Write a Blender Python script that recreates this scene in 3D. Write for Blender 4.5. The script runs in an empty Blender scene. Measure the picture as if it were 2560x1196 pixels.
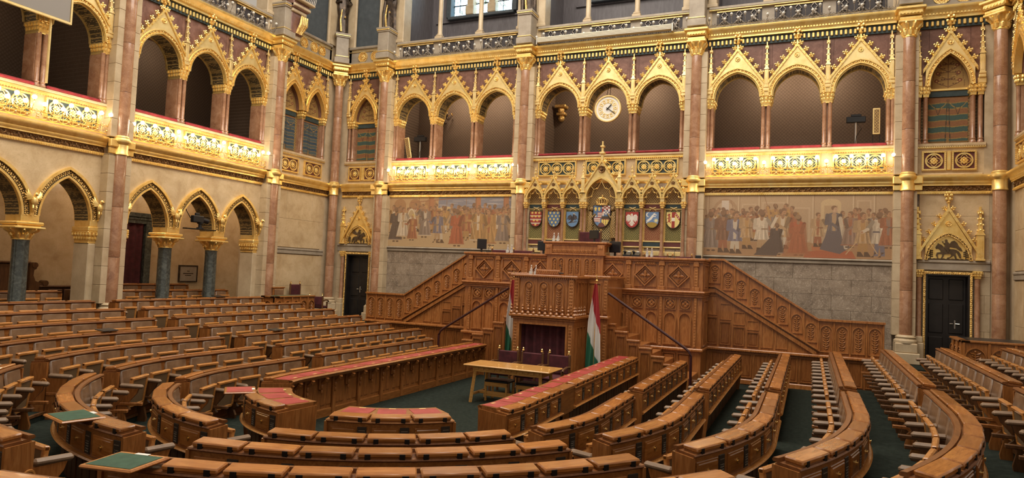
import bpy, math, random
import numpy as np
from mathutils import Matrix, Vector
PI = math.pi
random.seed(7)
S = bpy.context.scene
COL = S.collection
# ------------------------------------------------------------------ camera
CAMR = [[0.9165724, 0.39764927, 0.04207257], [0.01934222, 0.06100296, -0.99795016], [-0.3994007, 0.91550734, 0.0482222]]
CAMC = [5.83669, -20.36204, 1.09531]
FPX = 1712.241
cd = bpy.data.cameras.new('camera'); cam = bpy.data.objects.new('camera', cd); COL.objects.link(cam)
r0, r1, r2 = CAMR
cam.matrix_world = Matrix(((r0[0], -r1[0], -r2[0], CAMC[0]), (r0[1], -r1[1], -r2[1], CAMC[1]), (r0[2], -r1[2], -r2[2], CAMC[2]), (0, 0, 0, 1)))
cd.sensor_width = 36; cd.lens = FPX / 2560 * 36; cd.clip_start = .1; cd.clip_end = 200
S.camera = cam
def px(x, y, z):
    d = (x - CAMC[0], y - CAMC[1], z - CAMC[2])
    q = [sum(a * b for a, b in zip(r, d)) for r in CAMR]
    if q[2] < .05: return (-9999, -9999)
    return (1280 + FPX * q[0] / q[2], 598 + FPX * q[1] / q[2])
# ------------------------------------------------------------------ light and exposure
vs = S.view_settings
vs.view_transform = 'Standard'; vs.look = 'None'; vs.gamma = 1; vs.use_curve_mapping = False
vs.exposure = 0.1
W = bpy.data.worlds.new('hall_light'); S.world = W; W.use_nodes = True
wb = W.node_tree.nodes['Background']; wb.inputs[0].default_value = (1.0, .87, .71, 1); wb.inputs[1].default_value = .45
def area(name, loc, size, power, col, rot=(0, 0, 0), sy=None):
    l = bpy.data.lights.new(name, 'AREA'); l.energy = power; l.color = col; l.shape = 'RECTANGLE'; l.size = size; l.size_y = sy or size
    o = bpy.data.objects.new(name, l); o.location = loc; o.rotation_euler = rot; COL.objects.link(o); return o
area('skylight', (0, -9.5, 15.5), 15, 3400, (1.0, .91, .79), sy=13)
# ------------------------------------------------------------------ helpers
class MB:
    def __init__(s): s.v = []; s.f = []
    def add(s, v, f):
        n = len(s.v); s.v += [tuple(p) for p in v]; s.f += [tuple(i + n for i in q) for q in f]; return s
    def box(s, x0, x1, y0, y1, z0, z1):
        return s.add([(x0, y0, z0), (x1, y0, z0), (x1, y1, z0), (x0, y1, z0), (x0, y0, z1), (x1, y0, z1), (x1, y1, z1), (x0, y1, z1)],
                     [(0, 3, 2, 1), (4, 5, 6, 7), (0, 1, 5, 4), (1, 2, 6, 5), (2, 3, 7, 6), (3, 0, 4, 7)])
    def cbox(s, x0, x1, y0, y1, z0, z1, c=.008):
        # box with chamfered edges
        c = min(c, (x1 - x0) * .45, (y1 - y0) * .45, (z1 - z0) * .45)
        X = (x0, x1); Y = (y0, y1); Z = (z0, z1); v = []; idx = {}
        for i in (0, 1):
            for j in (0, 1):
                for k in (0, 1):
                    sx, sy, sz = (1 - 2 * i) * c, (1 - 2 * j) * c, (1 - 2 * k) * c
                    for a in range(3):
                        p = [X[i] + sx, Y[j] + sy, Z[k] + sz]; p[a] = (X[i], Y[j], Z[k])[a]
                        idx[i, j, k, a] = len(v); v.append(tuple(p))
        f = []
        for a, (b, d) in enumerate(((1, 2), (2, 0), (0, 1))):
            for e in (0, 1):
                q = []
                for u, w in ((0, 0), (1, 0), (1, 1), (0, 1)):
                    t = [0, 0, 0]; t[a] = e; t[b] = u; t[d] = w; q.append(idx[t[0], t[1], t[2], a])
                f.append(tuple(q if e else q[::-1]))
        for a, (b, d) in enumerate(((1, 2), (2, 0), (0, 1))):
            for u in (0, 1):
                for w in (0, 1):
                    t0 = [0, 0, 0]; t1 = [0, 0, 0]; t1[a] = 1
                    t0[b] = t1[b] = u; t0[d] = t1[d] = w
                    q = [idx[(*t0, b)], idx[(*t1, b)], idx[(*t1, d)], idx[(*t0, d)]]
                    f.append(tuple(q if (u ^ w) else q[::-1]))
        for i in (0, 1):
            for j in (0, 1):
                for k in (0, 1):
                    q = [idx[i, j, k, a] for a in range(3)]; f.append(tuple(q if (i ^ j ^ k) else q[::-1]))
        return s.add(v, f)
    def prism(s, poly, y0, y1):
        # polygon of (x, z) pushed out along y
        n = len(poly)
        v = [(x, y0, z) for x, z in poly] + [(x, y1, z) for x, z in poly]
        f = [tuple(range(n)), tuple(range(2 * n - 1, n - 1, -1))] + [(i, i + n, (i + 1) % n + n, (i + 1) % n) for i in range(n)]
        return s.add(v, f)
    def slab(s, poly, z0, z1):
        n = len(poly)
        v = [(x, y, z0) for x, y in poly] + [(x, y, z1) for x, y in poly]
        f = [tuple(range(n - 1, -1, -1)), tuple(range(n, 2 * n))] + [(i, (i + 1) % n, (i + 1) % n + n, i + n) for i in range(n)]
        return s.add(v, f)
    def ring(s, inn, out, y0, y1, close=False):
        # band between two (x, z) polylines, pushed out along y
        n = len(inn)
        v = [(x, y0, z) for x, z in inn] + [(x, y0, z) for x, z in out] + [(x, y1, z) for x, z in inn] + [(x, y1, z) for x, z in out]
        f = []
        for i in range(n if close else n - 1):
            j = (i + 1) % n
            f += [(i, j, n + j, n + i), (2 * n + i, 3 * n + i, 3 * n + j, 2 * n + j), (i, 2 * n + i, 2 * n + j, j), (n + i, n + j, 3 * n + j, 3 * n + i)]
        if not close:
            f += [(0, n, 3 * n, 2 * n), (n - 1, 3 * n - 1, 4 * n - 1, 2 * n - 1)]
        return s.add(v, f)
    def lathe(s, prof, n=12, c=(0, 0, 0), ax='z', a0=0., a1=2 * PI, fl=1., cap=True):
        full = abs(a1 - a0 - 2 * PI) < 1e-6; m = n if full else n + 1; v = []; f = []
        for r, h in prof:
            for i in range(m):
                a = a0 + (a1 - a0) * i / n; p = (r * math.cos(a), r * math.sin(a) * fl, h)
                if ax == 'y': p = (p[0], h, p[1])
                elif ax == 'x': p = (h, p[0], p[1])
                v.append((p[0] + c[0], p[1] + c[1], p[2] + c[2]))
        for k in range(len(prof) - 1):
            for i in range(n):
                j = (i + 1) % m; q = (k * m + i, k * m + j, (k + 1) * m + j, (k + 1) * m + i)
                f.append(q[::-1] if ax == 'y' else q)
        if full and cap:
            if prof[0][0] > 1e-4: f.append(tuple(range(m - 1, -1, -1)) if ax != 'y' else tuple(range(m)))
            if prof[-1][0] > 1e-4:
                q = tuple((len(prof) - 1) * m + i for i in range(m)); f.append(q if ax != 'y' else q[::-1])
        return s.add(v, f)
    def ball(s, c, r, n=8, m=5, sc=(1, 1, 1)):
        v = [(c[0], c[1], c[2] + r * sc[2])]; f = []
        for k in range(1, m):
            a = PI * k / m
            for i in range(n):
                b = 2 * PI * i / n; v.append((c[0] + r * sc[0] * math.sin(a) * math.cos(b), c[1] + r * sc[1] * math.sin(a) * math.sin(b), c[2] + r * sc[2] * math.cos(a)))
        v.append((c[0], c[1], c[2] - r * sc[2])); e = len(v) - 1
        for i in range(n):
            j = (i + 1) % n; f.append((0, 1 + i, 1 + j)); f.append((e, 1 + (m - 2) * n + j, 1 + (m - 2) * n + i))
            for k in range(m - 2): f.append((1 + k * n + i, 1 + (k + 1) * n + i, 1 + (k + 1) * n + j, 1 + k * n + j))
        return s.add(v, f)
    def tube(s, pts, r, n=6, taper=None):
        pts = [Vector(p) for p in pts]; m = len(pts); v = []; f = []
        for i, p in enumerate(pts):
            t = (pts[min(i + 1, m - 1)] - pts[max(i - 1, 0)]).normalized()
            a = Vector((0, 0, 1)) if abs(t.z) < .9 else Vector((0, 1, 0))
            u = t.cross(a).normalized(); w = t.cross(u).normalized()
            rr = r if taper is None else r * taper[i]
            for k in range(n):
                g = 2 * PI * k / n; v.append(tuple(p + u * (rr * math.cos(g)) + w * (rr * math.sin(g))))
        for i in range(m - 1):
            for k in range(n):
                l = (k + 1) % n; f.append((i * n + k, i * n + l, (i + 1) * n + l, (i + 1) * n + k))
        f += [tuple(range(n - 1, -1, -1)), tuple((m - 1) * n + k for k in range(n))]
        return s.add(v, f)
    def sweep(s, prof, fn, ts):
        # closed (a, z) profile carried along fn(t, a) -> (x, y)
        n = len(prof); v = []; f = []
        for t in ts:
            for a, z in prof:
                x, y = fn(t, a); v.append((x, y, z))
        for i in range(len(ts) - 1):
            for k in range(n):
                l = (k + 1) % n; f.append((i * n + k, (i + 1) * n + k, (i + 1) * n + l, i * n + l))
        e = (len(ts) - 1) * n
        f += [tuple(range(n)), tuple(e + k for k in range(n - 1, -1, -1))]
        return s.add(v, f)
    def merge(s, o, dx=0, dy=0, dz=0, mx=1, sc=1):
        n = len(s.v); s.v += [(p[0] * mx * sc + dx, p[1] * sc + dy, p[2] * sc + dz) for p in o.v]
        s.f += [tuple(i + n for i in (q if mx > 0 else q[::-1])) for q in o.f]; return s
    def turn(s, ang, c=(0, 0)):
        # turn in the x-z plane
        ca, sa = math.cos(ang), math.sin(ang)
        s.v = [(c[0] + (x - c[0]) * ca - (z - c[1]) * sa, y, c[1] + (x - c[0]) * sa + (z - c[1]) * ca) for x, y, z in s.v]; return s
    def rotz(s, ang):
        ca, sa = math.cos(ang), math.sin(ang); s.v = [(x * ca - y * sa, x * sa + y * ca, z) for x, y, z in s.v]; return s
    def mesh(s, name, sharp=.6):
        m = bpy.data.meshes.new(name); m.from_pydata(s.v, [], s.f)
        m.validate(); m.shade_smooth(); m.set_sharp_from_angle(angle=sharp); return m
CACHE = {}
def shared(key, fn):
    if key not in CACHE:
        b = fn(); CACHE[key] = b.mesh(key if isinstance(key, str) else str(key[0])) if isinstance(b, MB) else b
    return CACHE[key]
def tag(o, label, cat=None, group=None, kind=None):
    o['label'] = label
    if cat: o['category'] = cat
    if group: o['group'] = group
    if kind: o['kind'] = kind
    return o
def thing(name, label, cat, loc=(0, 0, 0), rz=0., group=None, kind=None):
    o = bpy.data.objects.new(name, None); COL.objects.link(o); o.empty_display_size = .1
    o.location = loc; o.rotation_euler = (0, 0, rz); return tag(o, label, cat, group, kind)
MATS = {}
def part(name, mb, mat, parent=None, loc=(0, 0, 0), rot=(0, 0, 0), sc=None, label=None, kind=None):
    me = mb.mesh(name) if isinstance(mb, MB) else mb
    o = bpy.data.objects.new(name, me); COL.objects.link(o); o.location = loc; o.rotation_euler = rot
    if sc is not None: o.scale = (sc, sc, sc) if isinstance(sc, (int, float)) else sc
    if mat is not None:
        m = MATS[mat]
        if not me.materials: me.materials.append(m)
        elif me.materials[0] is not m:
            o.material_slots[0].link = 'OBJECT'; o.material_slots[0].material = m
    if parent is not None: o.parent = parent
    if label: o['label'] = label
    if kind: o['kind'] = kind
    return o
def struct(name, mb, mat, label, loc=(0, 0, 0), rz=0., cat=None):
    o = part(name, mb, mat, None, loc, (0, 0, rz)); return tag(o, label, cat, None, 'structure')
def arch(hw, z0, rise, n=8, off=0.):
    # pointed arch as (x, z) points, left foot to right foot, pushed outwards by off
    c = (rise * rise - hw * hw) / (2 * hw); r = c + hw; R = r + off
    top = math.acos(max(-1, min(1, c / R))); L = []
    for i in range(n + 1):
        a = top * i / n; L.append((c - R * math.cos(a), z0 + R * math.sin(a)))
    L[-1] = (0., L[-1][1])
    return L + [(-x, z) for x, z in L[-2::-1]]
def shift(L, dx, dz=0.): return [(x + dx, z + dz) for x, z in L]
# ------------------------------------------------------------------ materials
def mat(name, col, rough=.5, metal=0., spec=.5, bump=None, mix=None, scale=6., stretch=(1, 1, 1), coat=0., emit=None, dist=0., detail=5., vein=None, trans=0., attr=None, vary=0.):
    m = bpy.data.materials.new(name); m.use_nodes = True; nt = m.node_tree; N = nt.nodes; L = nt.links
    b = N['Principled BSDF']; b.inputs['Roughness'].default_value = rough; b.inputs['Metallic'].default_value = metal
    b.inputs['Specular IOR Level'].default_value = spec; b.inputs['Coat Weight'].default_value = coat
    b.inputs['Base Color'].default_value = (*col, 1)
    if trans: b.inputs['Transmission Weight'].default_value = trans
    if emit: b.inputs['Emission Color'].default_value = (*emit[0], 1); b.inputs['Emission Strength'].default_value = emit[1]
    if attr:
        a = N.new('ShaderNodeVertexColor'); a.layer_name = attr; L.new(a.outputs[0], b.inputs['Base Color'])
    if mix or bump or vein:
        tc = N.new('ShaderNodeTexCoord'); mp = N.new('ShaderNodeMapping'); mp.inputs['Scale'].default_value = stretch
        oi = N.new('ShaderNodeObjectInfo'); ad = N.new('ShaderNodeVectorMath'); ad.operation = 'MULTIPLY_ADD'
        L.new(oi.outputs['Location'], ad.inputs[0]); ad.inputs[1].default_value = (.731, .913, .577); L.new(tc.outputs['Object'], ad.inputs[2])
        L.new(ad.outputs[0], mp.inputs[0])
        nz = N.new('ShaderNodeTexNoise'); nz.inputs['Scale'].default_value = scale; nz.inputs['Detail'].default_value = detail; nz.inputs['Distortion'].default_value = dist
        nz.inputs['Roughness'].default_value = .62
        L.new(mp.outputs[0], nz.inputs['Vector'])
        if mix:
            cr = N.new('ShaderNodeValToRGB'); E = cr.color_ramp.elements
            cols = [mix[0], col, mix[1]]
            E[0].position = .3; E[0].color = (*cols[0], 1); E[1].position = .7; E[1].color = (*cols[2], 1)
            e = E.new(.5); e.color = (*col, 1)
            L.new(nz.outputs[0], cr.inputs[0]); out = cr.outputs[0]
            if vein:
                n2 = N.new('ShaderNodeTexNoise'); n2.inputs['Scale'].default_value = scale * vein[1]; n2.inputs['Detail'].default_value = 8; n2.inputs['Distortion'].default_value = 1.6
                L.new(mp.outputs[0], n2.inputs['Vector'])
                c2 = N.new('ShaderNodeValToRGB'); E2 = c2.color_ramp.elements; E2[0].position = .5 - vein[2]; E2[0].color = (0, 0, 0, 1); E2[1].position = .5 + vein[2]; E2[1].color = (0, 0, 0, 1)
                e2 = E2.new(.5); e2.color = (vein[3],) * 3 + (1,)
                L.new(n2.outputs[0], c2.inputs[0])
                mx = N.new('ShaderNodeMix'); mx.data_type = 'RGBA'; L.new(c2.outputs[0], mx.inputs[0]); L.new(out, mx.inputs[6]); mx.inputs[7].default_value = (*vein[0], 1); out = mx.outputs[2]
            if vary:
                mr = N.new('ShaderNodeMapRange'); mr.inputs[3].default_value = 1 - vary; mr.inputs[4].default_value = 1 + vary * .6; L.new(oi.outputs['Random'], mr.inputs[0])
                hs = N.new('ShaderNodeHueSaturation'); L.new(mr.outputs[0], hs.inputs['Value']); L.new(out, hs.inputs['Color']); out = hs.outputs[0]
            L.new(out, b.inputs['Base Color'])
        if bump:
            bp = N.new('ShaderNodeBump'); bp.inputs['Strength'].default_value = bump[0]; bp.inputs['Distance'].default_value = bump[1]
            if len(bump) > 2:
                n3 = N.new('ShaderNodeTexNoise'); n3.inputs['Scale'].default_value = bump[2]; n3.inputs['Detail'].default_value = 3; L.new(mp.outputs[0], n3.inputs['Vector']); L.new(n3.outputs[0], bp.inputs['Height'])
            else: L.new(nz.outputs[0], bp.inputs['Height'])
            L.new(bp.outputs[0], b.inputs['Normal'])
    MATS[name] = m; return m
mat('cream_marble', (.58, .435, .26), .26, spec=.45, mix=((.47, .335, .185), (.66, .51, .32)), scale=2.2, detail=9, dist=.5, vein=((.30, .19, .10), 3.2, .02, .3))
mat('dado_marble', (.265, .205, .15), .3, mix=((.17, .128, .092), (.35, .28, .21)), scale=3, detail=9, dist=.8, vein=((.66, .56, .45), 3.0, .016, .8))
mat('cream_stone', (.52, .405, .26), .42, mix=((.42, .315, .19), (.60, .485, .32)), scale=2.5, detail=8, vein=((.36, .25, .14), 3.5, .02, .3))
mat('grey_stone', (.34, .285, .22), .5, mix=((.25, .205, .155), (.42, .36, .28)), scale=2.5, detail=7)
mat('red_marble', (.36, .185, .10), .2, spec=.55, mix=((.26, .12, .065), (.46, .265, .16)), scale=3.5, detail=9, dist=1., vein=((.70, .50, .36), 3.6, .012, .45), coat=.3)
mat('maroon_marble', (.19, .092, .068), .3, mix=((.13, .06, .045), (.27, .145, .11)), scale=3, detail=9, dist=1., vein=((.50, .32, .25), 3.2, .010, .4))
mat('green_marble', (.055, .062, .055), .2, mix=((.025, .03, .028), (.11, .12, .105)), scale=9, detail=9, dist=1., coat=.3)
mat('gold', (1.0, .72, .26), .33, metal=.74, bump=(.25, .01, 60.), mix=((.84, .56, .16), (1.0, .79, .35)), scale=5)
mat('carved_gold', (.95, .66, .23), .38, metal=.74, bump=(.9, .02, 34.), mix=((.42, .24, .07), (.96, .74, .36)), scale=16)
mat('pale_gold', (.95, .73, .33), .37, metal=.7, bump=(.2, .01, 50.), mix=((.80, .59, .23), (1.0, .81, .42)), scale=4)
mat('bronze_relief', (.20, .105, .04), .4, metal=.6, bump=(.6, .02, 40.), mix=((.10, .05, .02), (.38, .21, .08)), scale=20)
mat('teal_paint', (.026, .046, .05), .55, mix=((.018, .034, .038), (.038, .065, .068)), scale=8)
mat('dark_paint', (.035, .028, .03), .6)
mat('maroon_paint', (.12, .03, .025), .55)
mat('oak', (.27, .10, .024), .34, spec=.4, bump=(.12, .004), mix=((.18, .066, .016), (.36, .155, .045)), scale=3.2, stretch=(9, 1.3, 9), detail=8, dist=.7, coat=.1)
mat('oak_up', (.30, .108, .026), .34, spec=.4, bump=(.12, .004), mix=((.19, .07, .017), (.39, .165, .048)), scale=3.2, stretch=(9, 9, 1.3), detail=8, dist=.7, coat=.25)
mat('oak_edge', (.165, .058, .015), .36, spec=.4, mix=((.11, .036, .01), (.22, .082, .023)), scale=3.2, stretch=(9, 1.3, 9), detail=7)
mat('oak_lid', (.345, .125, .028), .24, spec=.5, bump=(.08, .003), mix=((.24, .08, .016), (.44, .182, .046)), scale=3., stretch=(9, 1.2, 9), detail=8, dist=.8, coat=.2, vary=.28)
mat('oak_frame', (.48, .20, .05), .24, spec=.5, mix=((.36, .14, .032), (.58, .27, .078)), scale=3., stretch=(8, 2, 8), detail=6, dist=.8, coat=.4)
mat('dark_oak', (.115, .048, .016), .42, bump=(.12, .004), mix=((.07, .028, .01), (.165, .072, .025)), scale=3.2, stretch=(9, 9, 1.3), detail=8)
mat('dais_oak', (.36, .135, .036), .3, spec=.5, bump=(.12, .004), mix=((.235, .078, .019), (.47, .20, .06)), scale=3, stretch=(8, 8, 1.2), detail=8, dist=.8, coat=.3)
mat('dais_shaded', (.235, .08, .02), .32, spec=.5, bump=(.12, .004), mix=((.15, .046, .011), (.31, .12, .033)), scale=3, stretch=(8, 8, 1.2), detail=8, dist=.8, coat=.2)  # darker copy of the rostrum oak, recess shade put into the colour
mat('dais_carved', (.40, .155, .043), .34, bump=(.5, .012, 45.), mix=((.25, .085, .02), (.50, .22, .07)), scale=3, stretch=(8, 8, 1.2), detail=8, coat=.2)
mat('table_oak', (.60, .31, .085), .25, mix=((.48, .225, .055), (.70, .39, .13)), scale=3, stretch=(1.2, 9, 9), detail=7, dist=.6, coat=.4)
mat('brown_leather', (.19, .108, .058), .28, spec=.4, bump=(.25, .006, 90.), mix=((.14, .076, .04), (.245, .148, .085)), scale=5)
mat('arm_leather', (.22, .142, .088), .42, spec=.35, mix=((.17, .106, .064), (.275, .185, .12)), scale=6)
mat('red_leather', (.33, .038, .036), .45, mix=((.26, .026, .026), (.40, .06, .052)), scale=5)
mat('red_velvet', (.27, .018, .024), .8, mix=((.18, .01, .014), (.36, .035, .04)), scale=6)
mat('maroon_velvet', (.065, .009, .013), .85, mix=((.04, .005, .008), (.095, .015, .02)), scale=7)
mat('maroon_shell', (.045, .010, .012), .4)
mat('black_door', (.014, .011, .010), .4, mix=((.010, .008, .007), (.02, .016, .014)), scale=4)
mat('green_felt', (.035, .08, .045), .85, mix=((.025, .06, .033), (.045, .10, .057)), scale=12)
mat('green_carpet', (.019, .024, .019), .95, spec=.1, bump=(.5, .006, 260.), mix=((.012, .018, .013), (.025, .034, .026)), scale=14)
mat('black_plastic', (.012, .012, .014), .35)
mat('black_metal', (.018, .016, .015), .4, metal=.6)
mat('steel', (.55, .52, .47), .3, metal=.9)
mat('brass', (.80, .55, .22), .25, metal=.95)
mat('dark_bronze', (.055, .038, .028), .38, metal=.5, mix=((.025, .018, .014), (.12, .08, .05)), scale=9)
mat('bronze_dark', (.10, .065, .035), .4, metal=.4, mix=((.07, .045, .024), (.14, .09, .05)), scale=9)
mat('iron_lace', (.30, .265, .23), .45, metal=.4, mix=((.18, .155, .135), (.42, .37, .31)), scale=14)
mat('grille', (.045, .034, .026), .45, metal=.3)
mat('glass', (.93, .95, .95), .05, trans=.75, spec=.6)
mat('paper', (.75, .72, .66), .6)
mat('globe_unlit', (.80, .77, .70), .25, spec=.6)
mat('globe_lit', (1, .9, .7), .3, emit=((1.0, .88, .66), 26.))
mat('screen_cloth', (.26, .235, .21), .7)
mat('beige_enamel', (.62, .58, .46), .4)
mat('slate_paint', (.065, .078, .088), .6, mix=((.055, .066, .075), (.08, .094, .105)), scale=6)
mat('daylit_wood', (.15, .135, .145), .5, mix=((.12, .108, .115), (.18, .165, .178)), scale=3, stretch=(6, 6, 1))  # dark grey wood made lighter and bluer, cool daylight put into the colour
mat('dark_grey_wood', (.06, .05, .05), .5, mix=((.045, .037, .037), (.08, .068, .068)), scale=3, stretch=(6, 6, 1))
mat('paint_layer', (.5, .5, .5), .55, attr='paint', bump=(.15, .004, 40.))
mat('cloth_layer', (.5, .5, .5), .75, attr='paint', bump=(.2, .003, 120.))
def wallpaper():
    m = mat('brown_wallpaper', (.15, .085, .055), .75); nt = m.node_tree; N = nt.nodes; L = nt.links; b = N['Principled BSDF']
    tc = N.new('ShaderNodeTexCoord'); mp = N.new('ShaderNodeMapping'); mp.inputs['Scale'].default_value = (1, 1, 1); L.new(tc.outputs['Object'], mp.inputs[0])
    w = []
    for rot in ((0, PI / 4, 0), (0, -PI / 4, 0)):
        p2 = N.new('ShaderNodeMapping'); p2.inputs['Rotation'].default_value = rot; L.new(mp.outputs[0], p2.inputs[0])
        q = N.new('ShaderNodeTexWave'); q.inputs['Scale'].default_value = 4.2; q.inputs['Distortion'].default_value = 1.6; q.inputs['Detail'].default_value = 1; q.inputs['Detail Scale'].default_value = 6
        L.new(p2.outputs[0], q.inputs['Vector']); w.append(q)
    mu = N.new('ShaderNodeMath'); mu.operation = 'MULTIPLY'; L.new(w[0].outputs[1], mu.inputs[0]); L.new(w[1].outputs[1], mu.inputs[1])
    cr = N.new('ShaderNodeValToRGB'); E = cr.color_ramp.elements; E[0].position = .05; E[0].color = (.115, .079, .054, 1); E[1].position = .22; E[1].color = (.158, .112, .079, 1)
    L.new(mu.outputs[0], cr.inputs[0]); L.new(cr.outputs[0], b.inputs['Base Color'])
wallpaper()
def dots(name, base, dot, sc):
    m = mat(name, base, .5); nt = m.node_tree; N = nt.nodes; L = nt.links; b = N['Principled BSDF']
    tc = N.new('ShaderNodeTexCoord'); vo = N.new('ShaderNodeTexVoronoi'); vo.inputs['Scale'].default_value = sc; vo.inputs['Randomness'].default_value = .1
    L.new(tc.outputs['Object'], vo.inputs['Vector'])
    cr = N.new('ShaderNodeValToRGB'); E = cr.color_ramp.elements; E[0].position = .24; E[0].color = (*dot, 1); E[1].position = .32; E[1].color = (*base, 1)
    L.new(vo.outputs['Distance'], cr.inputs[0]); L.new(cr.outputs[0], b.inputs['Base Color'])
dots('seat_mesh', (.17, .105, .052), (.02, .013, .008), 30.)
dots('speaker_mesh', (.03, .024, .02), (.55, .48, .38), 38.)
def brocade(name, base, fig, sc, thr=.5, metal=0.):
    # damask-like repeat: two crossed waves cut at a threshold
    m = mat(name, base, .5); nt = m.node_tree; N = nt.nodes; L = nt.links; b = N['Principled BSDF']; b.inputs['Metallic'].default_value = metal
    tc = N.new('ShaderNodeTexCoord'); ws = []
    for i, rot in enumerate(((0, .7, 0), (0, -.7, 0))):
        mp = N.new('ShaderNodeMapping'); mp.inputs['Rotation'].default_value = rot; L.new(tc.outputs['Object'], mp.inputs[0])
        q = N.new('ShaderNodeTexWave'); q.inputs['Scale'].default_value = sc; q.inputs['Distortion'].default_value = 3.2; q.inputs['Detail'].default_value = 2; q.inputs['Detail Scale'].default_value = 1.6
        L.new(mp.outputs[0], q.inputs['Vector']); ws.append(q)
    mu = N.new('ShaderNodeMath'); mu.operation = 'MULTIPLY'; L.new(ws[0].outputs[1], mu.inputs[0]); L.new(ws[1].outputs[1], mu.inputs[1])
    cr = N.new('ShaderNodeValToRGB'); E = cr.color_ramp.elements; E[0].position = thr * .45; E[0].color = (*base, 1); E[1].position = thr * .62; E[1].color = (*fig, 1)
    L.new(mu.outputs[0], cr.inputs[0]); L.new(cr.outputs[0], b.inputs['Base Color'])
brocade('green_brocade', (.10, .095, .026), (.34, .26, .085), 7.)
brocade('red_brocade', (.21, .05, .026), (.38, .22, .085), 7.)
brocade('gold_brocade', (.17, .10, .035), (.46, .30, .10), 6.)
brocade('black_gold_brocade', (.035, .022, .012), (.62, .46, .17), 6.5, .4)
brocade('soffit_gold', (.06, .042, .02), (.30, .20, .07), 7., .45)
brocade('frieze_gold', (.035, .028, .022), (.80, .54, .18), 4.5, .38, .4)
def stained():
    m = mat('stained_glass', (.6, .75, .8), .2, emit=((.55, .80, 1.0), 4.5)); nt = m.node_tree; N = nt.nodes; L = nt.links; b = N['Principled BSDF']
    tc = N.new('ShaderNodeTexCoord'); vo = N.new('ShaderNodeTexVoronoi'); vo.feature = 'DISTANCE_TO_EDGE'; vo.inputs['Scale'].default_value = 5.5; L.new(tc.outputs['Object'], vo.inputs['Vector'])
    v2 = N.new('ShaderNodeTexVoronoi'); v2.inputs['Scale'].default_value = 5.5; L.new(tc.outputs['Object'], v2.inputs['Vector'])
    cr = N.new('ShaderNodeValToRGB'); E = cr.color_ramp.elements; E[0].position = .02; E[0].color = (.10, .10, .06, 1); E[1].position = .06; E[1].color = (1, 1, 1, 1); L.new(vo.outputs[0], cr.inputs[0])
    c2 = N.new('ShaderNodeValToRGB'); E = c2.color_ramp.elements; E[0].color = (.35, .72, 1, 1); E[1].color = (.85, .95, .9, 1); e = E.new(.5); e.color = (.6, .85, 1, 1)
    sp = N.new('ShaderNodeSeparateColor'); L.new(v2.outputs['Color'], sp.inputs[0]); L.new(sp.outputs[0], c2.inputs[0])
    mx = N.new('ShaderNodeMix'); mx.data_type = 'RGBA'; mx.blend_type = 'MULTIPLY'; mx.inputs[0].default_value = 1; L.new(cr.outputs[0], mx.inputs[6]); L.new(c2.outputs[0], mx.inputs[7])
    L.new(mx.outputs[2], b.inputs['Emission Color']); L.new(mx.outputs[2], b.inputs['Base Color'])
stained()
# brushes for painted panels (colours computed here, no image files)
class Canvas:
    def __init__(s, w, h, nx, nz, bg):
        s.w, s.h = w, h; s.I = np.ones((nz, nx, 3)) * bg
        s.x, s.z = np.meshgrid(np.linspace(0, w, nx), np.linspace(0, h, nz)); s.rs = np.random.RandomState(11)
    def win(s, x0, x1, z0, z1):
        nz, nx = s.x.shape; a = max(0, int(x0 / s.w * (nx - 1)) - 1); b = min(nx, int(x1 / s.w * (nx - 1)) + 3); c = max(0, int(z0 / s.h * (nz - 1)) - 1); d = min(nz, int(z1 / s.h * (nz - 1)) + 3)
        return slice(c, max(c, d)), slice(a, max(a, b))
    def fill(s, m, c, a=1., w=None):
        I = s.I if w is None else s.I[w]; I[m] = I[m] * (1 - a) + np.asarray(c) * a
    def poly(s, P, c, a=1.):
        w = s.win(min(p[0] for p in P), max(p[0] for p in P), min(p[1] for p in P), max(p[1] for p in P)); X, Z = s.x[w], s.z[w]
        m = np.zeros(X.shape, bool); n = len(P)
        for i in range(n):
            (x0, z0), (x1, z1) = P[i], P[(i + 1) % n]
            if z0 == z1: continue
            m ^= ((Z >= min(z0, z1)) & (Z < max(z0, z1))) & (X < x0 + (Z - z0) * (x1 - x0) / (z1 - z0))
        s.fill(m, c, a, w)
    def ell(s, cx, cz, rx, rz, c, a=1.):
        w = s.win(cx - rx, cx + rx, cz - rz, cz + rz); s.fill(((s.x[w] - cx) / rx) ** 2 + ((s.z[w] - cz) / rz) ** 2 < 1, c, a, w)
    def line(s, x0, z0, x1, z1, wd, c, a=1.):
        w = s.win(min(x0, x1) - wd, max(x0, x1) + wd, min(z0, z1) - wd, max(z0, z1) + wd); X, Z = s.x[w], s.z[w]
        dx, dz = x1 - x0, z1 - z0; L = dx * dx + dz * dz + 1e-9; t = np.clip(((X - x0) * dx + (Z - z0) * dz) / L, 0, 1)
        s.fill((X - x0 - t * dx) ** 2 + (Z - z0 - t * dz) ** 2 < wd * wd, c, a, w)
    def rect(s, x0, x1, z0, z1, c, a=1.): s.fill((s.x >= x0) & (s.x < x1) & (s.z >= z0) & (s.z < z1), c, a)
    def noise(s, amp): s.I *= 1 - amp / 2 + amp * s.rs.rand(*s.I.shape[:2], 1); return s.I
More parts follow.
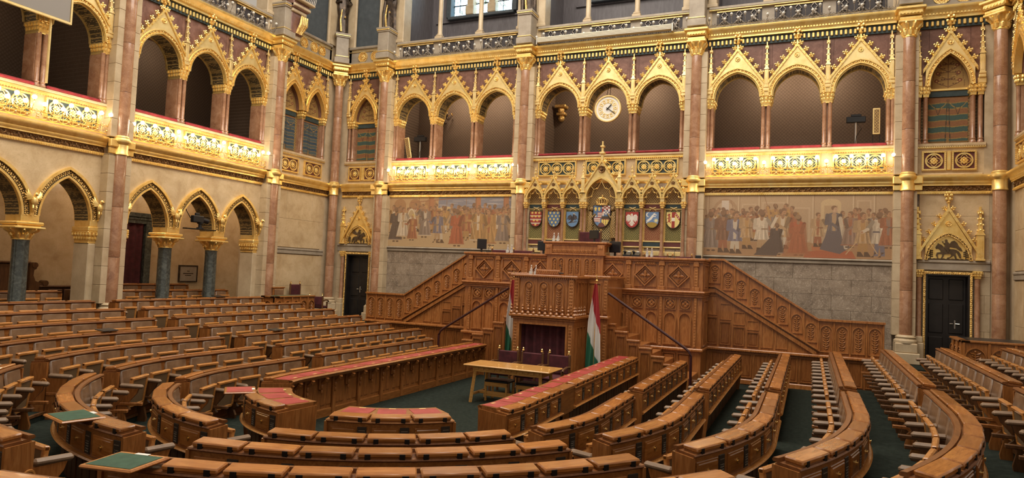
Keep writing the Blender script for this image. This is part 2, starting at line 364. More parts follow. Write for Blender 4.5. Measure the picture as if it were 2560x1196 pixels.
# ------------------------------------------------------------------ pieces shared by the walls
def flare(x0, x1, y0, y1, z0, z1, g, leaves=True):
    # capital: block that widens upwards with curled leaves round its lip
    b = MB(); h = z1 - z0
    b.add([(x0, y0, z0), (x1, y0, z0), (x1, y1, z0), (x0, y1, z0), (x0 - g * .4, y0 - g * .4, z0 + h * .55), (x1 + g * .4, y0 - g * .4, z0 + h * .55), (x1 + g * .4, y1 + g * .4, z0 + h * .55), (x0 - g * .4, y1 + g * .4, z0 + h * .55),
           (x0 - g, y0 - g, z0 + h * .86), (x1 + g, y0 - g, z0 + h * .86), (x1 + g, y1 + g, z0 + h * .86), (x0 - g, y1 + g, z0 + h * .86)],
          [(0, 1, 5, 4), (1, 2, 6, 5), (2, 3, 7, 6), (3, 0, 4, 7), (4, 5, 9, 8), (5, 6, 10, 9), (6, 7, 11, 10), (7, 4, 8, 11), (3, 2, 1, 0), (8, 9, 10, 11)])
    b.cbox(x0 - g * 1.25, x1 + g * 1.25, y0 - g * 1.25, y1 + g * 1.25, z0 + h * .86, z1, .012)
    b.cbox(x0 - g * .25, x1 + g * .25, y0 - g * .25, y1 + g * .25, z0, z0 + h * .12, .01)
    if leaves:
        r = h * .13
        for row, (zz, gg) in enumerate(((.42, .45), (.74, 1.05))):
            n = max(2, round((x1 - x0 + 2 * g) / (h * .36)))
            for i in range(n):
                x = x0 - g * gg + (x1 - x0 + 2 * g * gg) * (i + .5) / n
                b.ball((x, y0 - g * gg, z0 + h * zz), r, 6, 4, (1, .8, 1.2))
            m = max(2, round((y1 - y0 + 2 * g) / (h * .36)))
            for i in range(m):
                y = y0 - g * gg + (y1 - y0 + 2 * g * gg) * (i + .5) / m
                for x in (x0 - g * gg, x1 + g * gg): b.ball((x, y, z0 + h * zz), r, 6, 4, (.8, 1, 1.2))
    return b
def round_capital(r, z0, z1, g):
    b = MB(); h = z1 - z0
    b.lathe([(r, z0), (r * 1.12, z0 + h * .05), (r * 1.12, z0 + h * .1), (r, z0 + h * .15), (r + g * .3, z0 + h * .5), (r + g, z0 + h * .84)], 12)
    q = r + g * 1.05
    b.cbox(-q, q, -q, q, z0 + h * .84, z1, .015)
    for row, (zz, gg, n) in enumerate(((.38, .35, 8), (.74, 1.0, 8))):
        for i in range(n):
            a = 2 * PI * (i + row * .5) / n; R = r + g * gg
            b.tube([((r + g * .1) * math.cos(a), (r + g * .1) * math.sin(a), z0 + h * (zz - .26)), ((R - .02) * math.cos(a), (R - .02) * math.sin(a), z0 + h * zz), (R * math.cos(a) * 1.06, R * math.sin(a) * 1.06, z0 + h * (zz + .06))], h * .11, 6, (.7, 1.1, .5))
            b.ball(((R + .01) * math.cos(a), (R + .01) * math.sin(a), z0 + h * (zz + .1)), h * .08, 5, 3)
    return b
def crocket(s=.05):
    b = MB(); b.tube([(0, 0, -s * .6), (0, -s * .2, s * .3), (0, -s * .3, s * .8)], s * .3, 5)
    for a in range(4):
        an = a * PI / 2 + PI / 4; b.ball((s * .62 * math.cos(an), -s * .3, s * .75 + s * .5 * math.sin(an)), s * .36, 5, 4)
    b.ball((0, -s * .45, s * .75), s * .3, 5, 4); return b
def finial(h=.44, w=.08):
    b = MB(); b.lathe([(w * .45, 0), (w * .3, h * .25), (w * .8, h * .34), (w * .35, h * .42), (w * .35, h * .6), (w * .3, h)], 6)
    for z, k, r in ((.55, 5, .95), (.78, 6, 1.15), (.95, 4, .6)):
        for i in range(k):
            a = 2 * PI * i / k; b.ball((w * r * math.cos(a), w * r * math.sin(a), h * z), w * .42, 5, 4, (1, 1, 1.4))
    return b
def pinnacle(w, z0, z1, zt):
    # panelled shaft with a crocketed spire
    b = MB(); b.cbox(-w, w, -.1, .04, z0, z1, .01); b.cbox(-w * 1.25, w * 1.25, -.115, .04, z0, z0 + .05, .008)
    b.cbox(-w * .55, w * .55, -.106, -.09, z0 + .1, z1 - .08, .004)
    b.add([(-w * 1.2, -.115, z1), (w * 1.2, -.115, z1), (0, -.1, z1 + w * 2.2), (-w * 1.2, .04, z1), (w * 1.2, .04, z1), (0, .02, z1 + w * 2.2)], [(0, 1, 2), (3, 5, 4), (0, 2, 5, 3), (1, 4, 5, 2)])
    sh = zt - z1
    b.add([(-w * .7, -.09, z1), (w * .7, -.09, z1), (w * .7, .02, z1), (-w * .7, .02, z1), (-w * .25, -.05, zt - sh * .2), (w * .25, -.05, zt - sh * .2), (w * .25, -.02, zt - sh * .2), (-w * .25, -.02, zt - sh * .2)],
          [(0, 1, 5, 4), (1, 2, 6, 5), (2, 3, 7, 6), (3, 0, 4, 7), (4, 5, 6, 7)])
    for i in range(4):
        t = .12 + .2 * i
        for sx in (-1, 1): b.ball((sx * w * (.85 - .45 * t), -.07, z1 + sh * t + .03), w * .3, 5, 4, (1, 1, 1.2))
        b.ball((0, -.1 + .04 * t, z1 + sh * t + .05), w * .28, 5, 4)
    b.cbox(-w * .75, w * .75, -.075, .01, zt - sh * .22, zt - sh * .14, .006); b.cbox(-w * .3, w * .3, -.06, -.01, zt - sh * .14, zt, .006)
    return b
def fill_up(low, zf, y0, y1):
    # solid between a polyline and the height zf(x)
    return MB().ring(low, [(x, zf(x)) for x, z in low], y0, y1)
def quatrefoil(r, y0=-.03, y1=0., n=20):
    b = MB(); inn = [(r * .82 * math.cos(2 * PI * i / n), r * .82 * math.sin(2 * PI * i / n)) for i in range(n)]; out = [(x / .82, z / .82) for x, z in inn]
    b.ring(inn, out, y0, y1, True)
    m = 40; q = [2 * PI * i / m for i in range(m)]; R = lambda a: r * (.66 + .12 * math.cos(4 * a))
    b.ring([(R(a) * .9 * math.cos(a), R(a) * .9 * math.sin(a)) for a in q], [(R(a) * 1.02 * math.cos(a), R(a) * 1.02 * math.sin(a)) for a in q], y0 * .8, y1, True)
    for i in range(4):
        a = i * PI / 2; b.ball((r * .33 * math.cos(a), y0 * .5, r * .33 * math.sin(a)), r * .15, 6, 4, (1, .6, 1))
        a += PI / 4; b.ball((r * .28 * math.cos(a), y0 * .4, r * .28 * math.sin(a)), r * .17, 6, 4, (1, .6, 1)); b.ball((r * .86 * math.cos(a), y0, r * .86 * math.sin(a)), r * .07, 5, 3)
    b.lathe([(r * .10, y0 - .012), (r * .16, y0), (r * .16, y1)], 8, ax='y'); return b
def bead_row(x0, x1, z, y, pitch, s):
    b = MB(); n = max(1, int((x1 - x0) / pitch)); p = (x1 - x0) / n
    for i in range(n):
        x = x0 + p * (i + .5); b.box(x - s, x + s, y - s, y, z - s, z + s)
    return b
def leaf_band(x0, x1, z0, z1, y, pitch):
    b = MB(); n = max(1, int((x1 - x0) / pitch)); p = (x1 - x0) / n; h = z1 - z0
    for i in range(n):
        x = x0 + p * (i + .5); s = 1 if i % 2 else -1
        b.tube([(x - p * .5, y, z0 + h * (.5 - .3 * s)), (x, y - .015, z0 + h * .5), (x + p * .5, y, z0 + h * (.5 + .3 * s))], h * .10, 4)
        b.ball((x, y - .012, z0 + h * (.5 + .24 * s)), h * .19, 5, 4, (1.2, .6, 1)); b.ball((x + p * .28, y - .008, z0 + h * (.5 - .22 * s)), h * .15, 5, 4, (1.2, .6, 1))
    return b
# ------------------------------------------------------------------ columns
ZF = -.80
def column(x, y, rz, label, pilaster=True, zbase=ZF, top=True, wl=.31, wr=.31):
    t = thing('marble_column', label, 'column', (x, y, 0), rz, 'red marble wall columns')
    pl = MB(); pl.cbox(-.30, .30, -.30, .40, zbase, zbase + .28, .02); pl.cbox(-.25, .25, -.25, .40, zbase + .28, -.28, .02)
    pl.lathe([(.27, -.28), (.27, -.22), (.22, -.17), (.24, -.13), (.20, -.10), (.18, -.08)], 14)
    part('plinth', pl, 'cream_stone', t)
    zs = [-.1, 1.05, 2.3, 3.60, 3.92, 5.2, 6.45, 7.62]
    for i in range(7):
        if i == 3: continue
        part('drum', shared(('drum', i), lambda: MB().lathe([(.148, zs[i] + .004), (.15, zs[i] + .012), (.15, zs[i + 1] - .012), (.148, zs[i + 1] - .004)], 16)), 'red_marble', t)
    part('gold_band', shared('column_band', lambda: MB().lathe([(.155, 3.60), (.18, 3.61), (.18, 3.64), (.168, 3.66), (.168, 3.86), (.185, 3.88), (.215, 3.91), (.225, 3.94), (.225, 3.975), (.20, 4.0), (.18, 4.03), (.185, 4.05), (.155, 4.09)], 18)), 'gold', t)
    part('capital', shared('column_capital', lambda: round_capital(.15, 7.60, 8.03, .12)), 'gold', t)
    e = MB(); e.cbox(-.25, .25, -.25, .3, 8.03, 8.11, .015); e.cbox(-.28, .28, -.28, .3, 8.14, 8.40, .03); e.cbox(-.34, .34, -.34, .3, 8.28, 8.36, .02); e.merge(bead_row(-.27, .27, 8.2, -.28, .07, .02))
    part('entablature_block', e, 'gold', t)
    if pilaster:
        for i in range(17):
            z0, z1 = (-.1 + i * .46, -.1 + (i + 1) * .46 - .006)
            if z0 > 7.9: break
            if 3.4 < z0 < 3.9: z1 = 3.6
            if z1 > 8.03: z1 = 8.03
            part('stone_block', MB().cbox(-wl, -.14, -.02, .3, z0, z1, .006), 'cream_stone', t); part('stone_block', MB().cbox(.14, wr, -.02, .3, z0, z1, .006), 'cream_stone', t)
        part('pilaster_core', MB().box(-.15, .15, .0, .3, -.1, 8.03), 'cream_stone', t)
        part('band_return', shared('band_return', lambda: MB().cbox(-.33, .33, -.05, .02, 3.62, 3.76, .01).cbox(-.34, .34, -.1, .02, 3.78, 3.98, .02)), 'gold', t)
    if top:
        p = MB(); p.cbox(-.27, .27, -.30, .3, 8.42, 8.62, .015); p.cbox(-.22, .22, -.26, .3, 8.62, 9.36, .01); p.cbox(-.25, .25, -.29, .3, 9.36, 9.42, .012); p.cbox(-.28, .28, -.32, .3, 9.45, 9.52, .012)
        part('pedestal', p, 'grey_stone', t)
        part('pedestal_moulding', shared('ped_mould', lambda: MB().cbox(-.235, .235, -.275, .29, 8.66, 8.69, .006).cbox(-.265, .265, -.305, .29, 9.42, 9.455, .006).merge(bead_row(-.25, .25, 9.435, -.305, .045, .014))), 'pale_gold', t)
    return t
for x, l in ((-8.1, 'red marble column at the right of the left door, beside the left painting'), (-2.7, 'red marble column between the left painting and the coat of arms screen'),
             (2.7, 'red marble column between the coat of arms screen and the right painting'), (8.1, 'red marble column between the right painting and the right door')):
    column(x, -.25, 0, l, wl=.22 if x < -8 else .31, wr=.22 if x > 8 else .31)
column(-10.08, -.25, PI / 4, 'darker red marble column in the left corner of the hall', False)
column(10.08, -.25, -PI / 4, 'red marble column in the right corner beside the right door', False)
for y, l in ((-3.28, 'red marble column on the left wall at the end of the lower arcade'), (-8.66, 'red marble column between the two arcade bays of the left wall'), (-14.06, 'red marble column at the near end of the left wall arcade')):
    column(-10.08, y, PI / 2, l)
column(10.08, -3.28, -PI / 2, 'red marble column on the right wall past the corner')
# ------------------------------------------------------------------ mouldings that run the length of a wall stretch
NT = [0]
def trim(mb, m, label, loc, rz):
    NT[0] += 1; return struct('trim_%d' % NT[0], mb, m, label, loc, rz, 'trim')
def stretch(loc, rz, a, b, where, lower=True):
    # cornice under the gallery and entablature above it, from a to b along the wall
    c = MB(); c.prism([(a, 3.55), (b, 3.55), (b, 3.62), (a, 3.62)], -.05, .02); c.prism([(a, 3.76), (b, 3.76), (b, 3.80), (a, 3.80)], -.09, .02)
    prof = [(0, 3.80), (-.10, 3.80), (-.12, 3.84), (-.12, 3.87), (-.17, 3.93), (-.19, 3.97), (-.19, 4.01), (-.06, 4.05), (0, 4.05)]
    c.sweep(prof, lambda t, q: (t, q), [a, b]); c.merge(bead_row(a, b, 3.585, -.05, .055, .016))
    o = trim(c, 'gold', 'gilded cornice below the gallery, ' + where, loc, rz)
    part('leaf_frieze', MB().prism([(a, 3.62), (b, 3.62), (b, 3.76), (a, 3.76)], -.03, .02).merge(leaf_band(a, b, 3.63, 3.75, -.035, .13)), 'bronze_relief', o, kind='stuff')
    d = MB(); d.prism([(a, 8.11), (b, 8.11), (b, 8.15), (a, 8.15)], -.10, .02)
    prof = [(0, 8.15), (-.09, 8.15), (-.10, 8.2), (-.13, 8.2), (-.14, 8.25), (-.2, 8.33), (-.22, 8.37), (-.22, 8.41), (0, 8.44)]
    d.sweep(prof, lambda t, q: (t, q), [a, b]); d.merge(bead_row(a, b, 8.225, -.13, .075, .02))
    n = round((b - a) / .115)
    for i in range(n):
        x = a + (b - a) * (i + .5) / n; d.cbox(x - .03, x + .03, -.085, 0, 7.93, 8.06, .012)
    o = trim(d, 'gold', 'gilded entablature above the gallery arches, ' + where, loc, rz)
    part('dentil_ground', MB().box(a, b, -.03, .02, 7.88, 8.11), 'teal_paint', o)
    part('cornice_lip', MB().box(a, b, -.1, .3, 8.44, 8.5), 'grey_stone', o)
# ------------------------------------------------------------------ gallery arcade of three gabled arches
HW, ZS, RISE = .635, 6.36, .74
def gable_mb(hw, zs, rise, off, apex, foot, fz, y0, y1):
    low = arch(hw, zs, rise, 9, off); w = low[-1][0]
    g = lambda x: max(apex - (apex - fz) * abs(x) / foot, fz if abs(x) > foot else -9)
    L = [(x, z) for x, z in low]
    return MB().ring(L, [(x, max(g(x), z + .004)) for x, z in L], y0, y1)
def rake(apex, foot, fz, wd, y0, y1):
    b = MB(); s = wd * math.hypot(foot, apex - fz) / foot
    b.ring([(-foot, fz - s), (0, apex - s), (foot, fz - s)], [(-foot, fz), (0, apex), (foot, fz)], y0, y1)
    n = 9
    for sx in (-1, 1):
        for i in range(n):
            t = (i + .5) / n; x = sx * foot * t; z = apex - (apex - fz) * t - s * .55
            b.box(x - .014, x + .014, y0 - .012, y0, z - .014, z + .014)
    return b
def leaf_ring(hw, zs, rise, o0, o1, y, n=11):
    b = MB(); a0 = arch(hw, zs, rise, n, (o0 + o1) / 2); w = (o1 - o0)
    if w > .09:
        q0 = arch(hw, zs, rise, n * 2, o0 + w * .25); q1 = arch(hw, zs, rise, n * 2, o1 - w * .25); qm = arch(hw, zs, rise, n * 2, (o0 + o1) / 2)
        for i in range(len(q0)):
            for q in (q0, q1):
                b.ball((q[i][0], y, q[i][1]), w * .17, 5, 3, (1, .6, 1))
            if i % 2 == 0: b.ball((qm[i][0], y, qm[i][1]), w * .24, 5, 4, (1, .6, 1))
            if i: j = i - 1; b.tube([(q0[i][0], y + .008, q0[i][1]), (qm[j][0], y, qm[j][1]), (q1[i][0], y + .008, q1[i][1])], w * .07, 4)
        return b
    for i, (x, z) in enumerate(a0):
        b.ball((x, y, z), w * .42, 5, 4, (1, .6, 1))
        if i:
            X, Z = a0[i - 1]; b.ball(((x + X) / 2, y, (z + Z) / 2), w * .26, 5, 3, (1, .6, 1))
    return b
def gallery_arch(t, x, blind=False):
    g = part('gable', shared(('gable', blind), lambda: gable_mb(.44 if blind else HW, ZS, .82 if blind else RISE, .10, 7.80, .60 if blind else .74, 6.80, -.08, .03)), 'pale_gold', t, (x, 0, 0))
    hw, ri, ft = (.44, .82, .60) if blind else (HW, RISE, .74)
    part('arch_moulding', shared(('archm', blind), lambda: MB().ring(arch(hw, ZS, ri, 9, 0), arch(hw, ZS, ri, 9, .03), -.10, .06).ring(arch(hw, ZS, ri, 9, .09), arch(hw, ZS, ri, 9, .115), -.105, .03)), 'gold', g)
    part('leaf_moulding', shared(('archl', blind), lambda: MB().ring(arch(hw, ZS, ri, 9, .03), arch(hw, ZS, ri, 9, .09), -.07, .03).merge(leaf_ring(hw, ZS, ri, .03, .09, -.08))), 'carved_gold', g)
    part('raking_moulding', shared(('rake', blind), lambda: rake(7.80, ft, 6.80, .055, -.115, .02)), 'gold', g)
    part('rosette', shared('rosette', lambda: MB().lathe([(.0, -.045), (.03, -.04), (.035, -.02), (.065, -.03), (.075, 0)], 8, ax='y').merge(MB().lathe([(.02, -.05), (.02, 0)], 6, ax='y'))), 'carved_gold', g, (0, -.08, 7.47))
    for sx in (-1, 1):
        for i in range(5):
            q = .08 + .19 * i; part('crocket', shared('crocket', lambda: crocket(.055)), 'gold', g, (sx * ft * q, -.06, 7.80 - 1.0 * q + .035), (0, sx * .5, 0), 1.55)
    part('finial', shared('gable_finial', lambda: finial(.44, .075)), 'gold', g, (0, -.05, 7.79), (0, 0, 0), (1.3, 1.3, 1))
def pier_mb(w, d0=.02, d1=.5):
    b = MB(); b.cbox(-w, w, .07, d1, 4.85, 6.10, .01); b.cbox(-w - .02, w + .02, .05, d1 + .02, 4.85, 4.95, .01)
    return b
def colonnette(x, y, r=.052):
    b = MB(); b.lathe([(r * 1.5, 4.86), (r * 1.5, 4.9), (r * 1.1, 4.94), (r * 1.35, 4.97), (r, 5.0), (r, 6.08), (r * 1.2, 6.10)], 10, (x, y, 0)); return b
def arcade(loc, rz, label):
    t = thing('gallery_arcade', label, 'arcade', loc, rz, 'gallery arcades')
    w = MB()
    for i in (-1, 0, 1):
        w.merge(fill_up(arch(HW, ZS, RISE, 9, .02), lambda x: 7.92, .025, .5), i * 1.58)
    for x0, x1 in ((-2.42, -2.235), (-.925, -.655), (.655, .925), (2.235, 2.42)): w.box(x0 - .005, x1 + .005, .025, .5, 6.36, 7.92)
    part('arcade_wall', w, 'maroon_marble', t)
    for i in (-1, 0, 1):
        gallery_arch(t, i * 1.58)
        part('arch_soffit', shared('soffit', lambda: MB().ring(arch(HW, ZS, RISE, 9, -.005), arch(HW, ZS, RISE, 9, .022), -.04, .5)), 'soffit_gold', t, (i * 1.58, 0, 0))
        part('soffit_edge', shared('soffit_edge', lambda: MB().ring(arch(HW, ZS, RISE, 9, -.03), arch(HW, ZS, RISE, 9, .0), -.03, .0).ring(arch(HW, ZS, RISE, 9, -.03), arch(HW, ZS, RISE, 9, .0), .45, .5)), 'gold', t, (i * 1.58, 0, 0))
    for x, ww, cs in ((-.79, .115, (-.07, .07)), (.79, .115, (-.07, .07)), (-2.32, .085, (-.045, .055)), (2.32, .085, (-.055, .045))):
        p = part('pier', shared(('pier', ww), lambda: pier_mb(ww)), 'red_marble', t, (x, 0, 0))
        for c in cs: part('colonnette', shared('colonnette', lambda: colonnette(0, 0)), 'red_marble', p, (c, .03, 0))
        part('colonnette', shared('colonnette', lambda: colonnette(0, 0)), 'red_marble', p, (0, .42, 0))
        part('capital', shared(('piercap', ww), lambda: flare(-ww, ww, -.01, .46, 6.08, 6.36, .035)), 'gold', p)
        part('pinnacle', shared('pinnacle', lambda: pinnacle(.06, 6.60, 7.12, 7.92)), 'pale_gold', t, (x, 0, 0))
        part('pinnacle_corbel', shared('pincorb', lambda: MB().cbox(-.1, .1, -.06, .03, 6.36, 6.52, .02).cbox(-.085, .085, -.11, .03, 6.5, 6.6, .02)), 'pale_gold', t, (x, 0, 0))
    return t
# ------------------------------------------------------------------ balustrade with quatrefoil panels and lamps
def tracery_panel(n, w, h):
    b = MB(); b.ring([(-w + .045, -h + .04), (-w + .045, h - .04), (w - .045, h - .04), (w - .045, -h + .04)], [(-w, -h), (-w, h), (w, h), (w, -h)], -.045, .03, True)
    b.merge(bead_row(-w + .02, w - .02, h - .02, -.045, .05, .012)); b.merge(bead_row(-w + .02, w - .02, -h + .02, -.045, .05, .012))
    for sx in (-1, 1):
        for i in range(int(2 * h / .05)): b.box(sx * (w - .02) - .012, sx * (w - .02) + .012, -.057, -.045, -h + .03 + i * .05, -h + .054 + i * .05)
    return b
def balustrade(loc, rz, label, lit=True):
    t = thing('gallery_balustrade', label, 'balustrade', loc, rz, 'gallery balustrades')
    part('parapet', MB().box(-2.42, 2.42, .02, .4, 4.0, 4.78), 'cream_marble', t)
    part('coping', MB().cbox(-2.42, 2.42, -.06, .45, 4.78, 4.85, .015), 'cream_marble', t)
    part('top_moulding', MB().cbox(-2.42, 2.42, -.05, .03, 4.70, 4.775, .015).merge(bead_row(-2.42, 2.42, 4.69, -.04, .06, .012)), 'gold', t)
    for i in (-1, 0, 1):
        x = i * 1.58
        f = part('tracery_frame', shared('tracery_frame', lambda: tracery_panel(3, .64, .235)), 'gold', t, (x, 0, 4.43))
        part('tracery_ground', shared('tracery_ground', lambda: MB().box(-.6, .6, -.012, .02, -.2, .2)), 'teal_paint', f)
        for j in (-1, 0, 1): part('quatrefoil', shared('quatrefoil', lambda: quatrefoil(.19)), 'gold', f, (j * .385, -.012, 0))
        part('rail_cushion', shared('rail_cushion', lambda: MB().cbox(-.66, .66, -.07, .12, 4.85, 4.925, .03)), 'red_velvet', t, (x, 0, 0))
    return t
def lamp_row(loc, rz, label, lit=True, dz=0., m='gold', grp='lamp rows along the galleries'):
    t = thing('lamp_row', label, 'lamp', (loc[0], loc[1], loc[2]), rz, grp)
    # scrolled iron lace below the globes
    def lace():
        b = MB(); n = 20; p = 4.7 / n
        for i in range(n):
            x = -2.35 + p * (i + .5)
            b.tube([(x, -.13, 4.08), (x, -.15, 4.30)], .008, 4)
            for sx in (-1, 1):
                b.tube([(x, -.14, 4.10), (x + sx * p * .35, -.15, 4.13), (x + sx * p * .45, -.155, 4.2), (x + sx * p * .25, -.155, 4.25), (x + sx * p * .12, -.15, 4.2)], .009, 4)
                b.tube([(x, -.15, 4.26), (x + sx * p * .3, -.17, 4.31), (x + sx * p * .5, -.17, 4.28)], .008, 4)
            b.ball((x, -.16, 4.32), .02, 5, 4); b.ball((x + p / 2, -.16, 4.16), .022, 5, 4)
        b.tube([(-2.38, -.13, 4.09), (2.38, -.13, 4.09)], .012, 4); b.tube([(-2.38, -.15, 4.27), (2.38, -.15, 4.27)], .009, 4); return b
    part('scroll_lace', shared('scroll_lace', lace), m, t, (0, 0, dz), kind='stuff')
    k = 0
    for i in (-1, 0, 1):
        L = [(-.56 + .373 * j, 4.545) for j in range(4)] + [(-.37 + .373 * j, 4.415) for j in range(3)]
        if i < 1: L.append((.79, 4.43))
        if i == -1: L.append((-.80, 4.47))
        if i == 1: L.append((.80, 4.55))
        for x, z in L:
            a = part('lamp_arm', shared(('arm', z > 4.5), lambda: MB().tube([(0, -.15, 4.27 - z), (.01, -.2, -.16), (0, -.24, -.10), (0, -.24, -.045)], .009, 5).lathe([(.01, -.075), (.03, -.06), (.035, -.04), (.02, -.03)], 8, (0, -.24, 0))), m, t, (i * 1.58 + x, 0, z + dz))
            part('lamp_globe', shared('globe', lambda: MB().ball((0, -.24, .01), .048, 12, 8)), 'globe_lit' if lit else 'globe_unlit', a, (0, 0, 0), (0, 0, 0), None if lit else (.82, .97, .82))
    return t
def bay_light(loc, rz, power):
    # the light of a row of globes
    for i in (-1, 0, 1):
        l = bpy.data.lights.new('globe_light', 'POINT'); l.energy = power; l.color = (1, .81, .56); l.shadow_soft_size = .25
        o = bpy.data.objects.new('globe_light', l); COL.objects.link(o)
        v = Matrix.Rotation(rz, 4, 'Z') @ Vector((i * 1.58, -.72, 4.5)); o.location = v + Vector(loc)
BAYS = [((-5.4, 0, 0), 0, 'over the left painting', True), ((0, 0, 0), 0, 'over the coat of arms screen', False), ((5.4, 0, 0), 0, 'over the right painting', True),
        ((-10.33, -5.96, 0), PI / 2, 'on the left wall next to the corner stretch', True), ((-10.33, -11.36, 0), PI / 2, 'on the left wall at the left picture edge', True)]
for loc, rz, wh, lit in BAYS:
    arcade(loc, rz, 'three gilded gabled gallery arches ' + wh); balustrade(loc, rz, 'gilded quatrefoil balustrade ' + wh)
    stretch(loc, rz, -2.42, 2.42, wh)
    if lit: lamp_row(loc, rz, 'lit globe lamps on gilded scrollwork ' + wh); bay_light(loc, rz, 14.)
# ------------------------------------------------------------------ narrow bays beside the corners
def canvas_grid(w, h, nx, nz):
    v = [(-w / 2 + w * i / nx, 0, h * j / nz) for j in range(nz + 1) for i in range(nx + 1)]
    f = [(j * (nx + 1) + i, j * (nx + 1) + i + 1, (j + 1) * (nx + 1) + i + 1, (j + 1) * (nx + 1) + i) for j in range(nz) for i in range(nx)]
    return v, f
def painted(name, img, w, h, mask=None):
    # flat panel whose colours are computed point by point (img[z, x] linear rgb, row 0 at the bottom)
    nz, nx = img.shape[0] - 1, img.shape[1] - 1
    v, f = canvas_grid(w, h, nx, nz)
    if mask is not None:
        fl = mask.ravel(); f = [q for q in f if fl[q[0]] and fl[q[1]] and fl[q[2]] and fl[q[3]]]
    me = bpy.data.meshes.new(name); me.from_pydata(v, [], f)
    a = me.color_attributes.new('paint', 'FLOAT_COLOR', 'POINT'); c = np.ones((img.shape[0] * img.shape[1], 4), np.float32); c[:, :3] = img.reshape(-1, 3); a.data.foreach_set('color', c.ravel()); return me
def lin(r, g, b): return np.array([((c / 255 + .055) / 1.055) ** 2.4 if c > 10 else c / 3294 for c in (r, g, b)])
def curtain_img(kind):
    # striped blind painted in the niche: bands, two pleats and looped cords
    nz, nx = 140, 72; I = np.zeros((nz, nx, 3)); z = np.linspace(0, 1, nz)[:, None] * np.ones(nx); x = np.linspace(-1, 1, nx)[None] * np.ones((nz, 1))
    A, B = (lin(58, 80, 72), lin(128, 86, 52)) if kind else (lin(50, 68, 82), lin(70, 82, 84))
    wav = .008 * np.sin(6 * x); band = np.floor((z + wav) * (8 if kind else 11))
    for c in range(3): I[..., c] = np.where(band % 2 == 0, A[c], B[c])
    gold = np.abs(((z + wav) * (8 if kind else 11)) % 1 - .5) > .43
    I[gold] = lin(140, 112, 60)
    I[z < .07] = lin(120, 88, 44); I[(z < .16) & (np.abs(x) < .06 + .12 * (.16 - z))] = lin(128, 96, 50)
    pl = np.abs(np.abs(x) - (.03 + .10 * (1 - z))) < .018; I[pl] = lin(52, 44, 34)
    for s in (-1, 1):
        d = np.abs(z - (.90 - .14 * (1 - ((x - s * .5) / .45) ** 2))) < .010; I[d & (np.abs(x - s * .5) < .45)] = lin(150, 120, 62)
        I[(np.abs(np.abs(x - s * .5) - (z - .62) * .8) < .014) & (z > .62) & (z < .80)] = lin(48, 36, 30)
    top = z > .955; I[top] = lin(132, 92, 56)
    n = np.random.RandomState(3).rand(nz, nx)[..., None]; return I * (.85 + .3 * n)
def damask_img():
    # gold-brown scrolls and rosettes on a tan ground
    C = Canvas(.92, 1.0, 110, 120, lin(150, 118, 66)); D = lin(92, 58, 34); L = lin(176, 142, 84)
    C.line(.46, .02, .46, .85, .008, D)
    for s in (-1, 1):
        for k in range(4):
            z0 = .06 + .2 * k; P = [(.46 + s * (.02 + .24 * math.sin(i * .55) * (1 - .12 * k)), z0 + .055 * i - .004 * i * i) for i in range(7)]
            for a, b in zip(P[:-1], P[1:]): C.line(*a, *b, .008, D)
            for i in (1, 2, 3, 4, 5):
                for q in (-1, 1): C.ell(P[i][0] + .03 * q, P[i][1] + .025, .022, .014, D if (i + k) % 2 else L)
            C.ell(P[3][0], P[3][1] + .03, .05, .045, lin(112, 56, 40)); C.ell(P[3][0], P[3][1] + .03, .022, .02, L)
            for q in range(6): C.ell(.46 + s * (.36 - .03 * k), z0 + .03 * q, .012, .009, D)
    C.ell(.46, .88, .06, .055, lin(112, 56, 40)); C.ell(.46, .88, .028, .026, L); return C.noise(.15)
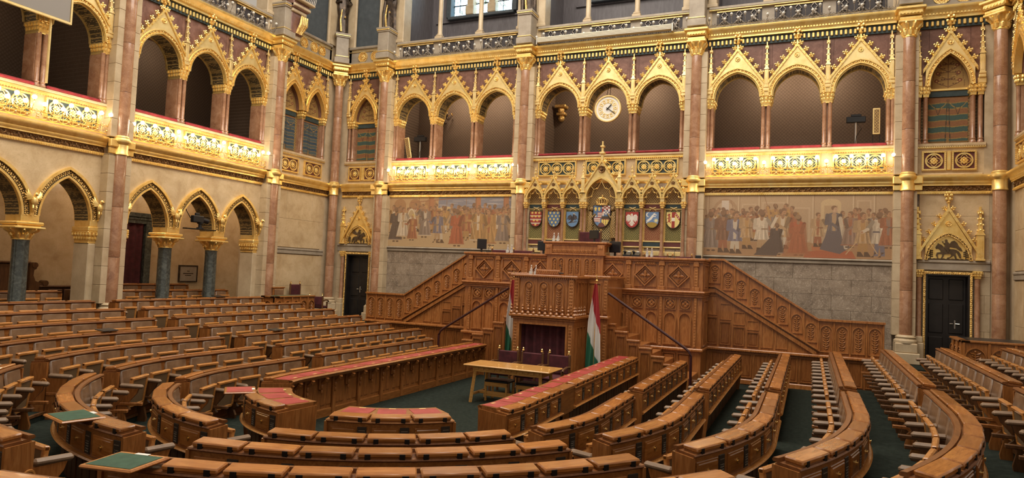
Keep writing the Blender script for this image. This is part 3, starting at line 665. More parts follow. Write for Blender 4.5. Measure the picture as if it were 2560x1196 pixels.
def blind_bay(loc, rz, xs, wh, kind, half, cols):
    t = thing('blind_arcade', 'gilded blind arch niche with painted striped curtain ' + wh, 'arcade', loc, rz, 'blind gallery arches')
    w = MB(); hw = .44
    edges = [-half]
    for x in xs: edges += [x - hw - .02, x + hw + .02]
    edges.append(half)
    for x in xs: w.merge(fill_up(arch(hw, ZS, .82, 9, .02), lambda q: 7.92, .025, .3), x)
    for i in range(0, len(edges), 2): w.box(edges[i] - .005, edges[i + 1] + .005, .025, .3, 6.36, 7.92)
    part('arcade_wall', w, 'maroon_marble', t)
    part('niche_back', MB().box(-half, half, .22, .3, 4.8, 7.9), 'gold_brocade', t)
    for x in xs: part('damask_panel', shared('damask', lambda: painted('damask_panel', damask_img(), .92, 1.0)), 'cloth_layer', t, (x, .21, 6.33))
    for x in xs:
        gallery_arch(t, x, True)
        part('curtain_panel', shared(('curtain', kind), lambda: painted('curtain_panel', curtain_img(kind), .88, 1.24)), 'cloth_layer', t, (x, .2, 4.87))
        part('niche_bar', shared('niche_bar', lambda: MB().cbox(-.44, .44, .14, .22, 6.27, 6.33, .01)), 'gold', t, (x, 0, 0)); part('niche_strip', shared('niche_strip', lambda: MB().box(-.44, .44, .17, .22, 6.12, 6.27)), 'teal_paint', t, (x, 0, 0))
    pc = []
    for x in cols:
        p = part('pier', shared(('pierb', .06), lambda: MB().cbox(-.05, .05, .07, .25, 4.85, 6.1, .01)), 'red_marble', t, (x, 0, 0))
        part('colonnette', shared('colonnette', lambda: colonnette(0, 0)), 'red_marble', p, (0, .03, 0))
        part('capital', shared(('piercap', .05), lambda: flare(-.06, .06, -.02, .2, 6.08, 6.36, .03)), 'gold', p)
    for x in [e for e in (edges[0] + .1, edges[-1] - .1)]:
        part('pinnacle', shared('pinnacle', lambda: pinnacle(.06, 6.60, 7.12, 7.92)), 'pale_gold', t, (x, 0, 0))
        part('pinnacle_corbel', shared('pincorb', lambda: None), 'pale_gold', t, (x, 0, 0))
    # parapet below with square quatrefoil panels
    part('parapet', MB().box(-half, half, .02, .3, 4.0, 4.85).cbox(-half, half, -.05, .1, 4.78, 4.86, .012).cbox(-half + .06, half - .06, -.05, .05, 4.02, 4.09, .02), 'cream_marble', t)
    part('top_moulding', bead_row(-half, half, 4.765, -.03, .05, .016).cbox(-half, half, -.02, .03, 4.74, 4.79, .006), 'pale_gold', t)
    return t
def square_quatre(t, x, wd=.25, m='maroon_paint'):
    f = part('tracery_frame', shared(('sqf', wd), lambda: tracery_panel(1, wd, .25)), 'gold', t, (x, 0, 4.41)); part('tracery_ground', shared(('sqg', wd), lambda: MB().box(-wd + .04, wd - .04, -.012, .02, -.21, .21)), m, f)
    return f
for sx in (-1, 1):
    t = blind_bay((sx * 9.04, 0, 0), 0, [0], 'above the %s door' % ('left' if sx < 0 else 'right'), 1, .80, (-.52, -.68, .52, .68))
    for x in (-.33, .33): f = square_quatre(t, x, .27); part('quatrefoil', shared('quatrefoil_big', lambda: quatrefoil(.2)), 'gold', f, (0, -.012, 0))
    part('panel_divider', MB().cbox(-.045, .045, -.05, .02, 4.17, 4.66, .01), 'gold', t)
    stretch((sx * 9.04, 0, 0), 0, -.82, .96 if sx > 0 else .82, 'above the %s door' % ('left' if sx < 0 else 'right'))
for sx in (-1, 1):
    rz = PI / 2 if sx < 0 else -PI / 2; wh = 'on the %s wall beside the corner' % ('left' if sx < 0 else 'right')
    t = blind_bay((sx * 10.33, -1.78, 0), rz, [-.62 if sx < 0 else -.56, .56 if sx < 0 else .62], wh, 0, 1.22, (-1.12, 0, .05 - .07, 1.1))
    for x in (-.6, .6):
        f = square_quatre(t, x, .45)
        for j in (-.19, .19): part('quatrefoil', shared('quatrefoil', lambda: quatrefoil(.19)), 'gold', f, (j, -.012, 0))
    stretch((sx * 10.33, -1.78, 0), rz, -1.22, 1.5 if sx < 0 else 1.22, wh)
# ------------------------------------------------------------------ walls, galleries
def slabs(parent, x0, x1, z0, z1, nx, nz, m, y, seed, brick=True):
    rs = random.Random(seed); hz = (z1 - z0) / nz
    for j in range(nz):
        xs = [x0]; w = (x1 - x0) / nx; off = (w / 2 if (j % 2 and brick) else 0)
        k = 1
        while xs[-1] < x1 - .02:
            nxt = x0 + k * w - off; k += 1
            if nxt - xs[-1] < .05: continue
            xs.append(min(nxt, x1))
        for a, b in zip(xs[:-1], xs[1:]):
            part('stone_slab', MB().cbox(a + .002, b - .002, y, y + .06, z0 + j * hz + .002, z0 + (j + 1) * hz - .002, .004), m, parent, kind=None)
wl = MB()
for x0, x1 in ((-10.5, -9.52), (-8.56, 8.56), (9.52, 10.5)): wl.box(x0, x1, .05, .55, -1.6, 1.5)
wl.box(-10.5, 10.5, .05, .55, 1.5, 4.0)
wall_back = struct('wall_back', wl, 'dado_marble', 'marble wall behind the rostrum with paintings, doors and gallery', cat='wall')
for sx in (-1, 1):
    x0, x1 = (-7.82, -3.0) if sx < 0 else (3.0, 7.82)
    slabs(wall_back, x0, x1, -.8, 1.66, 5, 6, 'dado_marble', -.005, 5 + sx)
    b = MB().cbox(x0 - .05, x1 + .05, -.05, .05, 1.66, 1.76, .02).cbox(x0 - .05, x1 + .05, -.09, .05, 1.76, 1.82, .02)
    part('dado_rail', b, 'grey_stone', wall_back)
    a, c = (-9.92, -8.4) if sx < 0 else (8.4, 9.92)
    slabs(wall_back, a, c, 1.86, 3.55, 1, 3, 'cream_marble', -.005, 9 + sx)
    for q0, q1 in (((-9.95, -9.70), (-8.42, -8.2)) if sx < 0 else ((8.2, 8.42), (9.70, 9.95))): slabs(wall_back, q0, q1, -.8, 1.9, 1, 6, 'cream_stone', -.02, 3)
    part('door_lintel', MB().cbox(a - .03, c + .03, -.04, .05, 1.60, 1.78, .01).cbox(a - .03, c + .03, -.07, .05, 1.78, 1.86, .02), 'grey_stone', wall_back)
slabs(wall_back, -2.4, 2.4, 1.0, 3.55, 6, 4, 'cream_marble', -.005, 2)
for nm, sx, rz in (('wall_left', -1, PI / 2), ('wall_right', 1, -PI / 2)):
    b = MB().box(-1.5, 1.62, .05, .5, -1.6, 4.0)
    w = struct(nm, b, 'cream_marble', 'cream marble wall at the %s side, next to the corner' % nm[5:], (sx * 10.33, -1.78, 0), rz, 'wall')
    slabs(w, -1.24, 1.36, 1.62, 3.55, 2, 2, 'cream_marble', -.005, 21); slabs(w, -1.24, 1.36, -.75, 1.38, 2, 2, 'cream_marble', -.005, 22)
    part('dado_rail', MB().cbox(-1.26, 1.4, -.03, .05, 1.40, 1.52, .015).cbox(-1.26, 1.4, -.045, .05, 1.52, 1.60, .02), 'grey_stone', w)
for sx in (-1, 1):
    b = MB().box(min(sx * 10.7, sx * 9.80), max(sx * 10.7, sx * 9.80), .0, .5, ZF, 12.4).box(min(sx * 10.7, sx * 10.33), max(sx * 10.7, sx * 10.33), -.57, .0, ZF, 12.4).box(min(sx * 10.33, sx * 9.72), max(sx * 10.33, sx * 9.72), -.05, .0, 9.1, 12.4).box(min(sx * 10.33, sx * 10.26), max(sx * 10.33, sx * 10.26), -.68, .0, 9.1, 12.4)
    struct('wall_corner', b, 'cream_stone', 'stone corner pier at the %s rear corner' % ('left' if sx < 0 else 'right'), cat='wall')
# unseen lamps added to brighten the galleries and the left aisle
def fill_lamp(loc, power, lb):
    t = thing('fill_lamp', lb, 'lamp', loc, 0, 'added gallery fill lamps'); part('lamp_plate', shared('clamp', lambda: MB().lathe([(.16, 0), (.16, -.04), (.05, -.06)], 14)), 'brass', t); part('lamp_bowl', shared('cbowl', lambda: MB().ball((0, 0, -.1), .13, 12, 8, (1, 1, .6))), 'globe_unlit', t)
    l = bpy.data.lights.new('fill_light', 'POINT'); l.energy = power; l.color = (1, .8, .58); l.shadow_soft_size = .15; o = bpy.data.objects.new('fill_light', l); COL.objects.link(o); o.parent = t; o.location = (0, 0, -.32)
for x, wh in ((-5.4, 'left'), (0, 'middle'), (5.4, 'right')): fill_lamp((x - .8, 1.2, 7.75), 60, 'added fill lamp on the ceiling of the %s rear gallery, farther left' % wh); fill_lamp((x + .8, 1.2, 7.75), 60, 'added fill lamp on the ceiling of the %s rear gallery, farther right' % wh)
# gallery rooms behind the arches
g = MB().box(-8.3, 8.3, 2.2, 2.4, 4.2, 8.3)
struct('wall_gallery', g, 'brown_wallpaper', 'brown patterned wall at the back of the rear gallery', cat='wall')
struct('ceiling_gallery', MB().box(-8.3, 8.3, .5, 2.4, 7.75, 7.9), 'dark_oak', 'dark ceiling of the rear gallery', cat='ceiling')
struct('floor_gallery', MB().box(-8.3, 8.3, .4, 2.4, 4.2, 4.3), 'dark_oak', 'floor of the rear gallery', cat='floor')
for x, wh in ((-8.3, 'left'), (-2.7, 'centre left'), (2.7, 'centre right'), (8.3, 'right')): struct('wall_partition', MB().box(x - .15, x + .15, .3, 2.4, 4.2, 7.9), 'brown_wallpaper', 'brown cross wall in the rear gallery, ' + wh, cat='wall')
for y, wh in ((-4.7, 'far end'), (-7.4, 'middle'), (-11.4, 'near part')): fill_lamp((-11.75, y, 3.65), 34, 'added fill lamp on the ceiling of the left aisle, %s' % wh)
for y, wh in ((-5.9, 'farther'), (-11.4, 'nearer')): fill_lamp((-11.9, y, 7.75), 22, 'added fill lamp on the ceiling of the %s left gallery' % wh)
struct('wall_gallery', MB().box(-15.5, -3.1, 2.6, 2.8, 4.2, 8.3), 'brown_wallpaper', 'brown wall at the back of the left gallery', (-10.33, 0, 0), PI / 2, cat='wall')
struct('ceiling_gallery', MB().box(-15.5, -3.1, .5, 2.8, 7.75, 7.9), 'dark_oak', 'dark ceiling of the left gallery', (-10.33, 0, 0), PI / 2, cat='ceiling')
struct('floor_gallery', MB().box(-15.5, -3.1, -.0 + .4, 2.8, 4.15, 4.3), 'dark_oak', 'floor of the left gallery', (-10.33, 0, 0), PI / 2, cat='floor')
for y, wh in ((-3.2, 'far'), (-8.66, 'middle'), (-14.2, 'near')): struct('wall_partition', MB().box(y - .15, y + .15, .3, 2.7, 4.2, 7.9), 'brown_wallpaper', 'brown cross wall in the left gallery, %s one' % wh, (-10.33, 0, 0), PI / 2, cat='wall')
for y, wh in ((-7.35, 'behind the farther three arches'), (-12.6, 'behind the nearer arches')):
    d = MB().cbox(-.55, .55, 2.5, 2.6, 4.3, 6.8, .01)
    t = tag(part('gallery_doorway', d, 'dark_paint', None, (-10.33, y, 0), (0, 0, PI / 2)), 'dark doorway in the left gallery wall ' + wh, 'doorway', kind='structure')
    part('door_frame', MB().ring([(-.55, 4.3), (-.55, 6.8), (.55, 6.8), (.55, 4.3)], [(-.66, 4.3), (-.66, 6.92), (.66, 6.92), (.66, 4.3)], 2.46, 2.6), 'dark_oak', t)
# ------------------------------------------------------------------ lower arcade of the left wall
AH, AZ, AR = .60, 1.92, .97
def eagle():
    b = MB(); b.ball((0, -.1, .12), .075, 8, 6, (1, .8, 1.5)); b.ball((0, -.15, .27), .045, 7, 5); b.add([(-.015, -.19, .27), (.015, -.19, .27), (0, -.24, .25), (0, -.19, .29)], [(0, 1, 2), (0, 2, 3), (1, 3, 2)])
    for sx in (-1, 1):
        for i in range(5):
            a = .5 + i * .28; b.tube([(sx * .04, -.09, .18), (sx * .16 * math.sin(a + .4), -.07, .16 + .2 * math.cos(a) * .8), (sx * (.25 - i * .02) * math.sin(a + .1), -.04, .14 + .28 * math.cos(a))], .026, 5, (1, 1, .3))
        b.tube([(sx * .03, -.1, .04), (sx * .04, -.12, -.04)], .02, 5)
    b.tube([(0, -.08, .04), (0, -.06, -.12)], .05, 6, (1, .5)); return b
def lower_arcade(loc, rz, wh):
    t = thing('lower_arcade', 'three gilded pointed arches on dark marble columns ' + wh, 'arcade', loc, rz, 'lower arcades of the left wall')
    w = MB()
    for i in (-1, 0, 1): w.merge(fill_up(arch(AH, AZ, AR, 10, .20), lambda x: 3.6, 0, .55), i * 1.6)
    w.box(-2.42, -2.395, 0, .55, 1.92, 3.6).box(2.395, 2.42, 0, .55, 1.92, 3.6)
    part('arcade_wall', w, 'cream_marble', t)
    for i in (-1, 0, 1):
        x = i * 1.6
        part('arch_moulding', shared('low_arch', lambda: MB().ring(arch(AH, AZ, AR, 10, .17), arch(AH, AZ, AR, 10, .235), -.07, .06).ring(arch(AH, AZ, AR, 10, .0), arch(AH, AZ, AR, 10, .05), -.03, .08).ring(arch(AH, AZ, AR, 10, .0), arch(AH, AZ, AR, 10, .05), .45, .58)), 'gold', t, (x, 0, 0))
        part('arch_frieze', shared('low_frieze', lambda: MB().ring(arch(AH, AZ, AR, 10, .05), arch(AH, AZ, AR, 10, .17), -.0, .08)), 'dark_paint', t, (x, 0, 0))
        part('arch_leaves', shared('low_leaves', lambda: leaf_ring(AH, AZ, AR, .055, .165, -.015, 14)), 'carved_gold', t, (x, 0, 0))
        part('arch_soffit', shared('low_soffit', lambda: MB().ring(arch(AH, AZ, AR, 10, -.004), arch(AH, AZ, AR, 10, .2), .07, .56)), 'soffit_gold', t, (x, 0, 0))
    for x in (-.8, .8):
        p = part('column', shared('low_shaft', lambda: MB().lathe([(.25, ZF), (.25, ZF + .15), (.2, ZF + .2), (.175, ZF + .26), (.168, 1.3), (.175, 1.36)], 16, (0, .26, 0))), 'green_marble', t, (x, 0, 0))
        c = round_capital(.165, 1.35, 1.66, .16); c.v = [(a, b + .26, z) for a, b, z in c.v]
        part('capital', c, 'gold', p)
        part('impost', shared('low_impost', lambda: MB().cbox(-.26, .26, -.02, .56, 1.64, 1.70, .015).cbox(-.30, .30, -.06, .6, 1.70, 1.77, .02).cbox(-.2, .2, -.02, .56, 1.77, 1.94, .01)), 'gold', p)
    for x in (-1.6 * 1.5 + .02, 1.6 * 1.5 - .02):
        s = 1 if x < 0 else -1; x0, x1 = sorted((x - .02 * s, x + .17 * s))
        r = part('respond', MB().cbox(x0, x1, .0, .56, ZF, 1.36, .02), 'cream_stone', t)
        part('capital', flare(x0, x1, .02, .52, 1.36, 1.66, .05), 'gold', r)
        part('impost', MB().cbox(x0 - .06, x1 + .06, -.05, .58, 1.66, 1.77, .02).cbox(x0 - .01, x1 + .01, -.02, .56, 1.77, 1.94, .01), 'gold', r)
    for x in (-.8, .8, -2.36, 2.36): part('eagle', shared('eagle', eagle), 'gold', t, (x, -.03, 2.12))
    return t
lower_arcade((-10.33, -5.96, 0), PI / 2, 'in the farther bay of the left wall'); lower_arcade((-10.33, -11.36, 0), PI / 2, 'in the nearer bay of the left wall')
struct('wall_aisle', MB().box(-16, -2.9, 2.75, 2.95, -1.2, 4.1), 'cream_marble', 'shaded marble wall behind the left arcade', (-10.33, 0, 0), PI / 2, cat='wall')
struct('ceiling_aisle', MB().box(-16, -2.9, .5, 2.95, 3.65, 4.1), 'cream_marble', 'ceiling of the aisle behind the left arcade', (-10.33, 0, 0), PI / 2, cat='ceiling')
struct('wall_aisle', MB().box(-3.2, -2.9, .3, 2.9, -1.2, 4.1), 'cream_marble', 'end wall of the aisle behind the left arcade', (-10.33, 0, 0), PI / 2, cat='wall')
struct('wall_pier', MB().cbox(-8.95, -8.37, .02, .8, ZF, 3.6, .03), 'cream_stone', 'stone pier between the two lower arcades', (-10.33, 0, 0), PI / 2, cat='wall')
struct('wall_pier', MB().cbox(-3.58, -2.98, .02, .8, ZF, 3.6, .03), 'cream_stone', 'stone pier at the far end of the lower arcade', (-10.33, 0, 0), PI / 2, cat='wall')
for y, wh in ((-8.66, 'middle'), (-3.28, 'far')): struct('wall_upper_pier', MB().box(y - .31, y + .31, .05, .55, 3.6, 8.45), 'cream_stone', 'stone wall strip behind the %s column of the left wall' % wh, (-10.33, 0, 0), PI / 2, cat='wall')
for x in (-8.1, -2.7, 2.7, 8.1): struct('wall_upper_pier', MB().box(-.31, .31, .05, .55, 3.6, 8.45), 'cream_stone', 'stone wall strip behind the %s column of the rear wall' % {-8.1:'outer left',-2.7:'inner left',2.7:'inner right',8.1:'outer right'}[x], (x, 0, 0), 0, cat='wall')
# aisle door with curtain, plaque, bench
t = thing('door_1', 'dark green marble doorway with maroon curtain behind the left arcade', 'door', (-13.08, -6.05, 0), PI / 2, kind='structure')
part('door_frame', MB().ring([(-.52, -.8), (-.52, 2.1), (.52, 2.1), (.52, -.8)], [(-.74, -.8), (-.74, 2.28), (.74, 2.28), (.74, -.8)], -.14, .02).cbox(-.82, .82, -.2, .02, 2.28, 2.42, .02).cbox(-.78, .78, -.17, .02, 2.2, 2.28, .01), 'green_marble', t)
part('door_curtain', MB().sweep([(-.03, -.8), (-.03, 2.1), (.03, 2.1), (.03, -.8)], lambda s, q: (s, q - .02 + .03 * math.sin(s * 26)), [-.52 + 1.04 * i / 40 for i in range(41)]), 'maroon_velvet', t)
t = tag(part('wall_plaque', MB().cbox(-.36, .36, -.04, 0, .32, .86, .012), 'grey_stone', None, (-13.08, -3.78, 0), (0, 0, PI / 2)), 'small framed grey plaque on the wall behind the left arcade', 'plaque')
part('plaque_frame', MB().ring([(-.33, .35), (-.33, .83), (.33, .83), (.33, .35)], [(-.37, .31), (-.37, .87), (.37, .87), (.37, .31)], -.055, 0, True), 'dark_bronze', t)
part('plaque_lines', MB().box(-.05, .05, -.043, -.04, .66, .685).box(-.2, .2, -.043, -.04, .58, .61).box(-.12, .12, -.043, -.04, .52, .545), 'dark_bronze', t)
t = thing('hall_bench', 'tall dark wooden bench with scrolled side behind the left arcade', 'bench', (-12.7, -8.95, 0), PI / 2)
part('bench_back', MB().cbox(-1.2, -.05, .1, .2, ZF, .78, .02).cbox(-1.25, 0., .05, .22, .78, .84, .02), 'dark_oak', t)
part('bench_scroll', MB().prism([(-.05, ZF), (-.05, .80), (.06, .80), (.12, .74), (.11, .66), (.05, .62), (.04, .48), (.10, .34), (.26, .28), (.36, .27), (.40, .2), (.3, .16), (.2, .16), (.2, ZF)], .02, .14).lathe([(.02, 0.), (.075, .0), (.075, .2), (.02, .2)], 12, (.06, 0, .75), 'y').lathe([(.02, 0.), (.075, .0), (.075, .2), (.02, .2)], 12, (.36, 0, .28), 'y'), 'dark_oak', t)
for i in range(3): part('bench_panel', MB().cbox(.62 + i * .42 - .19, .62 + i * .42 + .19, -.02, .1, ZF, .12, .02), 'dark_oak', t)
part('bench_side', MB().cbox(.2, 1.72, .08, .16, ZF, .16, .01).cbox(.2, 1.75, .0, .2, .16, .22, .02), 'dark_oak', t)
# ------------------------------------------------------------------ painted panels (colours computed here, no image files)
def figure(C, x, foot, h, robe, trim_c, pose=0, back=False, hat=None, skin=(.40, .21, .11)):
    # small standing painted person: robe with folds, sleeves, head
    hd = h / 7.3; top = foot + h; sh = top - hd * 1.5; w = hd * 1.25; robe = np.array(robe); tc = np.array(trim_c)
    skin = np.array(skin); dk = robe * .45; lt = np.minimum(robe * 1.55 + .02, 1)
    s = -1 if pose % 2 else 1
    hem = foot + (h * .06 if pose < 4 else h * .30)
    if pose >= 4:
        for q in (-.45, .45):
            C.poly([(x + q * w * .9 - hd * .3, foot + hd * .2), (x + q * w * .5 - hd * .35, hem + hd * .3), (x + q * w * .5 + hd * .4, hem + hd * .3), (x + q * w * .9 + hd * .3, foot + hd * .2)], tc * .9)
            C.poly([(x + q * w * .9 - hd * .3, foot), (x + q * w * .9 - hd * .25, foot + hd * .8), (x + q * w * .9 + hd * .25, foot + hd * .8), (x + q * w * .9 + s * hd * .75, foot)], (.05, .025, .015))
    else:
        for q in (-.5, .5): C.ell(x + q * w * .7 + s * hd * .15, foot + hd * .12, hd * .35, hd * .16, (.07, .035, .02))
    flare_ = 1.35 if pose < 4 else 1.0
    C.poly([(x - w * flare_, hem), (x - w * .72, foot + h * .55), (x - w * .95, sh), (x - w * .4, sh + hd * .3), (x + w * .4, sh + hd * .3), (x + w * .95, sh), (x + w * .72, foot + h * .55), (x + w * flare_, hem)], robe)
    for i in range(7):
        f = -.9 + .3 * i + .1 * C.rs.rand(); c = dk if i % 2 else lt
        C.line(x + f * w * flare_, hem + hd * .05, x + f * w * .6, foot + h * (.5 + .15 * C.rs.rand()), hd * (.07 if i % 2 else .05), c, .6)
    for i in range(6):
        f = -.85 + .34 * i + .12 * C.rs.rand(); C.line(x + f * w * flare_ * .9, hem + h * .1 * C.rs.rand(), x + f * w * .75, sh - hd * (.3 + C.rs.rand()), hd * (.03 + .05 * C.rs.rand()), lt if i % 2 else dk, .45)
    C.poly([(x + s * w * .45, hem), (x + s * w * .35, sh), (x + s * w * .95, sh), (x + s * w * flare_, hem)], dk, .35)
    if pose < 4: C.line(x - w * flare_, hem + hd * .08, x + w * flare_, hem + hd * .08, hd * .1, tc, .8)
    if not back:
        C.poly([(x - w * .18, foot + h * .35), (x - w * .3, sh + hd * .1), (x + w * .3, sh + hd * .1), (x + w * .18, foot + h * .35)], tc, .85)
    C.line(x - w * .72, foot + h * .56, x + w * .72, foot + h * .56, hd * .12, tc * .5)
    ex = x + s * w * (1.35 if pose % 3 else .3); ez = foot + h * (.62 if pose % 3 else .5)
    hx, hz = (x + s * w * 2.0, foot + h * (.55 + .08 * (pose % 5)))
    if pose % 3 == 0: hx, hz = x - s * w * .3, foot + h * .58
    C.line(x + s * w * .8, sh - hd * .1, ex, ez, hd * .30, dk); C.line(ex, ez, hx, hz, hd * .24, robe); C.ell(hx, hz, hd * .2, hd * .2, skin)
    C.line(x - s * w * .85, sh - hd * .1, x - s * w * .95, foot + h * .58, hd * .3, robe * .8); C.line(x - s * w * .95, foot + h * .58, x - s * w * .2, foot + h * .57, hd * .22, robe * .9)
    hcx = x + s * hd * .1; hcz = top - hd * .55
    C.line(x, sh, hcx, hcz, hd * .26, skin * .7)
    C.ell(hcx, hcz, hd * .42, hd * .56, skin if not back else np.array((.10, .05, .025)))
    C.ell(hcx - s * hd * .12, hcz + hd * .2, hd * .46, hd * .42, hat if hat is not None else (.17, .09, .05))
    if not back:
        C.ell(hcx + s * hd * .12, hcz - hd * .1, hd * .33, hd * .42, skin)
        C.line(hcx + s * hd * .05, hcz, hcx + s * hd * .3, hcz, hd * .05, skin * .4); C.line(hcx + s * hd * .1, hcz - hd * .3, hcx + s * hd * .25, hcz - hd * .3, hd * .04, skin * .4)
        if C.rs.rand() < .2: C.ell(hcx + s * hd * .1, hcz - hd * .46, hd * .22, hd * .22, (.26, .15, .08))
RU, TA, OC, GY, DK, WH, BL, RD = (.30, .10, .045), (.42, .27, .14), (.40, .22, .075), (.22, .17, .14), (.05, .04, .04), (.56, .46, .34), (.14, .14, .19), (.36, .085, .035)
def crowd(C, n, x0, x1, f0, f1, h0, h1, cols, seed):
    rs = random.Random(seed)
    L = sorted([(rs.uniform(f0, f1), x0 + (x1 - x0) * (i + rs.random()) / n) for i in range(n)], reverse=True)
    for f, x in L: figure(C, x, f, rs.uniform(h0, h1), rs.choice(cols), rs.choice((TA, WH, OC, RU)), rs.randrange(8), rs.random() < .25, skin=(.36, .19, .10))
def mural_left():
    C = Canvas(4.86, 1.77, 720, 262, (.44, .28, .14))
    C.rect(0, 4.86, 0, .55, (.46, .32, .17)); C.rect(2.0, 4.86, 1.2, 1.77, (.17, .19, .24))
    for i in range(26):
        x = 2.1 + 2.7 * C.rs.rand(); z = 1.25 + .45 * C.rs.rand(); C.ell(x, z, .22, .018, (.42, .38, .36), .5)
    C.poly([(1.9, .7), (1.9, 1.35), (2.4, 1.42), (2.7, 1.3), (3.0, 1.46), (3.2, 1.3), (3.6, 1.25), (3.6, .6)], (.52, .38, .20))
    for i in range(3):
        x = .45 + i * .62; C.rect(x - .25, x + .25, .8, 1.45, (.33, .17, .075)); C.ell(x, 1.45, .25, .24, (.33, .17, .075)); C.line(x - .27, .8, x - .27, 1.45, .02, (.5, .33, .16))
        C.line(x + .27, .8, x + .27, 1.45, .02, (.5, .33, .16))
    C.line(.9, 1.56, 3.4, 1.77, .016, (.26, .11, .06))
    for x in (1.72, 3.52, 4.55): C.rect(x - .1, x + .1, .5, 1.77, (.36, .15, .07)); C.rect(x - .1, x - .05, .5, 1.77, (.28, .11, .05))
    for x in (1.2, 2.3, 3.05, 3.42): C.line(x, .7, x + .03, 1.72, .009, (.22, .12, .06))
    crowd(C, 26, .1, 4.8, .45, .55, .85, 1.0, (RU, TA, OC, GY, RU, OC), 3)
    C.ell(.93, 1.05, .16, .30, (.60, .50, .34)); C.ell(.93, 1.05, .12, .24, (.42, .30, .16))
    crowd(C, 13, 2.5, 4.8, .25, .42, .95, 1.1, (RU, TA, GY, RU, OC, RD), 5)
    figure(C, .3, .16, 1.22, DK, GY, 0, True); figure(C, .6, .28, 1.1, WH, TA, 2); figure(C, 1.0, .22, .92, RU, OC, 1, hat=(.5, .36, .1)); figure(C, 1.5, .33, 1.13, GY, WH, 3, hat=(.42, .25, .1))
    figure(C, 2.1, .15, 1.12, TA, WH, 4); figure(C, 2.0, .16, 1.1, BL, TA, 7); figure(C, 2.75, .05, 1.28, RD, RU, 0, True); figure(C, 3.55, .2, 1.18, OC, WH, 1); figure(C, 3.95, .1, 1.25, OC, RU, 3); figure(C, 4.45, .18, 1.15, GY, TA, 2)
    C.line(3.3, .95, 3.5, .1, .014, (.5, .33, .16)); C.I = C.I * .74 + np.array((.36, .225, .12)) * .26; return C.noise(.22)
def mural_right():
    C = Canvas(4.86, 1.77, 720, 262, (.40, .28, .17))
    C.rect(0, 4.86, 0, .42, (.34, .19, .09))
    for x in (.1, .95, 1.5, 2.25, 2.9, 3.9, 4.4): C.rect(x, x + .035, .4, 1.77, (.50, .37, .24)); C.rect(x + .035, x + .055, .4, 1.77, (.27, .17, .09))
    for x0, x1, z0, z1 in ((1.05, 1.45, .9, 1.5), (1.6, 2.2, .8, 1.55), (2.35, 2.85, .45, 1.4), (4.0, 4.35, .6, 1.6)): C.rect(x0, x1, z0, z1, (.46, .33, .21)); C.rect(x0 + .04, x1 - .04, z0 + .04, z1 - .04, (.38, .26, .155))
    C.ell(.6, 1.25, .35, .4, (.33, .21, .12)); C.ell(.6, 1.22, .28, .34, (.45, .32, .2)); C.rect(.5, .7, 1.2, 1.6, (.52, .44, .36))
    C.rect(3.12, 3.62, .7, 1.5, (.50, .36, .2)); C.ell(3.37, 1.5, .25, .14, (.50, .36, .2)); C.rect(3.2, 3.54, .8, 1.45, (.40, .27, .15))
    crowd(C, 24, .1, 2.5, .42, .55, .82, .98, (RU, TA, OC, GY, OC, TA), 8); crowd(C, 8, 3.6, 4.8, .4, .5, .85, 1.0, (RU, TA, GY), 9)
    for i, (x, z) in enumerate(((.05, 1.35), (.75, 1.6), (1.35, 1.35), (1.65, 1.75), (1.95, 1.5), (2.1, 1.35))): C.line(x + .1, z - .35, x, z, .01, (.26, .15, .08)); C.line(x + .1, z - .35, x + .18, .95, .03, OC)
    C.poly([(2.7, 0), (2.75, .16), (3.3, .24), (3.9, .2), (4.0, 0)], RD); C.rect(2.9, 3.7, .2, .32, (.40, .13, .05))
    figure(C, .2, .12, 1.15, GY, TA, 2, True); figure(C, .55, .08, 1.22, (.17, .08, .045), RU, 4, True); figure(C, .88, .06, 1.2, BL, WH, 6); figure(C, 1.2, .2, 1.08, TA, OC, 4); figure(C, 2.15, .22, 1.12, TA, WH, 6)
    figure(C, 1.6, .12, 1.18, WH, TA, 4, True); figure(C, 2.0, .05, .9, DK, GY, 0, True); C.poly([(1.4, .03), (1.8, .5), (2.05, .75), (2.1, .2), (2.0, .02)], DK)
    figure(C, 2.55, .04, 1.15, RD, RU, 0, True, hat=(.25, .15, .08)); C.poly([(2.15, .02), (2.3, .8), (2.75, .95), (2.8, .3), (2.9, .05)], (.30, .10, .04), .6)
    figure(C, 3.05, .3, .95, TA, RU, 4); figure(C, 3.45, .28, 1.16, (.10, .095, .11), TA, 0, skin=(.5, .32, .2)); C.poly([(3.1, .24), (3.3, .75), (3.6, .75), (3.85, .3), (3.6, .12)], (.085, .08, .095)); C.line(3.6, 1.1, 3.75, .3, .05, WH, .8)
    figure(C, 3.85, .3, .98, (.25, .16, .12), RU, 3); figure(C, 4.15, .06, 1.2, TA, OC, 4); figure(C, 4.55, .05, 1.22, WH, BL, 5, True); figure(C, 4.75, .3, 1.0, RU, GY, 2)
    C.line(4.0, .45, 3.75, .12, .012, (.5, .33, .17)); C.line(4.3, .5, 4.5, .15, .012, (.5, .33, .17)); C.I = C.I * .74 + np.array((.35, .22, .125)) * .26; return C.noise(.22)
for sx, fn, lb in ((-1, mural_left, 'long mural of robed figures around a seated ruler, left of the rostrum'), (1, mural_right, 'long mural of a crowd before a lady in a dark gown, right of the rostrum')):
    t = thing('wall_mural', lb, 'mural', (sx * 5.4, -.02, 1.83), 0)
    part('painted_surface', painted('painted_surface', fn(), 4.82, 1.74), 'paint_layer', t)
    part('mural_backing', MB().box(-2.42, 2.42, .002, .06, 0, 1.76), 'cream_stone', t)
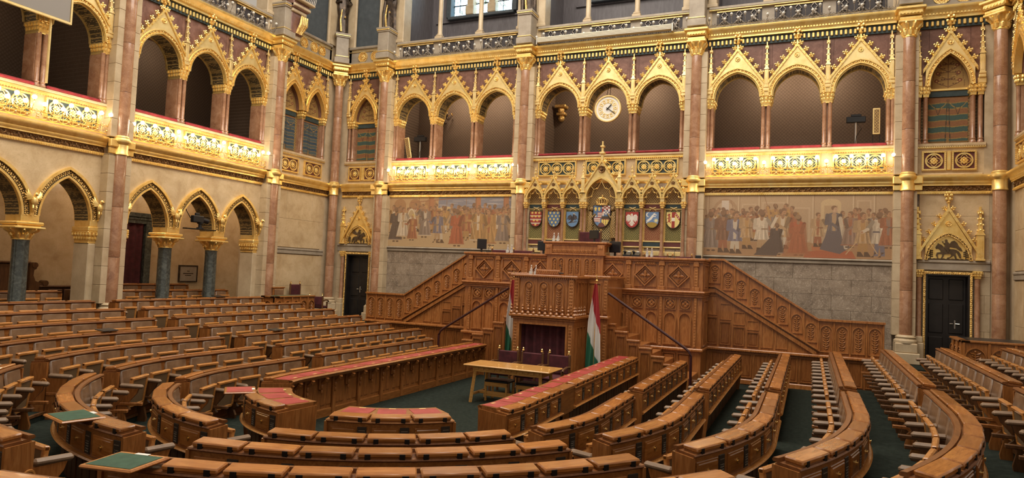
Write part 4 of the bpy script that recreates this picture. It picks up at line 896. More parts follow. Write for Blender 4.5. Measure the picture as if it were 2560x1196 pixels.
# ------------------------------------------------------------------ doors in the rear wall with gilded gables
def horse_relief(mx, flag):
    # flat bronze relief of a rider, cut from outlines given in picture-like units
    b = MB(); K = lambda L: [(mx * (x - 1117) / 316, (660 - y) / 316) for x, y in L]
    H_ = [(1030, 570), (1036, 582), (1050, 578), (1064, 590), (1068, 606), (1040, 610), (1034, 632), (1044, 652), (1036, 658), (1050, 658), (1046, 634), (1052, 622), (1078, 622), (1076, 640), (1068, 655), (1062, 660), (1076, 660), (1086, 642), (1092, 624), (1120, 622), (1136, 618), (1140, 632), (1128, 645), (1112, 648), (1110, 654), (1130, 654), (1150, 636), (1152, 626), (1162, 640), (1166, 660), (1176, 660), (1174, 640), (1168, 618), (1174, 602), (1186, 625), (1196, 650), (1206, 652), (1204, 622), (1190, 598), (1172, 585), (1150, 580), (1120, 580), (1095, 578), (1085, 560), (1070, 545), (1055, 540), (1048, 534), (1044, 545), (1036, 556)]
    b.prism(K(H_), -.035, 0); b.prism(K([(1098, 585), (1090, 570), (1096, 545), (1090, 535), (1098, 524), (1095, 512), (1102, 502), (1112, 508), (1112, 522), (1124, 535), (1128, 560), (1124, 582), (1120, 604), (1110, 608), (1106, 590)]), -.05, 0)
    if flag: b.prism(K([(1126, 560), (1140, 545), (1170, 520), (1200, 512), (1180, 530), (1205, 540), (1180, 555), (1150, 566)]), -.03, 0); b.tube([(mx * -.02, -.03, .30), (mx * .22, -.03, .52)], .008, 4)
    else: b.prism(K([(1126, 540), (1140, 518), (1160, 512), (1180, 532), (1190, 556), (1206, 572), (1216, 596), (1195, 590), (1175, 572), (1150, 568), (1128, 562)]), -.03, 0); b.tube([(mx * -.06, -.04, .34), (mx * -.12, -.04, .43)], .007, 4); b.ball((mx * -.12, -.04, .44), .016, 5, 4)
    for sx in (-1, 1):
        for i in range(7):
            a = .35 + i * .4; z = .05 + .024 * i; b.ball((sx * .385 + .035 * math.cos(i * PI + .3), -.012, z + .01), .026, 5, 3, (1.2, .5, .8))
        b.tube([(sx * .385, -.012, 0), (sx * .385, -.012, .24)], .01, 4)
    b.box(-.44, .44, -.03, 0, -.03, .0)
    for i in range(9): b.ball((-.4 + .1 * i, -.012, 0), .03, 5, 3, (1.5, .5, .5))
    return b
def door_bay(sx, label, flag):
    x = 9.04 * sx
    t = thing('door_2' if sx < 0 else 'door_3', label, 'door', (x, 0, 0), 0, kind='structure')
    part('door_reveal', MB().ring([(-.44, -.8), (-.44, 1.46), (.44, 1.46), (.44, -.8)], [(-.50, -.8), (-.50, 1.52), (.50, 1.52), (.50, -.8)], -.03, .45), 'black_door', t)
    fr = MB().ring([(-.48, -.8), (-.48, 1.50), (.48, 1.50), (.48, -.8)], [(-.535, -.8), (-.535, 1.565), (.535, 1.565), (.535, -.8)], -.05, 0)
    for i in range(46):
        for s in (-1, 1): fr.ball((s * .508, -.055, -.77 + i * .05), .022, 5, 3, (1, .6, 1.1))
    for i in range(20): fr.ball((-.48 + i * .05, -.055, 1.533), .022, 5, 3, (1.1, .6, 1))
    part('gilded_frame', fr, 'carved_gold', t)
    lf = part('door_leaf', MB().cbox(-.44, .44, .2, .26, -.8, 1.46, .01), 'black_door', t)
    for i in (-1, 1):
        for z0, z1 in ((-.7, -.1), (0., .75), (.85, 1.38)): part('leaf_panel', MB().cbox(i * .22 - .16, i * .22 + .16, .18, .21, z0, z1, .02), 'black_door', lf)
    hx = .0 if sx < 0 else .18
    part('door_handle', MB().tube([(hx + .03, .17, .25), (hx + .12, .15, .25)], .012, 6).cbox(hx, hx + .04, .17, .2, .12, .34, .01).tube([(hx - .03, .17, .25), (hx - .1, .15, .25)], .012, 6), 'steel', lf)
    for s in (-1, 1):
        c = part('door_column', MB().lathe([(.075, -.1), (.062, -.06), (.06, 1.40), (.066, 1.42)], 12, (s * .63, -.06, 0)), 'red_marble', t)
        part('plinth', MB().cbox(s * .63 - .11, s * .63 + .11, -.2, .04, -.8, -.26, .02).cbox(s * .63 - .09, s * .63 + .09, -.17, .04, -.26, -.1, .02), 'cream_stone', c)
        part('capital', flare(s * .63 - .06, s * .63 + .06, -.12, .02, 1.41, 1.60, .035), 'gold', c)
    g = thing('door_gable', 'gilded gable with a dark %s over the %s door' % ('horseman carrying a flag' if flag else 'mounted rider', 'left' if sx < 0 else 'right'), 'gable', (x, -.02, 0), 0)
    A = (.45, 1.86, .62)
    part('gable', MB().ring(arch(*A, 9, .05), [(px_, max(3.10 - 1.10 * abs(px_) / .62, pz + .004)) for px_, pz in arch(*A, 9, .05)], -.07, .03), 'gold', g)
    part('arch_moulding', MB().ring(arch(*A, 9, 0), arch(*A, 9, .02), -.09, .03).ring(arch(*A, 9, .05), arch(*A, 9, .07), -.09, .03).merge(leaf_ring(*A, .015, .055, -.07)), 'carved_gold', g)
    part('raking_moulding', rake(3.22, .68, 2.05, .06, -.12, .02), 'gold', g)
    part('rosette', shared('rosette', lambda: None), 'carved_gold', g, (0, -.07, 2.78))
    part('gold_ground', MB().prism(arch(*A, 9, 0), -.01, .03), 'gold', g)
    part('rider_relief', horse_relief(-1 if sx < 0 else 1, flag), 'bronze_dark', g, (0, -.012, 1.89))
    for s in (-1, 1):
        part('pinnacle', MB().merge(pinnacle(.085, 1.86, 2.5, 3.22)), 'gold', g, (s * .68, 0, 0))
        for i in range(5):
            q = .1 + .17 * i; part('crocket', shared('crocket', lambda: None), 'carved_gold', g, (s * .68 * q, -.05, 3.22 - 1.17 * q + .04), (0, s * .6, 0), 1.25)
    part('finial', shared('gable_finial', lambda: None), 'gold', g, (0, -.05, 3.20), (0, 0, 0), .9)
door_bay(-1, 'tall dark left door with a twisted gilt frame and red side columns', True); door_bay(1, 'tall dark right door with a twisted gilt frame and red side columns', False)
# ------------------------------------------------------------------ screen with coats of arms over the president's seat
def shield_outline(n=14): return [(-.5, 1.0), (.5, 1.0), (.5, .55)] + [(.5 * math.cos(a), .55 - .55 * math.sin(a) ** .9) for a in [PI / 2 * i / n for i in range(1, n)]] + [(0, 0)] + [(-.5 * math.cos(a), .55 - .55 * math.sin(a) ** .9) for a in [PI / 2 * i / n for i in range(n - 1, 0, -1)]] + [(-.5, .55)]
AZ_, GU, AR_, OR, SB, VT = (.085, .15, .27), (.30, .035, .025), (.72, .66, .56), (.74, .55, .14), (.03, .025, .03), (.28, .20, .05)
def arms(kind, nx=66, nz=80):
    C = Canvas(1, 1.2, nx, nz, AR_); E = C.ell; P = C.poly; L = C.line
    if kind == 0:      # crowned lion heads between silver bars on red
        C.I[:] = GU
        for i in range(3):
            z = .22 + .3 * i; C.rect(0, 1, z - .01, z + .09, (.50, .40, .33))
        for r, (z, n) in enumerate(((1.08, 3), (.80, 3), (.47, 2), (.13, 1))):
            for i in range(n):
                x = .5 + (i - (n - 1) / 2) * .3; E(x, z, .085, .06, OR); P([(x - .08, z + .02), (x - .09, z + .11), (x - .04, z + .07), (x, z + .12), (x + .04, z + .07), (x + .09, z + .11), (x + .08, z + .02)], OR); E(x + .02, z - .01, .03, .02, GU)
    elif kind == 1:    # gold lilies on blue
        C.I[:] = AZ_
        for r in range(5):
            for i in range(3 + r % 2):
                x = .5 + (i - (2 + r % 2) / 2) * .32; z = .1 + r * .25
                E(x, z + .03, .028, .075, OR)
                for s in (-1, 1): L(x, z - .02, x + s * .06, z + .03, .02, OR); L(x + s * .06, z + .03, x + s * .07, z - .0, .016, OR); L(x, z - .03, x + s * .035, z - .075, .016, OR)
                C.rect(x - .055, x + .055, z - .035, z - .015, OR)
    elif kind == 2:    # dark bird on blue
        C.I[:] = (.13, .24, .40); D = (.035, .028, .03)
        E(.5, .62, .15, .2, D); L(.55, .75, .62, 1.0, .07, D); E(.62, 1.04, .06, .05, (.5, .42, .33)); L(.64, 1.03, .73, .98, .025, (.45, .36, .25))
        for s in (-1, 1):
            P([(.5, .78), (.5 + s * .12, .98), (.5 + s * .36, .86), (.5 + s * .45, .55), (.5 + s * .3, .66), (.5 + s * .3, .5), (.5 + s * .16, .6)], D)
            L(.5 + s * .08, .5, .5 + s * .1, .35, .02, (.4, .3, .18))
        P([(.4, .5), (.15, .28), (.3, .3), (.55, .45)], D); L(.15, .30, .85, .42, .03, (.07, .05, .04))
        for s in (-1, 1):
            for i in range(3): L(.5 + s * (.14 + .09 * i), .92 - .05 * i, .5 + s * (.2 + .09 * i), .62, .008, (.2, .16, .14))
    elif kind == 3:    # white eagle on red
        C.I[:] = (.36, .04, .03); D = (.74, .69, .60)
        E(.5, .62, .11, .2, D); L(.5, .78, .5, .98, .06, D); E(.49, 1.02, .065, .06, D); L(.44, 1.02, .37, .98, .022, OR)
        for s in (-1, 1):
            P([(.5, .72), (.5 + s * .15, .98), (.5 + s * .33, 1.02), (.5 + s * .44, .85), (.5 + s * .42, .45), (.5 + s * .34, .6), (.5 + s * .3, .38), (.5 + s * .23, .55), (.5 + s * .17, .42), (.5 + s * .13, .6)], D)
            L(.5 + s * .05, .48, .5 + s * .2, .3, .035, D)
            for i in range(4): L(.5 + s * (.16 + .07 * i), .9, .5 + s * (.18 + .075 * i), .52, .008, (.40, .33, .27))
        P([(.44, .5), (.36, .2), (.5, .12), (.64, .2), (.56, .5)], D)
        for i in range(3): L(.43 + .07 * i, .42, .42 + .08 * i, .2, .008, (.4, .33, .27))
    elif kind == 4:    # leaping silver beast, moon and star over a hill
        C.I[:] = (.14, .23, .40); P([(0, 0), (0, .22), (.2, .40), (.5, .44), (.8, .38), (1, .2), (1, 0)], (.35, .23, .04)); D = (.76, .72, .64)
        P([(.14, .62), (.3, .72), (.5, .98), (.62, 1.02), (.6, .85), (.42, .6), (.2, .48)], D); E(.66, 1.02, .09, .05, D); L(.68, 1.02, .82, .98, .03, D); L(.58, 1.05, .72, 1.12, .02, D); L(.55, .9, .76, .85, .03, D); L(.28, .55, .08, .42, .035, D); L(.2, .6, .1, .54, .03, D)
        m = (((C.x - .2) / .17) ** 2 + ((C.z - 1.0) / .17) ** 2 < 1) & (((C.x - .27) / .14) ** 2 + ((C.z - 1.0) / .14) ** 2 > 1); C.fill(m, D)
        for i in range(8): a = i * PI / 4; L(.80, .56, .80 + .15 * math.cos(a), .56 + .15 * math.sin(a), .02, (.80, .68, .30))
        E(.80, .56, .07, .07, (.80, .68, .30))
    elif kind == 5:    # gold, red pale with silver bar, red lion, eagles on a bend
        C.I[:] = (.74, .60, .22); C.rect(.40, .62, 0, 1.2, GU); C.rect(.40, .62, .52, .78, AR_)
        R_ = (.33, .05, .03)
        L(.2, .95, .2, .5, .05, R_); E(.2, 1.02, .08, .07, R_); L(.2, .9, .06, .98, .025, R_); L(.2, .75, .05, .72, .025, R_); L(.2, .55, .07, .42, .03, R_); L(.22, .55, .32, .38, .03, R_); L(.22, .5, .33, .62, .02, R_); L(.33, .62, .3, .85, .02, R_)
        L(.62, 1.15, 1.0, .62, .075, R_)
        for i in range(3): E(.70 + .1 * i, 1.04 - .14 * i, .045, .035, AR_)
    else:              # quartered central arms
        C.I[:] = AZ_
        for i in range(2): E(.12 + .22 * i, 1.04, .075, .075, OR); E(.12 + .22 * i, .95, .04, .05, OR)
        for i in range(3):
            for j in range(4):
                C.rect(.5 + .125 * j, .625 + .125 * j, .96 - .001 + .08 * i, 1.04 + .08 * i, AR_ if (i + j) % 2 else GU)
        C.rect(.5, 1, .70, .96, (.30, .05, .03))
        for j in range(4):
            for i in range(3): C.rect(.62 + .09 * j, .71 + .09 * j, .70 + .087 * i, .787 + .087 * i, AR_ if (i + j) % 2 else (.08, .10, .2))
        for s in range(7): C.rect(.26, .52, .52 + .045 * s, .565 + .045 * s, AR_ if s % 2 else GU)
        L(.52, .5, .64, .5, .02, AR_); L(.58, .58, .58, .86, .022, AR_); L(.50, .78, .66, .78, .018, AR_); L(.52, .70, .64, .70, .018, AR_)
        E(.13, .62, .06, .06, AR_)
        for i in range(4): C.rect(0, .42, .26 + .07 * i, .295 + .07 * i, AR_); C.rect(0, .42, .295 + .07 * i, .33 + .07 * i, GU)
        C.rect(.5, 1, .46, .62, (.07, .05, .03)); C.rect(.5, 1, .44, .47, GU); C.rect(.5, 1, .1, .44, OR)
        for i in range(3):
            for j in range(3): E(.62 + .14 * j, .18 + .11 * i, .025, .035, SB)
        P([(0, .3), (.3, .3), (.46, .1), (.5, 0), (0, 0)], (.13, .22, .36)); P([(.22, 0), (.36, .2), (.5, .28), (.64, .2), (.78, 0)], (.16, .06, .05))
    return C.noise(.1)
def shield(t, kind, x, z, w, h):
    o = [(px_ * (w + .03), pz * (h + .03) - .015) for px_, pz in shield_outline()]
    s = part('shield', MB().prism(o, -.05, .0), 'dark_bronze', t, (x, -.14, z))
    nx, nz = 66, 80; X, Z = np.meshgrid(np.linspace(-.5, .5, nx), np.linspace(0, 1, nz))
    m = (Z >= .55) | ((np.abs(X) / .5) ** 2 + (np.clip(.55 - Z, 0, 1) / .55) ** 2.2 <= 1)
    part('shield_arms', painted('shield_arms', arms(kind), w, h, m), 'paint_layer', s, (0, -.053, 0))
t = thing('heraldic_screen', 'gilded screen of seven gabled niches with painted coats of arms', 'screen', (0, -.05, 0), 0)
part('screen_back', MB().box(-2.55, 2.55, -.1, .05, 1.0, 4.0), 'dado_marble', t)
NICHE = [(-2.155, .27, 0), (-1.54, .27, 1), (-.935, .27, 2), (0, .48, 6), (.935, .27, 3), (1.54, .27, 4), (2.155, .27, 5)]
for i, (x, hw, k) in enumerate(NICHE):
    c = k == 6; odd = i in (1, 5)
    part('niche_panel', MB().box(-hw, hw, -.125, -.1, 2.2, 3.2), 'black_gold_brocade' if c else ('red_brocade' if odd else 'green_brocade'), t, (x, 0, 0))
    part('niche_top_panel', MB().box(-hw, hw, -.125, -.1, 3.2, 4.0 if c else 3.75), 'gold_brocade', t, (x, 0, 0))
    if not c:
        part('niche_strip', MB().box(-hw, hw, -.135, -.1, 3.16, 3.27), 'maroon_paint' if odd else 'teal_paint', t, (x, 0, 0))
        part('niche_strip', MB().box(-hw, hw, -.135, -.1, 2.02, 2.15), 'teal_paint' if odd else 'maroon_paint', t, (x, 0, 0))
        for z0_, z1_ in ((3.27, 3.30), (3.11, 3.14), (2.15, 2.19), (1.98, 2.02), (1.75, 1.88)): part('niche_bar', MB().cbox(-hw, hw, -.15, -.1, z0_, z1_, .01), 'pale_gold', t, (x, 0, 0))
        part('ribbon', MB().tube([(-.11, -.14, 3.05), (-.05, -.15, 3.12), (0, -.16, 3.16), (.05, -.15, 3.12), (.11, -.14, 3.05)], .012, 5).tube([(-.1, -.15, 3.18), (0, -.16, 3.15), (.1, -.15, 3.18)], .012, 5), 'pale_gold', t, (x, 0, 0))
    shield(t, k, x, 2.57, .39 if not c else .52, .47 if not c else .66)
    # gable
    z0, ri, ap, ft, fz = (3.42, .64, 4.62, .66, 3.62) if c else (3.42, .36, 4.14, .335, 3.56)
    g = part('gable', gable_mb(hw, z0, ri, .03, ap - .02, ft, fz, -.36, -.26), 'pale_gold', t, (x, 0, 0))
    part('arch_moulding', MB().ring(arch(hw, z0, ri, 9, -.02), arch(hw, z0, ri, 9, .035), -.385, -.22), 'gold', g)
    part('raking_moulding', rake(ap, ft, fz, .045, -.40, -.26), 'gold', g)
    n = 3 if not c else 5; tr = MB()
    for s in (-1, 1):
        q = [(s * (hw - .01), -.33, z0 + .02), (s * hw * .62, -.33, z0 + ri * .12), (s * hw * .5, -.33, z0 + ri * .45), (s * hw * .68, -.33, z0 + ri * .62)]; tr.tube(q, .011, 5); tr.ball(q[1], .028, 5, 4)
        tr.tube([(s * hw * .5, -.33, z0 + ri * .45), (s * hw * .22, -.33, z0 + ri * .52), (0, -.33, z0 + ri * .86)], .011, 5); tr.ball((s * hw * .3, -.33, z0 + ri * .5), .026, 5, 4)
    part('tracery', tr, 'gold', g)
    part('rosette', shared('rosette', lambda: None), 'bronze_relief', g, (0, -.36, ap - (.30 if c else .27)), (0, 0, 0), 1.6 if c else .8)
    for s in (-1, 1):
        for j in range(n):
            q = (j + .6) / (n + .2); part('crocket', shared('crocket', lambda: None), 'gold', g, (s * ft * q, -.33, ap - (ap - fz) * q + .03), (0, s * .6, 0), .85 if not c else 1.1)
    part('finial', shared('screen_finial', lambda: MB().cbox(-.03, .03, -.03, .03, 0, .14, .006).cbox(-.065, .065, -.065, .065, .14, .19, .01).cbox(-.025, .025, -.025, .025, .19, .3, .006).cbox(-.05, .05, -.05, .05, .3, .34, .008).cbox(-.018, .018, -.018, .018, .34, .44, .005)), 'pale_gold', g, (0, -.33, ap - .02), (0, 0, 0), 1.32 if c else .72)
for x, w in ((-2.46, 1), (-1.85, 1), (-1.235, 1), (-.62, 1), (-.51, 1), (.51, 1), (.62, 1), (1.235, 1), (1.85, 1), (2.46, 1)):
    p = part('colonnette', shared('scr_col', lambda: MB().lathe([(.07, 1.72), (.07, 1.80), (.05, 1.86), (.045, 1.9), (.043, 3.14), (.05, 3.16)], 10, (0, -.27, 0))), 'red_marble', t, (x, 0, 0))
    part('capital', shared('scr_cap', lambda: flare(-.045, .045, -.32, -.2, 3.14, 3.32, .03)), 'gold', p)
    part('impost', shared('scr_imp', lambda: MB().cbox(-.06, .06, -.36, -.15, 3.32, 3.60, .01)), 'pale_gold', p)
    part('side_strip', shared('scr_strip', lambda: MB().box(-.075, .075, -.13, -.1, 1.7, 3.4)), 'gold', p)
for s in (-1, 1): part('pinnacle', MB().merge(pinnacle(.055, 3.6, 4.05, 4.56), 0, -.32, 0), 'pale_gold', t, (s * .565, 0, 0))
cr = MB().lathe([(.17, 0), (.175, .06), (.16, .06)], 12, (0, 0, 0), fl=.4)
for i in range(7): a_ = (i - 3) * .42; cr.tube([(.165 * math.sin(a_), -.06 * math.cos(a_), .05), (.2 * math.sin(a_), -.075 * math.cos(a_), .14), (.12 * math.sin(a_), -.05, .21), (0, 0, .25)], .018, 5)
for i in range(5): cr.ball(((i - 2) * .075, -.07, .03), .018, 5, 4)
cr.tube([(0, 0, .25), (0, 0, .33)], .012, 5).tube([(-.035, 0, .30), (.035, 0, .30)], .011, 5)
part('crown', cr, 'carved_gold', t, (0, -.17, 3.24))
for s in (-1, 1):
    a = MB(); T = lambda pts, r, tp=None: a.tube([(s * x, y, z) for x, y, z in pts], r, 8, tp)
    T([(.40, -.15, 2.25), (.36, -.16, 2.6), (.37, -.17, 2.9), (.36, -.16, 3.05)], .09, (1.3, 1.1, .9, .5)); a.ball((s * .33, -.18, 3.13), .06, 8, 6, (1, .9, 1.2)); T([(.37, -.17, 2.98), (.28, -.21, 2.86), (.2, -.2, 2.98)], .03); T([(.40, -.13, 2.95), (.47, -.12, 3.2), (.44, -.12, 3.5), (.33, -.12, 3.75), (.12, -.12, 3.95)], .05, (1, 1.3, 1.1, .8, .3)); T([(.30, -.15, 2.2), (.24, -.14, 2.1), (.40, -.14, 2.05)], .05, (1, 1, .5)); T([(.36, -.16, 3.18), (.42, -.15, 3.08), (.43, -.15, 2.95)], .035)
    for i in range(4): T([(.30 + .05 * i, -.2, 2.75), (.29 + .06 * i, -.19, 2.25)], .014)
    part('angel_relief', a, 'gold_brocade', t)
# ------------------------------------------------------------------ upper gallery, statues
def upper_bay(loc, rz, wh, first=True):
    t = thing('upper_gallery', 'grey stone upper gallery stretch ' + wh, 'gallery', loc, rz, 'upper gallery stretches')
    part('parapet', MB().box(-2.42, 2.42, .04, .4, 8.45, 9.04).cbox(-2.42, 2.42, -.05, .45, 9.02, 9.10, .012), 'grey_stone', t)
    part('gold_line', MB().cbox(-2.42, 2.42, -.06, .03, 8.985, 9.01, .006), 'pale_gold', t)
    for i in (-1, 0, 1):
        f = part('lattice_ground', MB().box(-.62, .62, .03, .045, 8.50, 8.93), 'dark_paint', t, (i * 1.58, 0, 0))
        L = MB()
        for j in range(3):
            x = (j - 1) * .41
            for a, b_ in ((-.205, .205), (.205, -.205)): L.tube([(x + a, -.0, 8.50), (x + a * .3, -.0, 8.64), (x + b_ * .4, 0, 8.82), (x + b_ * .1, 0, 8.93)], .02, 4)
            L.lathe([(.02, -.03), (.06, -.0), (.06, .03)], 7, (x, 0, 8.68), 'y')
            for k in range(4): L.ball((x + .07 * math.cos(k * PI / 2 + .8), -.01, 8.68 + .07 * math.sin(k * PI / 2 + .8)), .036, 5, 4)
        part('lattice', L, 'iron_lace', f)
        part('rope_moulding', MB().box(-.62, .62, .0, .03, 8.93, 8.97).merge(bead_row(-.62, .62, 8.95, .005, .045, .014)), 'pale_gold', f)
        part('rail_cushion', shared('top_cushion', lambda: MB().cbox(-.62, .62, .05, .2, 9.1, 9.14, .015)), 'maroon_velvet', t, (i * 1.58, 0, 0))
    for x in (-.79, .79):
        part('colonnette', shared('up_col', lambda: MB().cbox(-.14, .14, -.0, .3, 9.10, 9.2, .02).cbox(-.11, .11, .03, .27, 9.2, 9.26, .02).lathe([(.1, 9.26), (.1, 9.3), (.08, 9.34), (.075, 12.2)], 12, (0, .15, 0))), 'cream_stone', t, (x, 0, 0))
    for x in (-2.34, 2.34):
        part('side_pier', shared('up_pier', lambda: MB().cbox(-.13, .13, .0, .5, 9.10, 12.2, .02).cbox(-.16, .16, -.04, .3, 9.1, 9.22, .02)), 'cream_stone', t, (x, 0, 0))
    return t
for (loc, rz, wh, lit) in BAYS[:4]:
    upper_bay(loc, rz, wh.replace('over', 'high over')); lamp_row(loc, rz, 'unlit upper globe lamps on iron scrollwork ' + wh, False, 4.22, 'iron_lace', 'unlit lamp rows of the upper gallery')
for x, wh in ((-8.1, 'left'), (-2.7, 'centre left'), (2.7, 'centre right'), (8.1, 'right')): struct('wall_upper_pier', MB().cbox(-.36, .36, .02, .6, 8.45, 12.4, .02), 'cream_stone', 'upper stone pier on the rear wall, %s one' % wh, (x, 0, 0), cat='wall')
for y, wh in ((-3.28, 'farther'), (-8.66, 'nearer')): struct('wall_upper_pier', MB().cbox(-.36, .36, .02, .6, 8.45, 12.4, .02), 'cream_stone', 'upper stone pier on the left wall, %s one' % wh, (-10.33, y, 0), PI / 2, cat='wall')
struct('wall_upper_room', MB().box(-8.3, 8.3, 2.8, 3.0, 8.3, 10.9).box(-8.3, -7.3, 2.8, 3, 10.9, 14).box(-4.5, -1.5, 2.8, 3, 10.9, 14).box(1.4, 8.3, 2.8, 3, 10.9, 14), 'daylit_wood', 'grey panelled back wall of the upper gallery', cat='wall')
for x0, x1, wh in ((-7.3, -4.5, 'behind the left upper gallery'), (-1.5, 1.4, 'behind the middle upper gallery')):
    w = struct('window_1' if x0 < -5 else 'window_2', MB().cbox(x0, x1, 2.55, 2.85, 10.80, 10.92, .02), 'slate_paint', 'stained glass window ' + wh, cat='window')
    n = 3
    for i in range(n):
        a = x0 + (x1 - x0) * i / n; b_ = x0 + (x1 - x0) * (i + 1) / n
        part('window_pane', MB().box(a + .12, b_ - .12, 2.9, 2.92, 10.95, 13.8), 'stained_glass', w)
        if i: part('mullion', MB().cbox(a - .13, a + .13, 2.6, 2.95, 11.0, 13.8, .03).cbox(a - .17, a + .17, 2.55, 2.9, 10.92, 11.3, .03), 'cream_stone', w)
        part('glazing_bar', MB().cbox(a + .1, b_ - .1, 2.88, 2.91, 11.42, 11.46, .005).cbox(a + .35, a + .37, 2.88, 2.91, 10.95, 13.8, .005), 'black_metal', w)
    part('window_jamb', MB().cbox(x0 - .1, x0 + .1, 2.6, 2.95, 10.9, 13.8, .02).cbox(x1 - .1, x1 + .1, 2.6, 2.95, 10.9, 13.8, .02), 'slate_paint', w)
    for z in (9.55, 10.75): part('wainscot_rail', MB().cbox(x0 - .6, x1 + .4, 2.72, 2.82, z, z + .07, .01), 'daylit_wood', w)
struct('floor_upper_room', MB().box(-8.3, 8.3, .4, 2.9, 8.3, 8.42), 'dark_grey_wood', 'floor of the upper gallery', cat='floor')
for x, wh in ((-8.3, 'left'), (-2.8, 'centre left'), (2.8, 'centre right'), (8.3, 'right')): struct('wall_upper_partition', MB().cbox(x - .2, x + .2, .55, 2.9, 8.3, 13.5, .01), 'daylit_wood', 'panelled cross wall in the upper gallery, ' + wh, cat='wall')
# niches beside the corners
for nm, loc, rz, x0, x1, rs in (('left rear', (-9.04, 0, 0), 0, -.86, .62, (-.25, .3)), ('left side', (-10.33, -1.78, 0), PI / 2, -1.2, 1.3, (-.70, -.2, .33, .74)), ('right rear', (9.04, 0, 0), 0, -.62, .9, (-.2, .3))):
    t = thing('corner_parapet', 'stone parapet with pierced roundels below a slate niche, %s corner' % nm, 'parapet', loc, rz)
    part('parapet', MB().box(x0, x1, -.0, .3, 8.44, 9.02).cbox(x0, x1, -.06, .3, 9.0, 9.10, .02), 'grey_stone', t)
    part('rope_moulding', bead_row(x0 + .1, x1 - .05, 8.97, .0, .045, .014).cbox(x0, x1, -.03, .0, 8.90, 8.925, .004), 'pale_gold', t)
    for x in rs: part('roundel', shared('quatrefoil_r', lambda: quatrefoil(.2, -.03, .0).lathe([(.001, -.004), (.17, -.004), (.17, .0)], 16, ax='y')), 'carved_gold', t, (x, 0, 8.71))
    part('niche_back', MB().box(x0, x1, .12, .3, 9.0, 12.2), 'slate_paint', t)
    for x in (x0 + .08, x1 - .08): part('niche_jamb', MB().cbox(x - .1, x + .1, -.0, .2, 9.1, 12.2, .015).merge(MB().lathe([(.06, 9.1), (.05, 9.2), (.045, 12.2)], 8, (x + (.12 if x < (x0 + x1) / 2 else -.12), .02, 0))), 'cream_stone', t)
def statue(seed, cape):
    rs = random.Random(seed); b = MB(); n = 22; P = []
    for k in range(15):
        u = k / 14; z = 1.55 * u; r = (.20 - .05 * u + (.03 if .55 < u < .8 else 0)) * (1 if u < .9 else 1 - (u - .9) * 4)
        ring_ = []
        for i in range(n):
            a = 2 * PI * i / n; q = 1 + .13 * math.sin(a * 7 + u * 2 + seed) * (1 - u * .7) + .05 * math.sin(a * 3 + 4 * u)
            ring_.append((r * q * math.cos(a) * (1.1 if u > .6 else 1), r * q * math.sin(a) * .8, z))
        P.append(ring_)
    b.v = [p for r_ in P for p in r_]
    b.f = [(k * n + i, k * n + (i + 1) % n, (k + 1) * n + (i + 1) % n, (k + 1) * n + i) for k in range(14) for i in range(n)] + [tuple(range(n - 1, -1, -1)), tuple(14 * n + i for i in range(n))]
    b.ball((0, -.02, 1.76), .105, 12, 9, (.9, 1, 1.25)); b.tube([(0, 0, 1.52), (0, -.01, 1.68)], .055, 8); b.ball((0, -.12, 1.74), .02, 5, 4)
    b.tube([(.2, 0, 1.45), (.27, -.06, 1.2), (.15, -.2, 1.08)], .06, 8, (1.1, .9, .6)); b.tube([(-.2, 0, 1.45), (-.25, -.08, 1.18), (-.08, -.2, 1.2)], .06, 8, (1.1, .9, .6))
    if cape: b.tube([(-.22, .0, 1.3), (-.28, -.02, .7), (-.26, -.05, .1)], .07, 8, (1, 1.2, .9)); b.tube([(.15, -.2, 1.2), (.18, -.22, .05)], .018, 6)
    b.lathe([(.24, 0), (.24, .05), (.2, .06)], 14); return b
for x, y, s, rz, lb in ((-8.1, -.08, 1, 0, 'dark bronze statue in a long mantle above the left door column'), (-2.7, -.08, 2, 0, 'dark bronze statue above the column left of the clock'), (-10.1, -.25, 3, PI / 4, 'dark bronze robed statue in the left corner'), (2.7, -.08, 4, 0, 'dark bronze statue above the column right of the clock')):
    t = thing('statue', lb, 'statue', (x, y, 9.52), rz, 'statues of the upper gallery'); part('figure', statue(s, s != 3), 'dark_bronze', t); part('gilded_hem', MB().tube([(-.06, -.2, .08), (-.1, -.21, .5), (-.06, -.19, .9)], .03, 6, (1.3, 1, .7)).ball((.06, -.2, .62), .035, 6, 4), 'carved_gold', t)
t = tag(part('lighting_trough', MB().cbox(-2.3, 1.95, -.38, -.22, 8.46, 8.62, .01), 'beige_enamel', None, (0, 0, 0)), 'long pale metal lighting trough below the middle upper gallery', 'light trough')
for i, z in enumerate((8.50, 8.54, 8.58)): part('trough_rib', MB().cbox(-2.3, 1.95, -.39, -.38, z, z + .022, .004), 'beige_enamel', t)
part('trough_bracket', MB().cbox(1.95, 2.0, -.36, 0, 8.40, 8.66, .01).cbox(-2.35, -2.3, -.36, 0, 8.40, 8.66, .01), 'steel', t)
t = thing('corner_corbel', 'white and gold carved corbel carrying a small iron balcony at the left wall', 'corbel', (-10.1, -2.95, 0), PI / 2)
for q in ((-.30, .38, -.36, .1, 9.30, 9.42), (-.34, .46, -.46, .1, 9.46, 9.56), (-.36, .55, -.56, .1, 9.66, 9.74), (-.25, .28, -.24, .1, 8.46, 8.62)): part('corbel_moulding', MB().cbox(*q, .02), 'cream_stone', t)
part('corbel_core', MB().cbox(-.28, .3, -.3, .1, 8.6, 9.7, .03).cbox(-.34, .42, -.42, .1, 9.42, 9.66, .02), 'maroon_marble', t)
lf = MB()
for i in range(4): lf.tube([(.0 + .06 * i, -.30, 8.65), (.05 + .08 * i, -.42, 8.95), (.1 + .09 * i, -.40, 9.25)], .06, 6, (.7, 1.1, .5))
